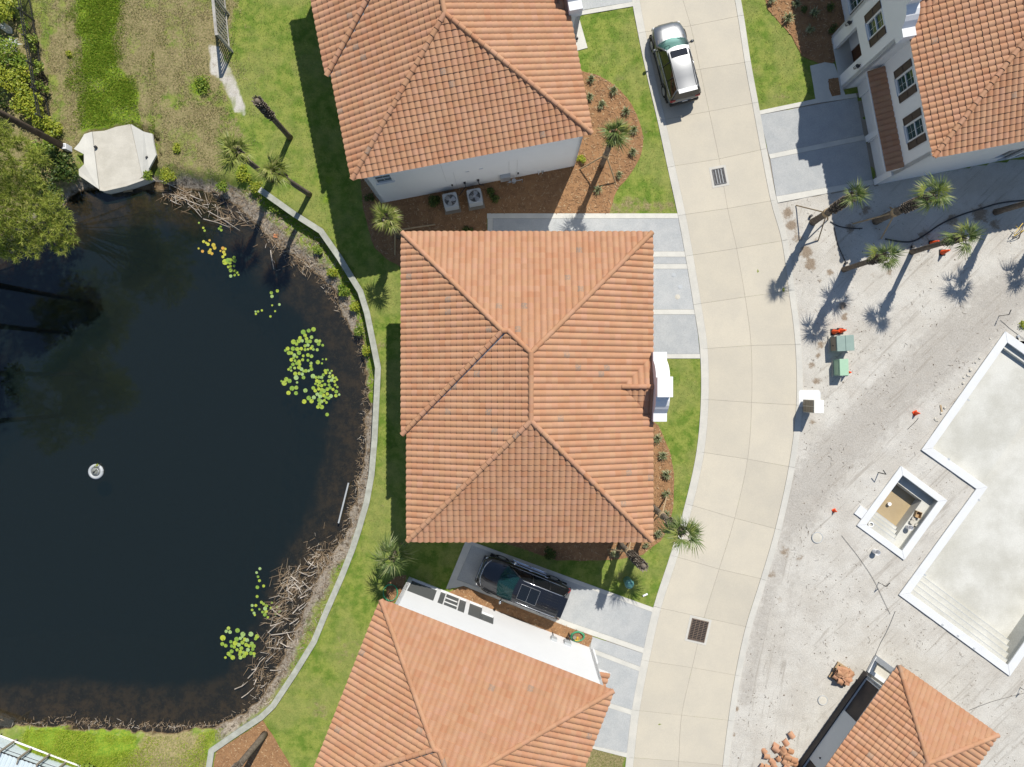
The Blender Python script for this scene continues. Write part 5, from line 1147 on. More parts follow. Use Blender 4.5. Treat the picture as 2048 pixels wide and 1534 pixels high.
# ================================================================== PINES
def needle_tufts(b, c, rad, n, L=.26, nn=16, flat=.6, r=random):
    for _ in range(n):
        d = Vector((r.gauss(0, 1), r.gauss(0, 1), r.gauss(.25, 1))).normalized(); q = Vector(c)+Vector((d.x, d.y, d.z*flat))*rad*(r.random()**.4); ax = (d+Vector((0, 0, .7))).normalized(); tn = r.random()
        for k in range(nn):
            v = (ax*.55+Vector((r.gauss(0, 1), r.gauss(0, 1), r.gauss(0, 1))).normalized()).normalized(); s = v.cross(Vector((r.uniform(-1, 1), r.uniform(-1, 1), r.uniform(-1, 1)))).normalized()*.014; l = L*r.uniform(.7, 1.15)
            b.add([q+s, q-s, q+v*l], [(0, 1, 2)], min(.999, max(0, tn+r.uniform(-.15, .15))))
def pine(label, base_px, blobs, trunk, nt=46, Ln=.27, nn=15):
    x, y = P(*base_px); t = thing('pine_tree', label, 'pine tree', (x, y, -.1), 0, 'pines on the pond bank')
    b = MB(); b.tube(trunk[0], trunk[1], 10); tr_ = b.build('trunk', 'bark', t, True)
    b = MB()
    for c in blobs:
        q = Vector(c[:3]); best = min((Vector(p) for p in trunk[0]), key=lambda p: (p-q+Vector((0, 0, .6))).length); m = best*.5+q*.5+Vector((0, 0, .15)); b.tube([best, m, q], [.06, .04, .02], 6)
    b.build('branches', 'bark', t)
    b = MB()
    for c in blobs: needle_tufts(b, c[:3], c[3], int(nt*c[3]**2/.6*(3.3 if nt > 20 else 1.3)), Ln, nn)
    b.build('crown', 'needle', t, tone=True)
bx, by = P(-30, 400)
def rel(px, py, z, r_): x, y = P(px, py, z); return (x-bx, y-by, z+.1, r_)
pine('bright pine crown leaning over the corner of the pond', (-30, 400), [rel(75, 318, 4.6, .7), (rel(30, 345, 5.2, .8)), rel(60, 378, 5.0, .8), rel(20, 395, 5.6, .8), rel(100, 412, 4.6, .75), rel(60, 425, 5.2, .8), rel(125, 442, 4.2, .65), rel(90, 462, 4.5, .75), rel(30, 455, 5.2, .85), rel(138, 478, 3.8, .5), rel(60, 490, 4.5, .7), rel(20, 500, 4.8, .7), rel(120, 492, 3.8, .5), rel(-5, 440, 5.8, .9), rel(-10, 370, 5.8, .9), rel(5, 270, 5.4, .8), rel(-5, 310, 5.6, .8), rel(-30, 470, 6, .9), rel(40, 285, 4.8, .5)],
     ([(0, 0, 0), (-.1, .1, 3), (.2, 0, 5.5), (.3, 0, 7)], [.22, .18, .12, .05]), 34)
def tall_pine(label, px, py, h, cr, cz, seed, nb=16):
    r = random.Random(seed); x, y = P(px, py); bl_ = []
    for k in range(nb):
        a = r.uniform(0, 6.28); d = cr*math.sqrt(r.random()); bl_.append((d*math.cos(a), d*math.sin(a), cz+r.uniform(-2.6, 2.6)*(1-.4*d/cr), r.uniform(.9, 1.4)))
    pine(label, (px, py), bl_, ([(0, 0, 0), (.05, 0, h*.35), (-.05, .05, h*.7), (0, 0, h)], [.19, .16, .12, .05]), 19, .5, 16)
tall_pine('tall pine whose bare dark trunk leans out of the photo above the pond corner', 134, 297, 15.0, 2.6, 12.0, 1)
tall_pine('tall pine outside the photo whose crown is mirrored in the pond', -95, 745, 14.5, 3.1, 11.4, 2, 20)
tall_pine('tall pine outside the photo that darkens the far corner of the pond', -60, 560, 14, 2.4, 11.5, 3, 12)
tall_pine('tall pine outside the photo beyond the leafy branch over the pond', -110, 640, 15, 3.0, 11.0, 6, 18)
tall_pine('tall pine outside the photo farthest down the dark side of the pond', -120, 850, 13, 2.6, 10.2, 7, 14)
tall_pine('tall pine rising behind the bright low pine, its trunk hidden by the needles', 40, 452, 15, 2.9, 12.4, 4, 18)
# ================================================================== LILY PADS, REEDS, STICKS
def pad_mesh(mat, seed):
    r = random.Random(seed); b = MB(); n = 18; vs = [(0, 0, .012)]
    for k in range(n+1): a = .12+(6.283-.24)*k/n; q = 1+r.uniform(-.03, .03); vs.append((q*math.cos(a), q*math.sin(a), .02+.05*r.random()*(1 if k % 3 == 0 else .3)))
    vs += [(x*.97, y*.97, z-.03) for x, y, z in vs[1:]]
    b.add(vs, [(0, k, k+1) for k in range(1, n+1)]+[(k, n+1+k, n+2+k, k+1) for k in range(1, n+1)], 0.0); return b.mesh('lily_pad', mat, False, True)
PM = {'lily': [pad_mesh('lily', i) for i in range(3)], 'lilyo': [pad_mesh('lilyo', i) for i in range(3)]}
pz = lambda px, py: (540+px*.1434, 640+py*.1434)
big = [(465, 168, 32), (540, 148, 26), (608, 130, 30), (328, 305, 32), (265, 458, 28), (490, 215, 24), (420, 250, 24), (402, 293, 28), (448, 290, 22), (372, 335, 22), (247, 398, 26), (215, 425, 18), (320, 400, 28), (380, 405, 28), (435, 400, 24), (405, 458, 28), (300, 460, 22), (340, 490, 24), (530, 488, 24), (580, 505, 24), (648, 292, 26), (695, 293, 20), (680, 335, 24), (735, 352, 18), (660, 415, 20), (605, 410, 18), (570, 395, 18), (580, 240, 24), (510, 260, 24), (520, 300, 26), (560, 298, 24), (490, 360, 22), (530, 350, 22), (590, 370, 20), (490, 412, 20), (530, 408, 16),
    (298, 555, 24), (330, 525, 18), (375, 515, 18), (350, 568, 18), (405, 578, 24), (455, 555, 20), (465, 500, 18), (320, 618, 24), (375, 605, 22), (415, 615, 22), (405, 660, 26), (345, 670, 18), (290, 660, 18), (260, 688, 18), (296, 706, 16), (530, 562, 18), (574, 602, 20), (570, 640, 20), (580, 685, 24), (540, 708, 18), (500, 710, 24), (470, 712, 18), (440, 685, 24), (352, 748, 26), (408, 745, 22), (450, 755, 22), (468, 802, 24), (366, 803, 32), (228, 825, 28), (272, 850, 28), (200, 880, 34), (160, 852, 14), (308, 953, 32), (368, 943, 26), (378, 870, 16), (258, 1016, 28), (364, 1020, 26), (668, 588, 28), (725, 605, 14), (735, 547, 12), (783, 547, 14), (600, 783, 30), (640, 800, 20), (680, 797, 20), (720, 800, 22),
    (745, 765, 20), (770, 705, 20), (803, 700, 18), (780, 735, 20), (835, 740, 18), (860, 710, 14), (875, 775, 18), (830, 790, 20), (880, 808, 20), (918, 805, 18), (934, 832, 16), (860, 840, 22), (820, 850, 22), (900, 855, 20), (655, 850, 24), (690, 865, 26), (735, 850, 16), (635, 890, 16), (675, 910, 20), (720, 915, 22), (765, 900, 20), (825, 905, 18), (910, 905, 18), (604, 948, 24), (632, 985, 24), (680, 960, 22), (725, 975, 26), (755, 990, 26), (800, 965, 24), (840, 945, 22), (880, 968, 20), (925, 998, 24), (940, 935, 16), (920, 1055, 22), (965, 1040, 16), (660, 1035, 24), (710, 1020, 24), (745, 1050, 24), (700, 1065, 26), (800, 1030, 22), (850, 1060, 26), (820, 1090, 22), (780, 1075, 22), (685, 1115, 26), (720, 1135, 24), (760, 1120, 18), (788, 1150, 18), (690, 1170, 24), (670, 1212, 24), (724, 1214, 28), (494, 983, 28), (542, 1088, 30), (477, 1137, 30), (612, 1080, 26), (580, 1132, 28), (797, 1318, 24)]
pads = [(*pz(a, c), r_*.1434, 'lily', 'round yellow green lily pad in the large floating patch', 'lily pads in the large patch near the wall') for a, c, r_ in big]
zq = lambda x, y: (400+x*.309, 1060+y*.309)
for a, c, r_ in [(185, 635, 11), (195, 660, 11), (170, 655, 10), (243, 650, 14), (278, 674, 15), (330, 673, 15), (148, 698, 17), (370, 688, 13), (360, 703, 10), (237, 706, 14), (262, 700, 10), (290, 708, 12), (305, 712, 12), (228, 732, 15), (200, 723, 10), (145, 737, 12), (167, 748, 11), (205, 750, 10), (222, 757, 10), (275, 728, 12), (252, 742, 12), (268, 765, 12), (300, 742, 12), (335, 735, 12), (346, 752, 14), (318, 750, 10), (310, 775, 12), (342, 772, 10), (350, 800, 10), (330, 797, 12), (300, 798, 12), (283, 792, 10), (262, 788, 12), (240, 775, 10), (205, 785, 12), (185, 800, 12), (212, 825, 14), (195, 810, 10), (262, 825, 12), (285, 815, 12), (258, 805, 10), (350, 815, 8), (165, 825, 8), (275, 690, 8)]:
    pads.append((*zq(a, c), r_*.309, 'lily', 'lily pad in the compact patch beside the dead sticks', 'lily pads in the compact patch by the dead sticks'))
for a, c, r_ in [(338, 488, 9), (362, 488, 9), (338, 517, 8), (350, 537, 9), (355, 550, 7), (398, 467, 9), (412, 478, 9), (430, 490, 11), (422, 508, 12), (428, 528, 11), (420, 548, 11), (405, 530, 8), (460, 505, 9), (440, 565, 8), (500, 497, 9), (515, 525, 10), (490, 545, 8), (385, 512, 7), (465, 470, 7)]:
    pads.append((*zq(a, c), r_*.309, 'lily', 'lily pad in the loose patch touching the reed bed', 'lily pads in the loose patch by the reeds'))
for a, c, r_ in [(388, 250, 9), (367, 275, 8), (376, 302, 8), (385, 328, 9), (372, 370, 11), (412, 362, 9), (370, 430, 9)]:
    pads.append((*zq(a, c), r_*.309, 'lily', 'single lily pad in the short line above the reed bed', 'lily pads in a line above the reeds'))
za = lambda x, y: (x*.3129, 440+y*.3129)
for a, c, r_ in [(1735, 465, 10), (1773, 453, 10), (1739, 488, 10), (1740, 545, 6), (1786, 540, 8), (1759, 583, 6), (1729, 616, 7), (1674, 578, 7), (1650, 585, 7), (1634, 585, 6), (1636, 600, 7), (1272, 18, 6), (1300, 50, 7), (1308, 68, 7), (1410, 45, 8), (1415, 65, 8), (1400, 55, 7)]:
    pads.append((*za(a, c), r_*.3129, 'lily', 'small stray lily pad on open dark water near the palm shadows', 'stray lily pads on open water'))
for a, c, r_ in [(1302, 138, 9), (1340, 130, 7), (1330, 155, 10), (1365, 160, 12), (1295, 200, 9), (1340, 205, 12), (1355, 215, 9), (1372, 178, 11), (1270, 182, 6), (1345, 190, 8), (1425, 180, 10), (1440, 185, 8), (1430, 205, 10), (1437, 220, 9), (1425, 235, 9), (1410, 198, 6), (1318, 145, 7)]:
    pads.append((*za(a, c), r_*.3129, 'lilyo', 'orange tinged lily pad in the patch below the fallen reeds', 'orange lily pads below the fallen reeds'))
for a, c, r_ in [(1440, 268, 18), (1458, 258, 14), (1475, 255, 12), (1497, 240, 10), (1500, 260, 12), (1470, 275, 10), (1475, 295, 8), (1497, 293, 8), (1460, 300, 8), (1475, 322, 12), (1502, 325, 9), (1515, 335, 8), (1475, 358, 10), (1500, 352, 8), (1525, 350, 6)]:
    pads.append((*za(a, c), r_*.3129, 'lily', 'green lily pad in the patch joined to the orange pads', 'green lily pads beside the orange ones'))
def pad_label(px, py, rp, lab, grp):
    sz = 'small' if rp < 2.75 else ('large' if rp > 3.7 else 'medium')
    if 'large floating' in lab:
        ar = [((607, 663), 'at the top tip of the large floating patch'), ((640, 690), 'on the outer arm near the top of the large patch'), ((611, 690), 'in the crowded top of the large patch'), ((580, 702), 'on the far side of the large patch, towards open water'), ((592, 728), 'in the thin middle chain of the large patch'), ((612, 738), 'around the open hole in the large patch'), ((573, 765), 'in the trailing lower corner of the large patch, towards open water'), ((648, 724), 'drifting alone between the large patch and the wall'),
              ((655, 748), 'at the top of the dense lower lobe of the large patch'), ((635, 768), 'on the inner edge of the dense lower lobe'), ((668, 764), 'on the wall side of the dense lower lobe'), ((650, 790), 'in the crowded core of the dense lower lobe'), ((642, 810), 'at the bottom tip of the dense lower lobe'), ((612, 795), 'among the loose pads below the large patch'), ((654, 829), 'floating alone below the large patch')]
        return sz+' lily pad '+min(ar, key=lambda q: (q[0][0]-px)**2+(q[0][1]-py)**2)[1]
    if 'compact' in lab:
        v = ['top', 'middle', 'lower'][0 if py < 1275 else (1 if py < 1297 else 2)]; h = ['open water side', 'centre', 'stick side'][0 if px < 465 else (1 if px < 490 else 2)]
        return sz+' lily pad in the '+v+' row of the compact patch, '+h
    if 'loose patch' in lab: return sz+' lily pad in the loose patch by the reeds, '+('outer' if px < 522 else ('middle' if px < 536 else 'reed side'))+' part'
    if 'stray' in lab: return sz+' stray lily pad '+('just off the fallen reeds' if py < 470 else ('in the upper trio on open water' if py < 600 else 'in the lower scatter on open water'))
    if 'orange' in grp and 'tinged' in lab: return sz+' orange tinged lily pad '+('at the far end' if px < 412 else ('in the middle' if px < 430 else 'at the green end'))+' of the orange patch'
    if 'joined' in lab: return sz+' green lily pad '+('touching the orange pads' if py < 528 else 'at the lower tip below the orange pads')
    return lab
for i, (px, py, rp, k, lab, grp) in enumerate(pads):
    lab = pad_label(px, py, rp, lab, grp)
    x, y = P(px, py, WZ); o = inst('lily_pad', PM[k][i % 3], None, Matrix.Translation((x, y, WZ+.004+.012*((i*7) % 5)/5)) @ Matrix.Rotation(i*2.1, 4, 'Z') @ Matrix.Scale(rp/33.5*1.06, 4)); tag(o, lab, 'lily pad', grp)

# dead reeds: a thin mat of stalks along the shore
vs = []; tr = []; tn = []
def stalk(x, y, z, a, l, w_, tilt=.15):
    o = len(vs); dx, dy = math.cos(a), math.sin(a); nx, ny = -dy*w_, dx*w_; dz = l*math.sin(tilt)
    vs.extend([(x-nx, y-ny, z), (x+nx, y+ny, z), (x+dx*l+nx*.5, y+dy*l+ny*.5, z+dz), (x+dx*l-nx*.5, y+dy*l-ny*.5, z+dz), (x+dx*l*.5, y+dy*l*.5, z+dz*.5+w_*1.5)])
    r = random.random(); tr.extend([(o, o+1, o+4), (o+1, o+2, o+4), (o+2, o+3, o+4), (o+3, o, o+4)]); tn.extend([r]*4)
for px, py, sx_, sy_, n, a0, l0 in [(410, 410, 55, 14, 60, -.55, .8), (470, 436, 35, 16, 60, -.7, .8), (585, 1170, 32, 34, 170, .75, .8), (562, 1225, 26, 36, 110, .6, .7), (545, 1290, 22, 36, 70, .9, .7), (520, 1350, 22, 30, 60, .8, .6), (610, 520, 40, 30, 160, 2, .4), (560, 470, 30, 24, 240, 2, .4), (640, 1120, 25, 40, 200, 1, .5), (360, 390, 30, 10, 120, -.5, .6), (330, 1452, 160, 7, 200, 1, .3), (150, 1446, 110, 10, 160, 1, .3)]:
    for _ in range(n):
        qx, qy = random.gauss(px, sx_*.5), random.gauss(py, sy_*.5); z = WZ+random.uniform(.0, .16); x, y = P(qx, qy, z); stalk(x, y, z, a0+random.gauss(0, .75)+(math.pi if random.random() < .5 else 0), l0*random.uniform(.3, 1.1), random.uniform(.006, .016), random.uniform(-.05, .22))
# flattened dry blades on the bank
n = 26000; qx = rng.uniform(300, 760, n); qy = rng.uniform(370, 1460, n); k_ = (CAM_H+.5)/1365.333; bxs = (qx-1024)*k_; bys = (767-qy)*k_
okm = in_poly(bxs, bys, pondside) & (sdist(bxs, bys, shore) > .05) & (line_dist(bxs, bys, wall_xy) < 3.4) & (line_dist(bxs, bys, wall_xy) > .22); bxs, bys = bxs[okm], bys[okm]
dsb = np.maximum(sdist(bxs, bys, shore), 0); zz = -.86+.34*sstep(np.clip(dsb/1.3, 0, 1))+.06
for x, y, z in zip(bxs, bys, zz): stalk(x, y, z, random.uniform(0, 6.28), random.uniform(.10, .32), random.uniform(.006, .013), random.uniform(.0, .5))
tag(npmesh('dead_reeds', vs, tr, 'reed', tn), 'mat of dead brown reeds and flattened dry grass along the pond shore', kind='stuff')
sticks = []
for i, (x0, y0, x1, y1) in enumerate([(700, 205, 745, 235), (735, 205, 690, 260), (640, 270, 720, 300), (575, 330, 640, 300), (560, 395, 640, 330), (600, 420, 560, 350), (620, 390, 700, 340), (660, 330, 720, 390), (590, 300, 650, 350), (680, 400, 740, 345), (600, 540, 680, 470), (640, 520, 700, 465), (580, 610, 640, 570), (440, 665, 500, 610), (460, 680, 620, 655), (500, 745, 540, 690), (520, 730, 598, 760), (560, 660, 605, 725), (455, 620, 545, 590), (430, 850, 490, 795), (310, 960, 390, 850), (335, 905, 375, 880), (225, 1030, 310, 980), (270, 1085, 350, 1020), (350, 1000, 365, 960), (395, 1020, 435, 985), (455, 908, 520, 906), (600, 460, 570, 400), (650, 440, 700, 420), (700, 300, 760, 270), (610, 340, 660, 420), (580, 370, 650, 380), (465, 510, 545, 570), (420, 1130, 470, 1090)]):
    sticks.append((zq(x0, y0), zq(x1, y1)))
z1 = lambda x, y: (x*.3129, y*.3129)
for x0, y0, x1, y1 in [(1015, 1150, 1170, 1220), (1150, 1260, 1330, 1330), (1330, 1350, 1535, 1475), (1090, 1280, 1160, 1310), (1200, 1300, 1290, 1390), (1300, 1400, 1470, 1455), (1730, 1600, 1750, 1720), (1220, 1250, 1300, 1280)]: sticks.append((z1(x0, y0), z1(x1, y1)))
for i, (p0, p1) in enumerate(sticks):
    z = WZ+random.uniform(.06, .22); a = V(*p0, z); c = V(*p1, z+random.uniform(-.05, .15)); m = (a+c)*.5+Vector((random.uniform(-.08, .08), random.uniform(-.08, .08), .04)); o0 = a.copy()
    b = MB(); b.tube([a-o0, m-o0, c-o0], [.035, .028, .012], 5); d = (c-a)
    if i % 2 == 0: b.tube([m-o0, m-o0+Vector((d.x*.25-d.y*.15, d.y*.25+d.x*.15, .06))], [.018, .007], 4)
    lab, g = ('bleached dead stick in the heap at the lower shore of the pond', 'bleached sticks at the lower pond shore') if i < 34 else ('long fallen reed stalk in the shallows below the two palms', 'fallen reed stalks below the two palms')
    ln_ = 'long' if d.length > .75 else ('short' if d.length < .5 else 'medium'); my = (p0[1]+p1[1])/2; st = 'steep' if abs(d.y) > abs(d.x) else 'flat lying'
    if i < 34: lab = ln_+' '+st+' bleached stick '+('at the top of the heap by the lower shore' if my < 1160 else ('in the thick of the heap by the lower shore' if my < 1195 else ('in the heap just below the loose lily pads' if my < 1250 else ('beside the compact lily patch' if my < 1310 else 'in the straggling tail below the lily pads'))))
    else: lab = ln_+' '+st+' fallen reed stalk '+('nearest the spillway' if p0[0] < 400 else 'beside the orange lily pads')
    tag(b.build('dead_stick', 'driftwood', loc=o0), lab, 'stick', g)

# ================================================================== GRASS BLADES
def soft(poly, k=.9, s=31): return lambda x, y: np.clip(.5-sdist(x, y, poly)/k+(vnoise(x, y, 1.2, s)-.5)*1.6, 0, 1)
def scatter(name, label, n, ext, test, hmin, hmax, wd, mat, dens=None, zf=None):
    qx = rng.uniform(ext[0], ext[2], n); qy = rng.uniform(ext[1], ext[3], n); x = (qx-1024)*CAM_H/1365.333; y = (767-qy)*CAM_H/1365.333
    ok = test(x, y)
    if dens is not None: ok &= rng.random(n) < dens(x, y)
    x, y = x[ok], y[ok]; n = len(x); a = rng.uniform(0, 6.283, n); h = rng.uniform(hmin, hmax, n); lean = rng.uniform(.2, 1.1, n)*h; la = rng.uniform(0, 6.283, n); w_ = wd*rng.uniform(.6, 1.3, n)
    z = np.zeros(n) if zf is None else zf(x, y)
    v = np.zeros((n, 3, 3)); v[:, 0] = np.stack([x-np.cos(a)*w_, y-np.sin(a)*w_, z], 1); v[:, 1] = np.stack([x+np.cos(a)*w_, y+np.sin(a)*w_, z], 1); v[:, 2] = np.stack([x+np.cos(la)*lean, y+np.sin(la)*lean, z+h], 1)
    tag(npmesh(name, v.reshape(-1, 3), np.arange(3*n).reshape(-1, 3), mat, rng.random(n)), label, kind='stuff')
blk = [PP(p) for p in ([(975, 425), (1420, 425), (1420, 720), (975, 720)], [(1510, 228), (1720, 180), (1750, 380), (1550, 410)], [(1150, -90), (1262, -90), (1275, 12), (1155, 32)], [(1148, 78), (1157, 32), (1175, 96), (1153, 102)], [(1615, 130), (1700, 120), (1700, 195), (1628, 202)], Zl([(532, 128), (1712, 548), (1655, 832), (1640, 945), (1580, 1200), (1545, 1475), (1250, 1400), (1200, 700), (410, 425)]), [(155, 260), (240, 245), (312, 285), (318, 330), (290, 375), (200, 390), (160, 350)])]+BEDS
roadpoly = [(x-.5, y) for x, y in RL]+[(x+.42, y) for x, y in reversed(RR)]
gp = PP([(412, 85), (440, 90), (458, 130), (482, 180), (492, 235), (468, 225), (440, 165), (420, 150)])
def onlawn(x, y):
    ok = ~in_poly(x, y, roadpoly)
    for p in blk: ok &= ~in_poly(x, y, p)
    ok &= ~in_poly(x, y, sandy); ok &= ~(in_poly(x, y, pondside) & ((sdist(x, y, shore) < .9) | ((line_dist(x, y, wall_xy) < 3.2) & (y < P(0, 400)[1]) & (y > P(0, 1440)[1]))))
    ok &= (line_dist(x, y, wall_xy) > .25) & ~in_poly(x, y, gp)
    for H_ in (H_mid, H_up, H_low, H_rt):
        Wi = H_[1].inverted(); lx = Wi[0][0]*x+Wi[0][1]*y+Wi[0][3]; ly = Wi[1][0]*x+Wi[1][1]*y+Wi[1][3]; ok &= ~((abs(lx) < 5.9) & (abs(ly) < 7.5))
    return ok
mead = lambda x, y: (x < P(470, 0)[0]) & (y > P(0, 345)[1])
lushp = PP([(150, -100), (235, -100), (228, 60), (238, 130), (275, 185), (290, 250), (168, 262), (176, 185), (160, 90)]); lowp = PP([(30, 1436), (250, 1448), (430, 1446), (420, 1560), (30, 1560)])
fm = soft(PP([(60, -60), (470, -60), (476, 240), (500, 300), (460, 340), (60, 345)]), 1.2); fl = soft(lushp, 2.6, 33)
scatter('lawn_grass', 'short blades of the mown lawns', 400000, (-30, -20, 1680, 1560), lambda x, y: onlawn(x, y) & ~in_poly(x, y, lowp), .025, .07, .013, 'blade', lambda x, y: 1-fm(x, y))
scatter('meadow_grass', 'taller dry tufts of the meadow', 75000, (40, -30, 540, 380), onlawn, .04, .12, .015, 'bladem', lambda x, y: fm(x, y)*(1-fl(x, y))*np.clip(vnoise(x, y, 1.9, 41)*1.9-.15, .1, 1))
scatter('lush_grass', 'bright green grass strip above the spillway', 70000, (130, -30, 310, 275), onlawn, .05, .15, .017, 'bladeg', fl)
scatter('shore_grass', 'bright grass on the bottom shore of the pond', 60000, (20, 1440, 445, 1560), lambda x, y: (sdist(x, y, shore) > .45) & (line_dist(x, y, wall_xy) > .25), .05, .13, .016, 'bladey', lambda x, y: soft(lowp, .7, 35)(x, y)*np.clip(1.3-1.2*np.exp(-((x-P(335, 0)[0])/2.2)**2), .1, 1), lambda x, y: -.86+.86*sstep(np.clip(sdist(x, y, shore)/1.5, 0, 1)))

# clods, twigs and grit on the sand lot
vs = []; tr = []; tn = []
n = 5000; qx = rng.uniform(1450, 2048, n); qy = rng.uniform(380, 1534, n); x_ = (qx-1024)*CAM_H/1365.333; y_ = (767-qy)*CAM_H/1365.333
ok = in_poly(x_, y_, [(x+.45, y) for x, y in RR]+[(40, -40), (40, 40)]) & (y_ < P(0, 400)[1]+.0) & (rng.random(n) < np.clip(vnoise(x_, y_, .8, 51)**2*2.2, .05, 1))
for hp in (spa_hole, pool_main_hole): ok &= ~(sdist(x_, y_, hp) < .5)
for x, y in zip(x_[ok], y_[ok]):
    if random.random() < .35: stalk(x, y, .015, random.uniform(0, 6.28), random.uniform(.06, .22), random.uniform(.005, .012), random.uniform(0, .2))
    else:
        s = random.uniform(.010, .034)*(1.6 if random.random() < .08 else 1); o = len(vs); r = random.random()
        vs.extend([(x-s, y-s*.7, 0), (x+s, y-s*.8, 0), (x+s*.7, y+s, 0), (x-s*.8, y+s*.8, 0), (x, y, s*1.0)]); tr.extend([(o, o+1, o+4), (o+1, o+2, o+4), (o+2, o+3, o+4), (o+3, o, o+4)]); tn.extend([r]*4)
tag(npmesh('sand_debris', vs, tr, 'debris', tn), 'dark clods, twigs and grit scattered over the sand lot', kind='stuff')

# ================================================================== FENCES, SPILLWAY, FLOAT
a0 = V(52, -60); a1 = V(104, 246); t = thing('picket_fence', 'black metal picket fence overgrown by shrubs along the meadow', 'fence', a1, math.atan2((a0-a1).y, (a0-a1).x)); Lf = (a0-a1).length; nb = 6
for i in range(nb+1): b = MB(); b.box((Lf*i/nb, 0, .66), (.07, .07, 1.4)); b.box((Lf*i/nb, 0, 1.37), (.09, .09, .03)); b.build('post', 'dmetal', t)
for z in (.18, 1.02, 1.22): b = MB(); b.box((Lf/2, 0, z), (Lf, .035, .04)); b.build('rail', 'dmetal', t)
b = MB()
for i in range(int(Lf/.105)): b.box((.06+i*.105, 0, .64), (.02, .02, 1.24))
b.build('pickets', 'dmetal', t)['kind'] = 'stuff'
a1 = V(463, 106); a0 = V(440, -130); t = thing('slatted_fence', 'weathered grey wooden slat fence casting a striped shadow', 'fence', a1, math.atan2((a0-a1).y, (a0-a1).x)); Lf = (a0-a1).length
for z in (.25, 1.95): b = MB(); b.box((Lf/2, 0, z), (Lf, .05, .09)); b.build('rail', 'oldwood', t)
b = MB(); b.box((Lf/2, 0, 2.05), (Lf, .16, .045)); b.build('cap_rail', 'oldwood', t)
for i in range(int(Lf/2.2)+1): b = MB(); b.box((i*2.2+.06, -.07, 1.03), (.1, .1, 2.06)); b.build('post', 'oldwood', t)
for i in range(int(Lf/.235)): b = MB(); b.box((.12+i*.235, .04, 1.1), (.11, .025, 1.75)); b.build('slat', 'oldwood', t)
t = thing('concrete_spillway', 'pale concrete spillway apron folded down into the pond', 'spillway', V(235, 318)); ox, oy = P(235, 318)
Q = lambda pts: [(P(a, c)[0]-ox, P(a, c)[1]-oy) for a, c in pts]
def slab(name, pts, zs, th=.14):
    q = Q(pts); b = MB(); n = len(q); mt = 'band' if name == 'side_slab' else 'concrete'; b.add([(x, y, z) for (x, y), z in zip(q, zs)]+[(x, y, z-th) for (x, y), z in zip(q, zs)], [tuple(range(n)), tuple(range(2*n-1, n-1, -1))]+[((i+1) % n, i, n+i, n+(i+1) % n) for i in range(n)])
    me = b.mesh(name, mt); bm = bmesh.new(); bm.from_mesh(me); bmesh.ops.recalc_face_normals(bm, faces=bm.faces); bm.to_mesh(me); bm.free(); o = bpy.data.objects.new(name, me); C.objects.link(o); o.parent = t
slab('centre_slab', [(186, 264), (210, 262), (234, 254), (262, 249), (282, 352), (270, 362), (250, 368), (205, 378), (196, 376)], [.05, .05, .05, .06, -.12, -.15, -.16, -.18, -.16])
slab('side_slab', [(185, 264), (195, 377), (160, 352), (160, 340), (171, 330), (171, 310), (152, 300), (162, 288), (172, 270)], [.06, -.15, .10, .12, .14, .16, .2, .18, .16])
slab('side_slab', [(263, 249), (290, 265), (308, 270), (311, 290), (316, 312), (300, 338), (297, 350), (283, 353)], [.07, .14, .2, .2, .2, .12, .05, -.11])
b = MB(); q = Q([(196, 379), (206, 381), (250, 371), (298, 354), (296, 350), (250, 366), (205, 376), (197, 374)]); b.prism(q, -1.1, -.14); b.build('front_wall', 'concrete', t)
for a, c in ((193, 295), (296, 316)): b = MB(); b.box((*Q([(a, c)])[0], .09), (.14, .10, .16), .5); b.build('lifting_eye', 'dmetal', t)
x, y = P(256, 381, WZ); b = MB(); b.box((0, 0, .03), (.55, .18, .06)); tag(b.build('timber_offcut', 'stake', loc=(x, y, WZ), rz=R(8)), 'short yellow timber offcut floating below the spillway', 'timber')
x, y = P(552, 472, WZ+.1); b = MB()
for s in (-1, 1): b.box((0, s*.06, .1), (.26, .09, .07)); 
b.box((0, 0, .05), (.26, .22, .05)); tag(b.build('hollow_brick', 'brick', loc=(x, y, WZ+.02), rz=R(-10)), 'single orange hollow brick lying on the muddy shore', 'brick')
x, y = P(193, 943, WZ); t = thing('aerator_float', 'round floating aerator with a grey ring in the middle of the pond', 'aerator', (x, y, WZ))
b = MB(); b.tube([(.36*math.cos(a), .36*math.sin(a), .05) for a in np.linspace(0, 6.2832, 25)], .10, 8, False); b.build('float_ring', 'ac', t, True)
b = MB(); b.lathe([(.30, 0), (.30, .07), (.20, .09), (.18, .2), (.10, .24)], 20); b.build('motor_housing', 'algae', t, True)
b = MB(); b.tube([(.20*math.cos(a), .20*math.sin(a), .13) for a in np.linspace(0, 6.2832, 21)], .03, 6, False); b.build('inner_ring', 'steel', t, True)
b = MB(); b.lathe([(.05, .24), (.035, .34)], 10); b.tube([(0, 0, .3), (.22, .22, .28), (.3, .5, .02)], .014, 5); b.build('nozzle', 'dmetal', t)
b = MB(); leaf_cloud(b, (.08, .38, .14), .14, 40, .09); b.build('algae_tuft', 'leafy', t, tone=True)
x, y = P(672, 1010); ang = math.atan2(-(P(0, 965)[1]-P(0, 1045)[1]), -(P(697, 0)[0]-P(676, 0)[0]))
p0, p1 = V(697, 966, -.45), V(677, 1046, -.45); b = MB(); b.tube([(0, 0, 0), p1-p0], .05, 8); tag(b.build('white_pipe', 'ac', loc=p0), 'white plastic pipe lying on the bank in front of the wall', 'pipe')

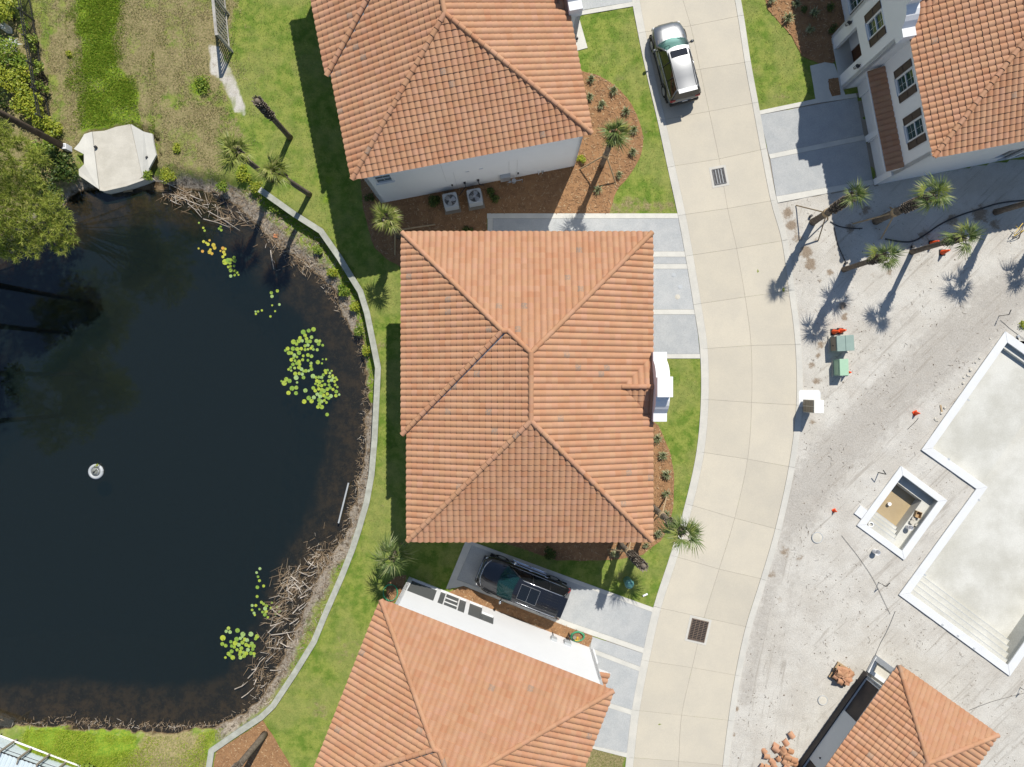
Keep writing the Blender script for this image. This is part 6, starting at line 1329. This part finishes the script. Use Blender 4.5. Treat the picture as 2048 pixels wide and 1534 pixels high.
# ================================================================== AIR CONDITIONERS AND WALL FITTINGS
Hu = H_up[1]
def ac(px, py, label, rot):
    x, y = P(px, py, .5); t = thing('air_conditioner', label, 'air conditioner', (x, y, 0), R(10.87), 'air conditioners beside the upper house')
    b = MB(); b.box((0, -.06, .05), (.95, 1.0, .12)); b.build('base_pad', 'tan', t)
    b = MB(); b.box((0, 0, .45), (.78, .78, .68))
    for k in range(9): b.box((0, 0, .17+k*.07), (.80, .80, .02))
    b.build('cabinet', 'ac', t, bevel=.02)
    b = MB(); n = 28; ring = []
    sq = lambda a, r_: (max(-.41, min(.41, r_*math.cos(a)*1.35)), max(-.41, min(.41, r_*math.sin(a)*1.35)))
    ang = [2*math.pi*k/n for k in range(n)]
    b.v = [(*sq(a, .41), .89) for a in ang]+[(*sq(a, .41), .94) for a in ang]+[(.345*math.cos(a), .345*math.sin(a), .955) for a in ang]+[(.335*math.cos(a), .335*math.sin(a), .80) for a in ang]
    b.f = [(j*n+k, j*n+(k+1) % n, (j+1)*n+(k+1) % n, (j+1)*n+k) for j in range(3) for k in range(n)]; b.mi = [0]*len(b.f); b.tone = [0]*len(b.f); b.build('top_cover', 'ac', t)
    b = MB(); b.cyl((0, 0, .80), .345, .01, 24); b.build('fan_well', 'black', t)
    for k in range(3):
        b = MB(); a = rot+k*2.094; b.M = Matrix.Translation((0, 0, .875)) @ Matrix.Rotation(a, 4, 'Z') @ Matrix.Rotation(.35, 4, 'X'); b.prism([(.06, -.05), (.18, -.14), (.30, -.13), (.31, .10), (.2, .12), (.06, .05)], 0, .008); b.build('fan_blade', 'steel', t)
    b = MB(); b.cyl((0, 0, .88), .08, .06, 14); b.build('hub', 'steel', t)
    b = MB()
    for r_ in (.11, .17, .23, .29, .335): b.tube([(r_*math.cos(a), r_*math.sin(a), .955) for a in np.linspace(0, 6.2832, 21)], .006, 4, False)
    for k in range(8): a = k*math.pi/4; b.tube([(.08*math.cos(a), .08*math.sin(a), .955), (.34*math.cos(a), .34*math.sin(a), .952)], .006, 4)
    b.build('fan_guard', 'steel', t)
ac(902, 404, 'air conditioner nearer the back of the upper house, pale fan', .3)
ac(950, 396, 'air conditioner nearer the wall meter, dark fan with one bright blade', 1.2)
uh = H_up[0]
def onS(px, py):        # photo pixel on the shaded end wall -> local x and height
    lo = None
    Wi = Hu.inverted()
    for z in np.linspace(0, 5.6, 113):
        q = Wi @ V(px, py, z)
        if lo is None or abs(q.y+YN) < lo[0]: lo = (abs(q.y+YN), q.x, z)
    return lo[1], lo[2]
x, z = onS(1010, 352); b = MB(); b.box((x, -YN-.10, z), (.58, .22, .74)); mb_ = b.build('meter_box', 'ac', uh, bevel=.015)
b = MB(); b.box((x, -YN-.215, z+.1), (.48, .012, .40)); b.build('meter_door', 'steel', mb_)
for px, py in ((936, 359), (962, 339), (930, 364)): pass
for px, py, s in ((929, 364, .13), (956, 359, .13), (904, 369, .09), (1036, 345, .09), (1085, 342, .10)): x, z = onS(px, py); b = MB(); b.box((x, -YN-.045, max(z, .3)), (s, .09, s*1.2)); b.build('wall_socket', 'dmetal', uh, bevel=.01)
for px, py in ((934, 344), (962, 338)): x, z = onS(px, py); b = MB(); b.box((x, -YN-.02, z), (.2, .04, .2)); b.build('vent_cap', 'trim', uh)
for px in (893, 912, 1018, 1034): x, z = onS(px, 340 if px > 1000 else 365); b = MB(); b.box((x, -YN-.004, 3.2 if px % 2 else 1.6), (.012, .012, 3.0)); b.build('control_joint', 'ac', uh)
for (xa, za, xb_, zb2, yo) in ((929, 364, 918, 391, -.7), (956, 359, 968, 370, -.5)):
    x, z = onS(xa, za); q = Hu.inverted() @ V(xb_, zb2, .5); b = MB(); b.tube([(x, -YN-.08, z-.05), (x+.02, -YN-.12, .5), (q.x, q.y, .45)], .025, 6); b.build('cooling_line', 'dmetal', uh)
x0_, z0_ = onS(1030, 372); b = MB(); q = Hu.inverted() @ V(1020, 370, .3)
b.tube([(q.x-.1, -YN-.35, -.05), (q.x-.1, -YN-.35, .55), (q.x+.75, -YN-.35, .55), (q.x+.75, -YN-.35, -.05)], .028, 7); b.cyl((q.x+.25, -YN-.35, .44), .13, .24, 12); b.box((q.x+.02, -YN-.35, .55), (.12, .1, .12)); b.build('gas_meter', 'steel', uh)
for px in (1077, 1085): x, z = onS(px, 347); b = MB(); b.tube([(x, -YN-.06, -.05), (x, -YN-.06, .45), (x, -YN, .45)], .03, 7); b.build('white_pipe', 'pvc', uh)
# lower house fittings on the white wall, hoses on the mulch
lh = H_low[0]
for a, z, s, m in ((9.0, 1.1, .34, 'ac'), (9.85, .9, .42, 'ac')): b = MB(); b.box((XB+a, YN+.07, z), (s, .14, s*1.25)); b.build('meter_box', m, lh, bevel=.012)
for a in (9.0, 9.85, 10.05): b = MB(); b.tube([(XB+a, YN+.06, .0), (XB+a, YN+.06, .75)], .02, 6); b.build('conduit', 'dmetal', lh)
b = MB(); b.tube([(XB+9.9, YN+.35, 0), (XB+9.9, YN+.35, .5), (XB+9.9, YN+.1, .52)], .035, 7); b.cyl((XB+9.9, YN+.35, .45), .07, .14, 8); b.build('standpipe', 'black', lh)
b = MB(); b.cyl((XB+10.25, YN+.30, .02), .11, .3, 10); b.build('spigot_box', 'tan', lh)
x, y = P(1155, 1272, .05); t = thing('garden_hose', 'coiled green garden hose on the mulch beside the white wall', 'hose', (x, y, .05))
pts = [(.38*(1+.12*math.sin(k*1.3))*math.cos(k*.55)+random.uniform(-.02, .02), .27*(1+.12*math.cos(k*.9))*math.sin(k*.55), .02+.002*k) for k in range(52)]; b = MB(); b.tube(pts, .022, 6); b.build('coil', 'hoseg', t, True)
x, y = P(1149, 1277, .1); pts = [(random.uniform(-.2, .28), random.uniform(-.14, .14), .06+.01*k) for k in range(12)]; b = MB(); b.tube(pts, .016, 5); tag(b.build('yellow_cord', 'hosey', loc=(x, y, .08)), 'tangled yellow cord on top of the green hose', 'cord')
x, y = P(781, 1185, .1); pts = [((.42+.02*math.sin(k))*math.cos(k*.42), (.48+.02*math.cos(k))*math.sin(k*.42), .02+.003*k) for k in range(40)]; b = MB(); b.tube(pts, .022, 6); tag(b.build('garden_hose', 'hoseg', loc=(x, y, .04)), 'green hose ring on the corner mulch beside the leafy palm', 'hose')
b = MB(); p0, p1 = V(835, 1086, 0), V(808, 1094, 0); b.tube([(0, 0, .05), (0, 0, 2)], .03, 6)

# ================================================================== STREET AND SITE OBJECTS
def cone(px, py, label, ang=0.0):
    t = thing('traffic_cone', label, 'traffic cone', (*P(px, py), .0), ang, 'orange traffic cones on the sand lot')
    b = MB(); b.box((0, 0, .025), (.36, .36, .05)); b.build('base', 'black', t, bevel=.01)
    b = MB(); b.lathe([(.15, .05), (.14, .07), (.045, .70), (.03, .71), (.028, .69)], 16); b.build('body', 'orange', t, True)
for px, py, lab in [(1667, 664, 'orange traffic cone against the grey green cabinet, nearer the lane'), (1680, 662, 'orange traffic cone against the grey green cabinet, farther from the lane'), (1690, 745, 'orange traffic cone touching the light green cabinet'), (1863, 487, 'orange traffic cone just above the palm trunk'), (1884, 505, 'orange traffic cone just below the palm trunk')]: cone(px, py, lab)
for px, py, s, lab in [(1830, 826, .8, 'lone small orange cone near the upper pool coping'), (1668, 1021, .6, 'smallest orange cone alone on the sand near the lane')]:
    t = thing('traffic_cone', lab, 'traffic cone', (*P(px, py), 0), .4); b = MB(); b.box((0, 0, .02), (.34*s, .34*s, .04)); b.build('base', 'orange', t); b = MB(); b.lathe([(.14*s, .04), (.04*s, .6*s), (.02, .61*s)], 14); b.build('body', 'orange', t, True)
def cabinet(px, py, z, wd, dp, h, mat, label, rz, lid=2):
    x, y = P(px, py, 0); t = thing('utility_cabinet', label, 'utility cabinet', (x, y, 0), rz)
    b = MB(); b.box((0, 0, .04), (wd+.15, dp+.15, .1)); b.build('pad', 'concrete', t)
    b = MB(); b.box((0, 0, h/2+.03), (wd, dp, h)); b.build('body', mat, t, bevel=.02)
    for k in range(lid): b = MB(); b.box((-wd/2+(k+.5)*wd/lid, 0, h+.045), (wd/lid-.015, dp+.04, .035)); b.build('lid', mat, t, bevel=.008)
    return t, wd, dp, h
t, wd, dp, h = cabinet(1676, 688, 0, 1.0, .86, .85, 'ugreen', 'large grey green utility cabinet with two cones behind it', R(3))
b = MB(); b.box((-wd/2-.012, 0, .50), (.03, dp-.06, .62)); dd = b.build('door', 'tan', t); b = MB(); b.box((-wd/2-.04, -.1, .5), (.03, .06, .12)); b.build('handle', 'dmetal', dd)
t, wd, dp, h = cabinet(1675, 735, 0, .52, .92, .75, 'pgreen', 'smaller light green utility cabinet below the larger one', R(2), 1)
b = MB(); b.box((-wd/2-.01, 0, .42), (.02, dp-.1, .55)); b.build('door', 'pgreen', t)
x, y = P(1620, 797); b = MB(); b.prism([(-.68, -.5), (.55, -.5), (.6, -.3), (.6, .35), (.5, .5), (-.6, .5), (-.68, .4)], -.05, .05); t = thing('mailbox_unit', 'cream and brown cluster mailbox on a white slab beside the lane', 'mailbox', (x, y, 0)); b.build('slab', 'coping', t)
x2, y2 = P(1623, 812, .7); b = MB(); b.box((x2-x, y2-y, .12), (.36, .36, .2)); b.build('pedestal', 'tan', t)
b = MB(); b.box((x2-x, y2-y, .95), (.55, .74, 1.45)); mbx = b.build('box', 'cream', t, bevel=.015)
b = MB()
for i in range(4):
    for j in range(2): b = MB(); b.box((x2-x-.285, y2-y-.18+j*.36, .42+i*.34), (.03, .33, .31)); b.build('mail_door', 'tan', mbx)
x, y = P(1254, 1160); t = thing('utility_bin', 'teal plastic bin with round lid in the palm shadow on the lawn', 'bin', (x, y, 0), R(10))
b = MB(); b.lathe([(.20, 0), (.23, .05), (.24, .75), (.26, .78)], 16); b.build('body', 'bin', t, True); b = MB(); b.lathe([(.27, .78), (.27, .83), (.2, .9), (.05, .93)], 16); b.build('lid', 'bin', t, True); b = MB(); b.box((.26, 0, .72), (.06, .2, .05)); b.build('handle', 'black', t)
x, y = P(1290, 1189); b = MB(); b.box((0, 0, .02), (.3, .1, .04)); tag(b.build('paper_scrap', 'white', loc=(x, y, .05), rz=R(25)), 'scrap of white paper on the lawn near the driveway corner', 'paper')
for px, py, r_, lab in [(1634, 1075, .31, 'round concrete manhole cover with a dark rim beside the lane'), (1645, 1400, .27, 'round white bucket lid shaped cover near the tile heap')]:
    t = thing('manhole_cover', lab, 'manhole cover', (*P(px, py), 0)); b = MB(); b.tube([(r_*math.cos(a), r_*math.sin(a), .04) for a in np.linspace(0, 6.2832, 29)], .025, 6, False); b.build('rim', 'ac', t, True); b = MB(); b.lathe([(r_*.93, 0), (r_*.93, .05), (r_*.5, .06), (.02, .055)], 24); b.build('lid', 'concrete', t)
def pallet_stack(px, py, rz, lab, messy):
    x, y = P(px, py); t = thing('pallet', lab[0], 'pallet', (x, y, 0), rz)
    for k in range(6): b = MB(); b.box((-.5+k*.2, 0, .135), (.12, 1.05, .02)); b.build('deck_board', 'pallet', t)
    for k in (-1, 0, 1): b = MB(); b.box((0, k*.46, .065), (1.1, .09, .11)); b.build('bearer', 'pallet', t)
    g = lab[2]
    for i in range(messy):
        r_ = random
        o = inst('loose_roof_tile', _tm, None, Matrix.Translation((x, y, .16+.05*(i//6))) @ Matrix.Rotation(rz+r_.choice([0, math.pi/2])+r_.gauss(0, .25), 4, 'Z') @ Matrix.Translation((r_.uniform(-.42, .35), r_.uniform(-.45, .25), 0)) @ Matrix.Rotation(r_.gauss(0, .12), 4, 'X')); tag(o, lab[1], 'roof tile', g)
pallet_stack(1681, 1347, R(-33), ('wooden pallet loaded with spare roof tiles beside the pool house', 'spare roof tile stacked on the pallet beside the pool house', 'spare tiles on the pallet'), 42)
for i in range(26):
    px, py = random.gauss(1560, 17), random.gauss(1512, 17); x, y = P(px, py); o = inst('broken_roof_tile', _tm, None, Matrix.Translation((x, y, .03+.008*i)) @ Matrix.Rotation(random.uniform(.4, 1.3), 4, 'Z') @ Matrix.Rotation(random.gauss(0, .3), 4, 'X') @ Matrix.Scale(random.uniform(.9, 1.25), 4)); tag(o, 'roof tile in the tumbled heap on the sand near the lane', 'roof tile', 'tumbled roof tiles on the sand')
for px, py, ang, lab in [(1757, 945, 2.2, 'bent grey pipe stub standing above the spa'), (1757, 1165, .8, 'black pipe stub with a bent top near the steps of the pool'), (1998, 632, 1.2, 'dark bent pipe stub above the pool corner'), (2040, 1375, .9, 'thin dark stub pipe at the edge beside the pool house'), (1620, 433, 1.0, 'black capped pipe stub at the foot of the braced palm'), (1823, 494, 1.0, 'black capped pipe stub by the foot of the palm with cones'), (1690, 527, 1.0, 'black capped stub beside the slender palm')]:
    short = 'capped' in lab; h = .25 if short else .8; b = MB(); x, y = P(px, py)
    if short: b.cyl((0, 0, -.02), .075, h, 10)
    else: b.tube([(0, 0, -.05), (0, 0, h), (.3*math.cos(ang), .3*math.sin(ang), h+.03)], .028, 7)
    tag(b.build('pipe_stub', 'dmetal', loc=(x, y, 0)), lab, 'pipe')
for pts, r_, m, lab in [([(1640, 415), (1668, 412), (1690, 432), (1720, 457), (1640, 520)][:0] or [(1660, 443), (1675, 453), (1700, 457), (1724, 457)], .03, 'dmetal', 'short black hose beside the braced palm'), ([(1668, 455), (1675, 490), (1684, 510), (1692, 527)], .025, 'dmetal', 'thin black hose running to the slender palm'), ([(1770, 478), (1800, 484), (1826, 484), (1850, 470), (1880, 448), (1920, 430), (1960, 418), (2000, 405), (2060, 400)], .045, 'dmetal', 'long black hose crossing the shaded sand'), ([(1683, 1071), (1700, 1092), (1725, 1125), (1748, 1160), (1764, 1195), (1780, 1228)], .010, 'cable', 'thin cable running from the spa towards the pool house'), ([(1790, 1222), (1775, 1260), (1758, 1290), (1744, 1325), (1735, 1345)], .010, 'cable', 'thin cable ending at the white planter'), ([(2050, 1385), (2010, 1395), (1975, 1405), (1938, 1420)], .013, 'cable', 'dark cable reaching the pool house roof edge'), ([(2000, 640), (2020, 658), (2050, 680)], .011, 'cable', 'thin dark cable above the pool corner'), ([(1815, 858), (1832, 842), (1836, 836)], .014, 'dmetal', 'short dark cord beside the lone small cone')]:
    b = MB(); q = chaikin([P(a, c) for a, c in pts], 2); o0 = q[0]; b.tube([(x-o0[0], y-o0[1], .03+random.uniform(0, .01)) for x, y in q], r_, 6); tag(b.build('hose', m, loc=(*o0, 0)), lab, 'hose' if 'hose' in lab else 'cable')
x, y = P(2030, 462); t = thing('survey_stand', 'yellow and dark jumble of stakes with tape in the sand', 'stakes', (x, y, 0))
for k in range(5): b = MB(); b.tube([(random.uniform(-.25, .25), random.uniform(-.5, .3), .02), (random.uniform(-.3, .3), random.uniform(-.3, .5), random.uniform(.2, .9))], .02, 5); b.build('stake', 'stake' if k % 2 else 'dmetal', t)
b = MB(); b.tube([(random.uniform(-.35, .35), random.uniform(-.4, .4), random.uniform(.1, .6)) for _ in range(8)], .018, 4); b.build('tape', 'hosey', t)
x, y = P(2043, 655); bush('weed', 'dry weed tuft at the edge of the photo above the pool', 'weed', 2043, 652, 0, bl(.3, 3, .15), 'leafy', .1, 80, stem=False)
for px, py, lab in [(8, 53, 'small white box behind the top of the black fence'), (129, 293, 'small white box at the foot of the leaning pine')]:
    x, y = P(px, py, .5); t = thing('valve_box', lab, 'box', (x, y, .0)); b = MB(); b.box((0, 0, .3), (.26, .32, .6)); b.build('body', 'white', t, bevel=.01); b = MB(); b.box((0, .02, .61), (.2, .16, .02)); b.build('lid', 'ac', t)
x, y = P(-6, 145, .8); b = MB(); b.lathe([(.45, 0), (.55, .3), (.42, .65), (.1, .8)], 18); tag(b.build('garden_urn', 'cream', loc=(x, y, 0), smooth=True), 'rounded beige pot at the edge behind the fence', 'pot')
x, y = P(1882, 817); b = MB(); b.box((0, 0, .02), (.09, .42, .04)); tag(b.build('timber_offcut', 'stake', loc=(x, y, 0), rz=R(12)), 'short pale timber offcut beside the pool coping', 'timber')

# ---- stones along the pool coping
for i in range(16):
    f = i/15; f = random.random(); px, py = 2003+(1850-2003)*f+random.uniform(-6, 3), 668+(885-668)*f+random.uniform(-6, 3); x, y = P(px-6, py-3); s = random.uniform(.04, .10)
    b = MB(); b.lathe([(.5, 0), (1.0, .35), (.8, .75), (.2, .95)], 7); b.v = [(v_[0]*s*random.uniform(.8, 1.3), v_[1]*s, v_[2]*s) for v_ in b.v]; tag(b.build('rubble_stone', 'concrete', loc=(x, y, -.01), rz=i), 'lump of broken concrete along the outer edge of the pool coping', 'stone', 'rubble along the pool coping')

# ---- low shed with a metal roof behind a row of posts, bottom corner of the photo
zt = lambda x, y: (x*.1172, 1440+y*.1172)
p0 = V(*zt(0, 365)); d = V(*zt(1250, 800))-p0; an = math.atan2(d.y, d.x); Zs = .9
t = thing('boat_shed', 'low pale blue metal roofed shed behind a row of posts at the bottom corner', 'shed', (p0.x, p0.y, 0), an); Wi = (Matrix.Translation((p0.x, p0.y, 0)) @ Matrix.Rotation(an, 4, 'Z')).inverted()
b = MB()
for k in range(46): x0 = -4+k*.25; b.add([(x0, .08, Zs), (x0+.12, .08, Zs), (x0+.15, .08, Zs+.035), (x0+.22, .08, Zs+.035), (x0+.25, .08, Zs), (x0, -4, Zs+.7), (x0+.12, -4, Zs+.7), (x0+.15, -4, Zs+.735), (x0+.22, -4, Zs+.735), (x0+.25, -4, Zs+.7)], [(j, j+1, j+6, j+5) for j in range(4)])
me = b.mesh('metal_roof', 'roofmetal'); o = bpy.data.objects.new('metal_roof', me); C.objects.link(o); o.parent = t
for k, (z0, z1, y) in enumerate(((-.5, .40, 0), (.44, .84, -.03))):
    for j in range(5): b = MB(); b.box((-4+1.15+j*2.3, y-.03, (z0+z1)/2), (2.28, .05, z1-z0)); b.build('wall_panel', 'roofmetal', t)
b = MB(); b.box((1.75, -.05, .42), (11.5, .04, .05)); b.box((1.75, .06, Zs-.05), (11.5, .05, .07)); b.build('gutter', 'dmetal', t)
c0, c1 = Wi @ V(*zt(0, 262)), Wi @ V(*zt(1340, 770)); dd = (c1-c0).normalized()
b = MB(); b.tube([c0-dd*4+Vector((0, 0, .03)), c1+dd*.3+Vector((0, 0, .03))], .05, 6); b.build('curb_rail', 'white', t)
for xa, ya in ((-60, 240), (250, 360), (550, 480), (860, 580), (1130, 715)):
    q = Wi @ V(*zt(xa, ya)); b = MB(); b.box((q.x, q.y, .5), (.10, .10, 1.3)); b.box((q.x, q.y-.16, 1.1), (.06, .40, .06)); b.build('post', 'tan', t)
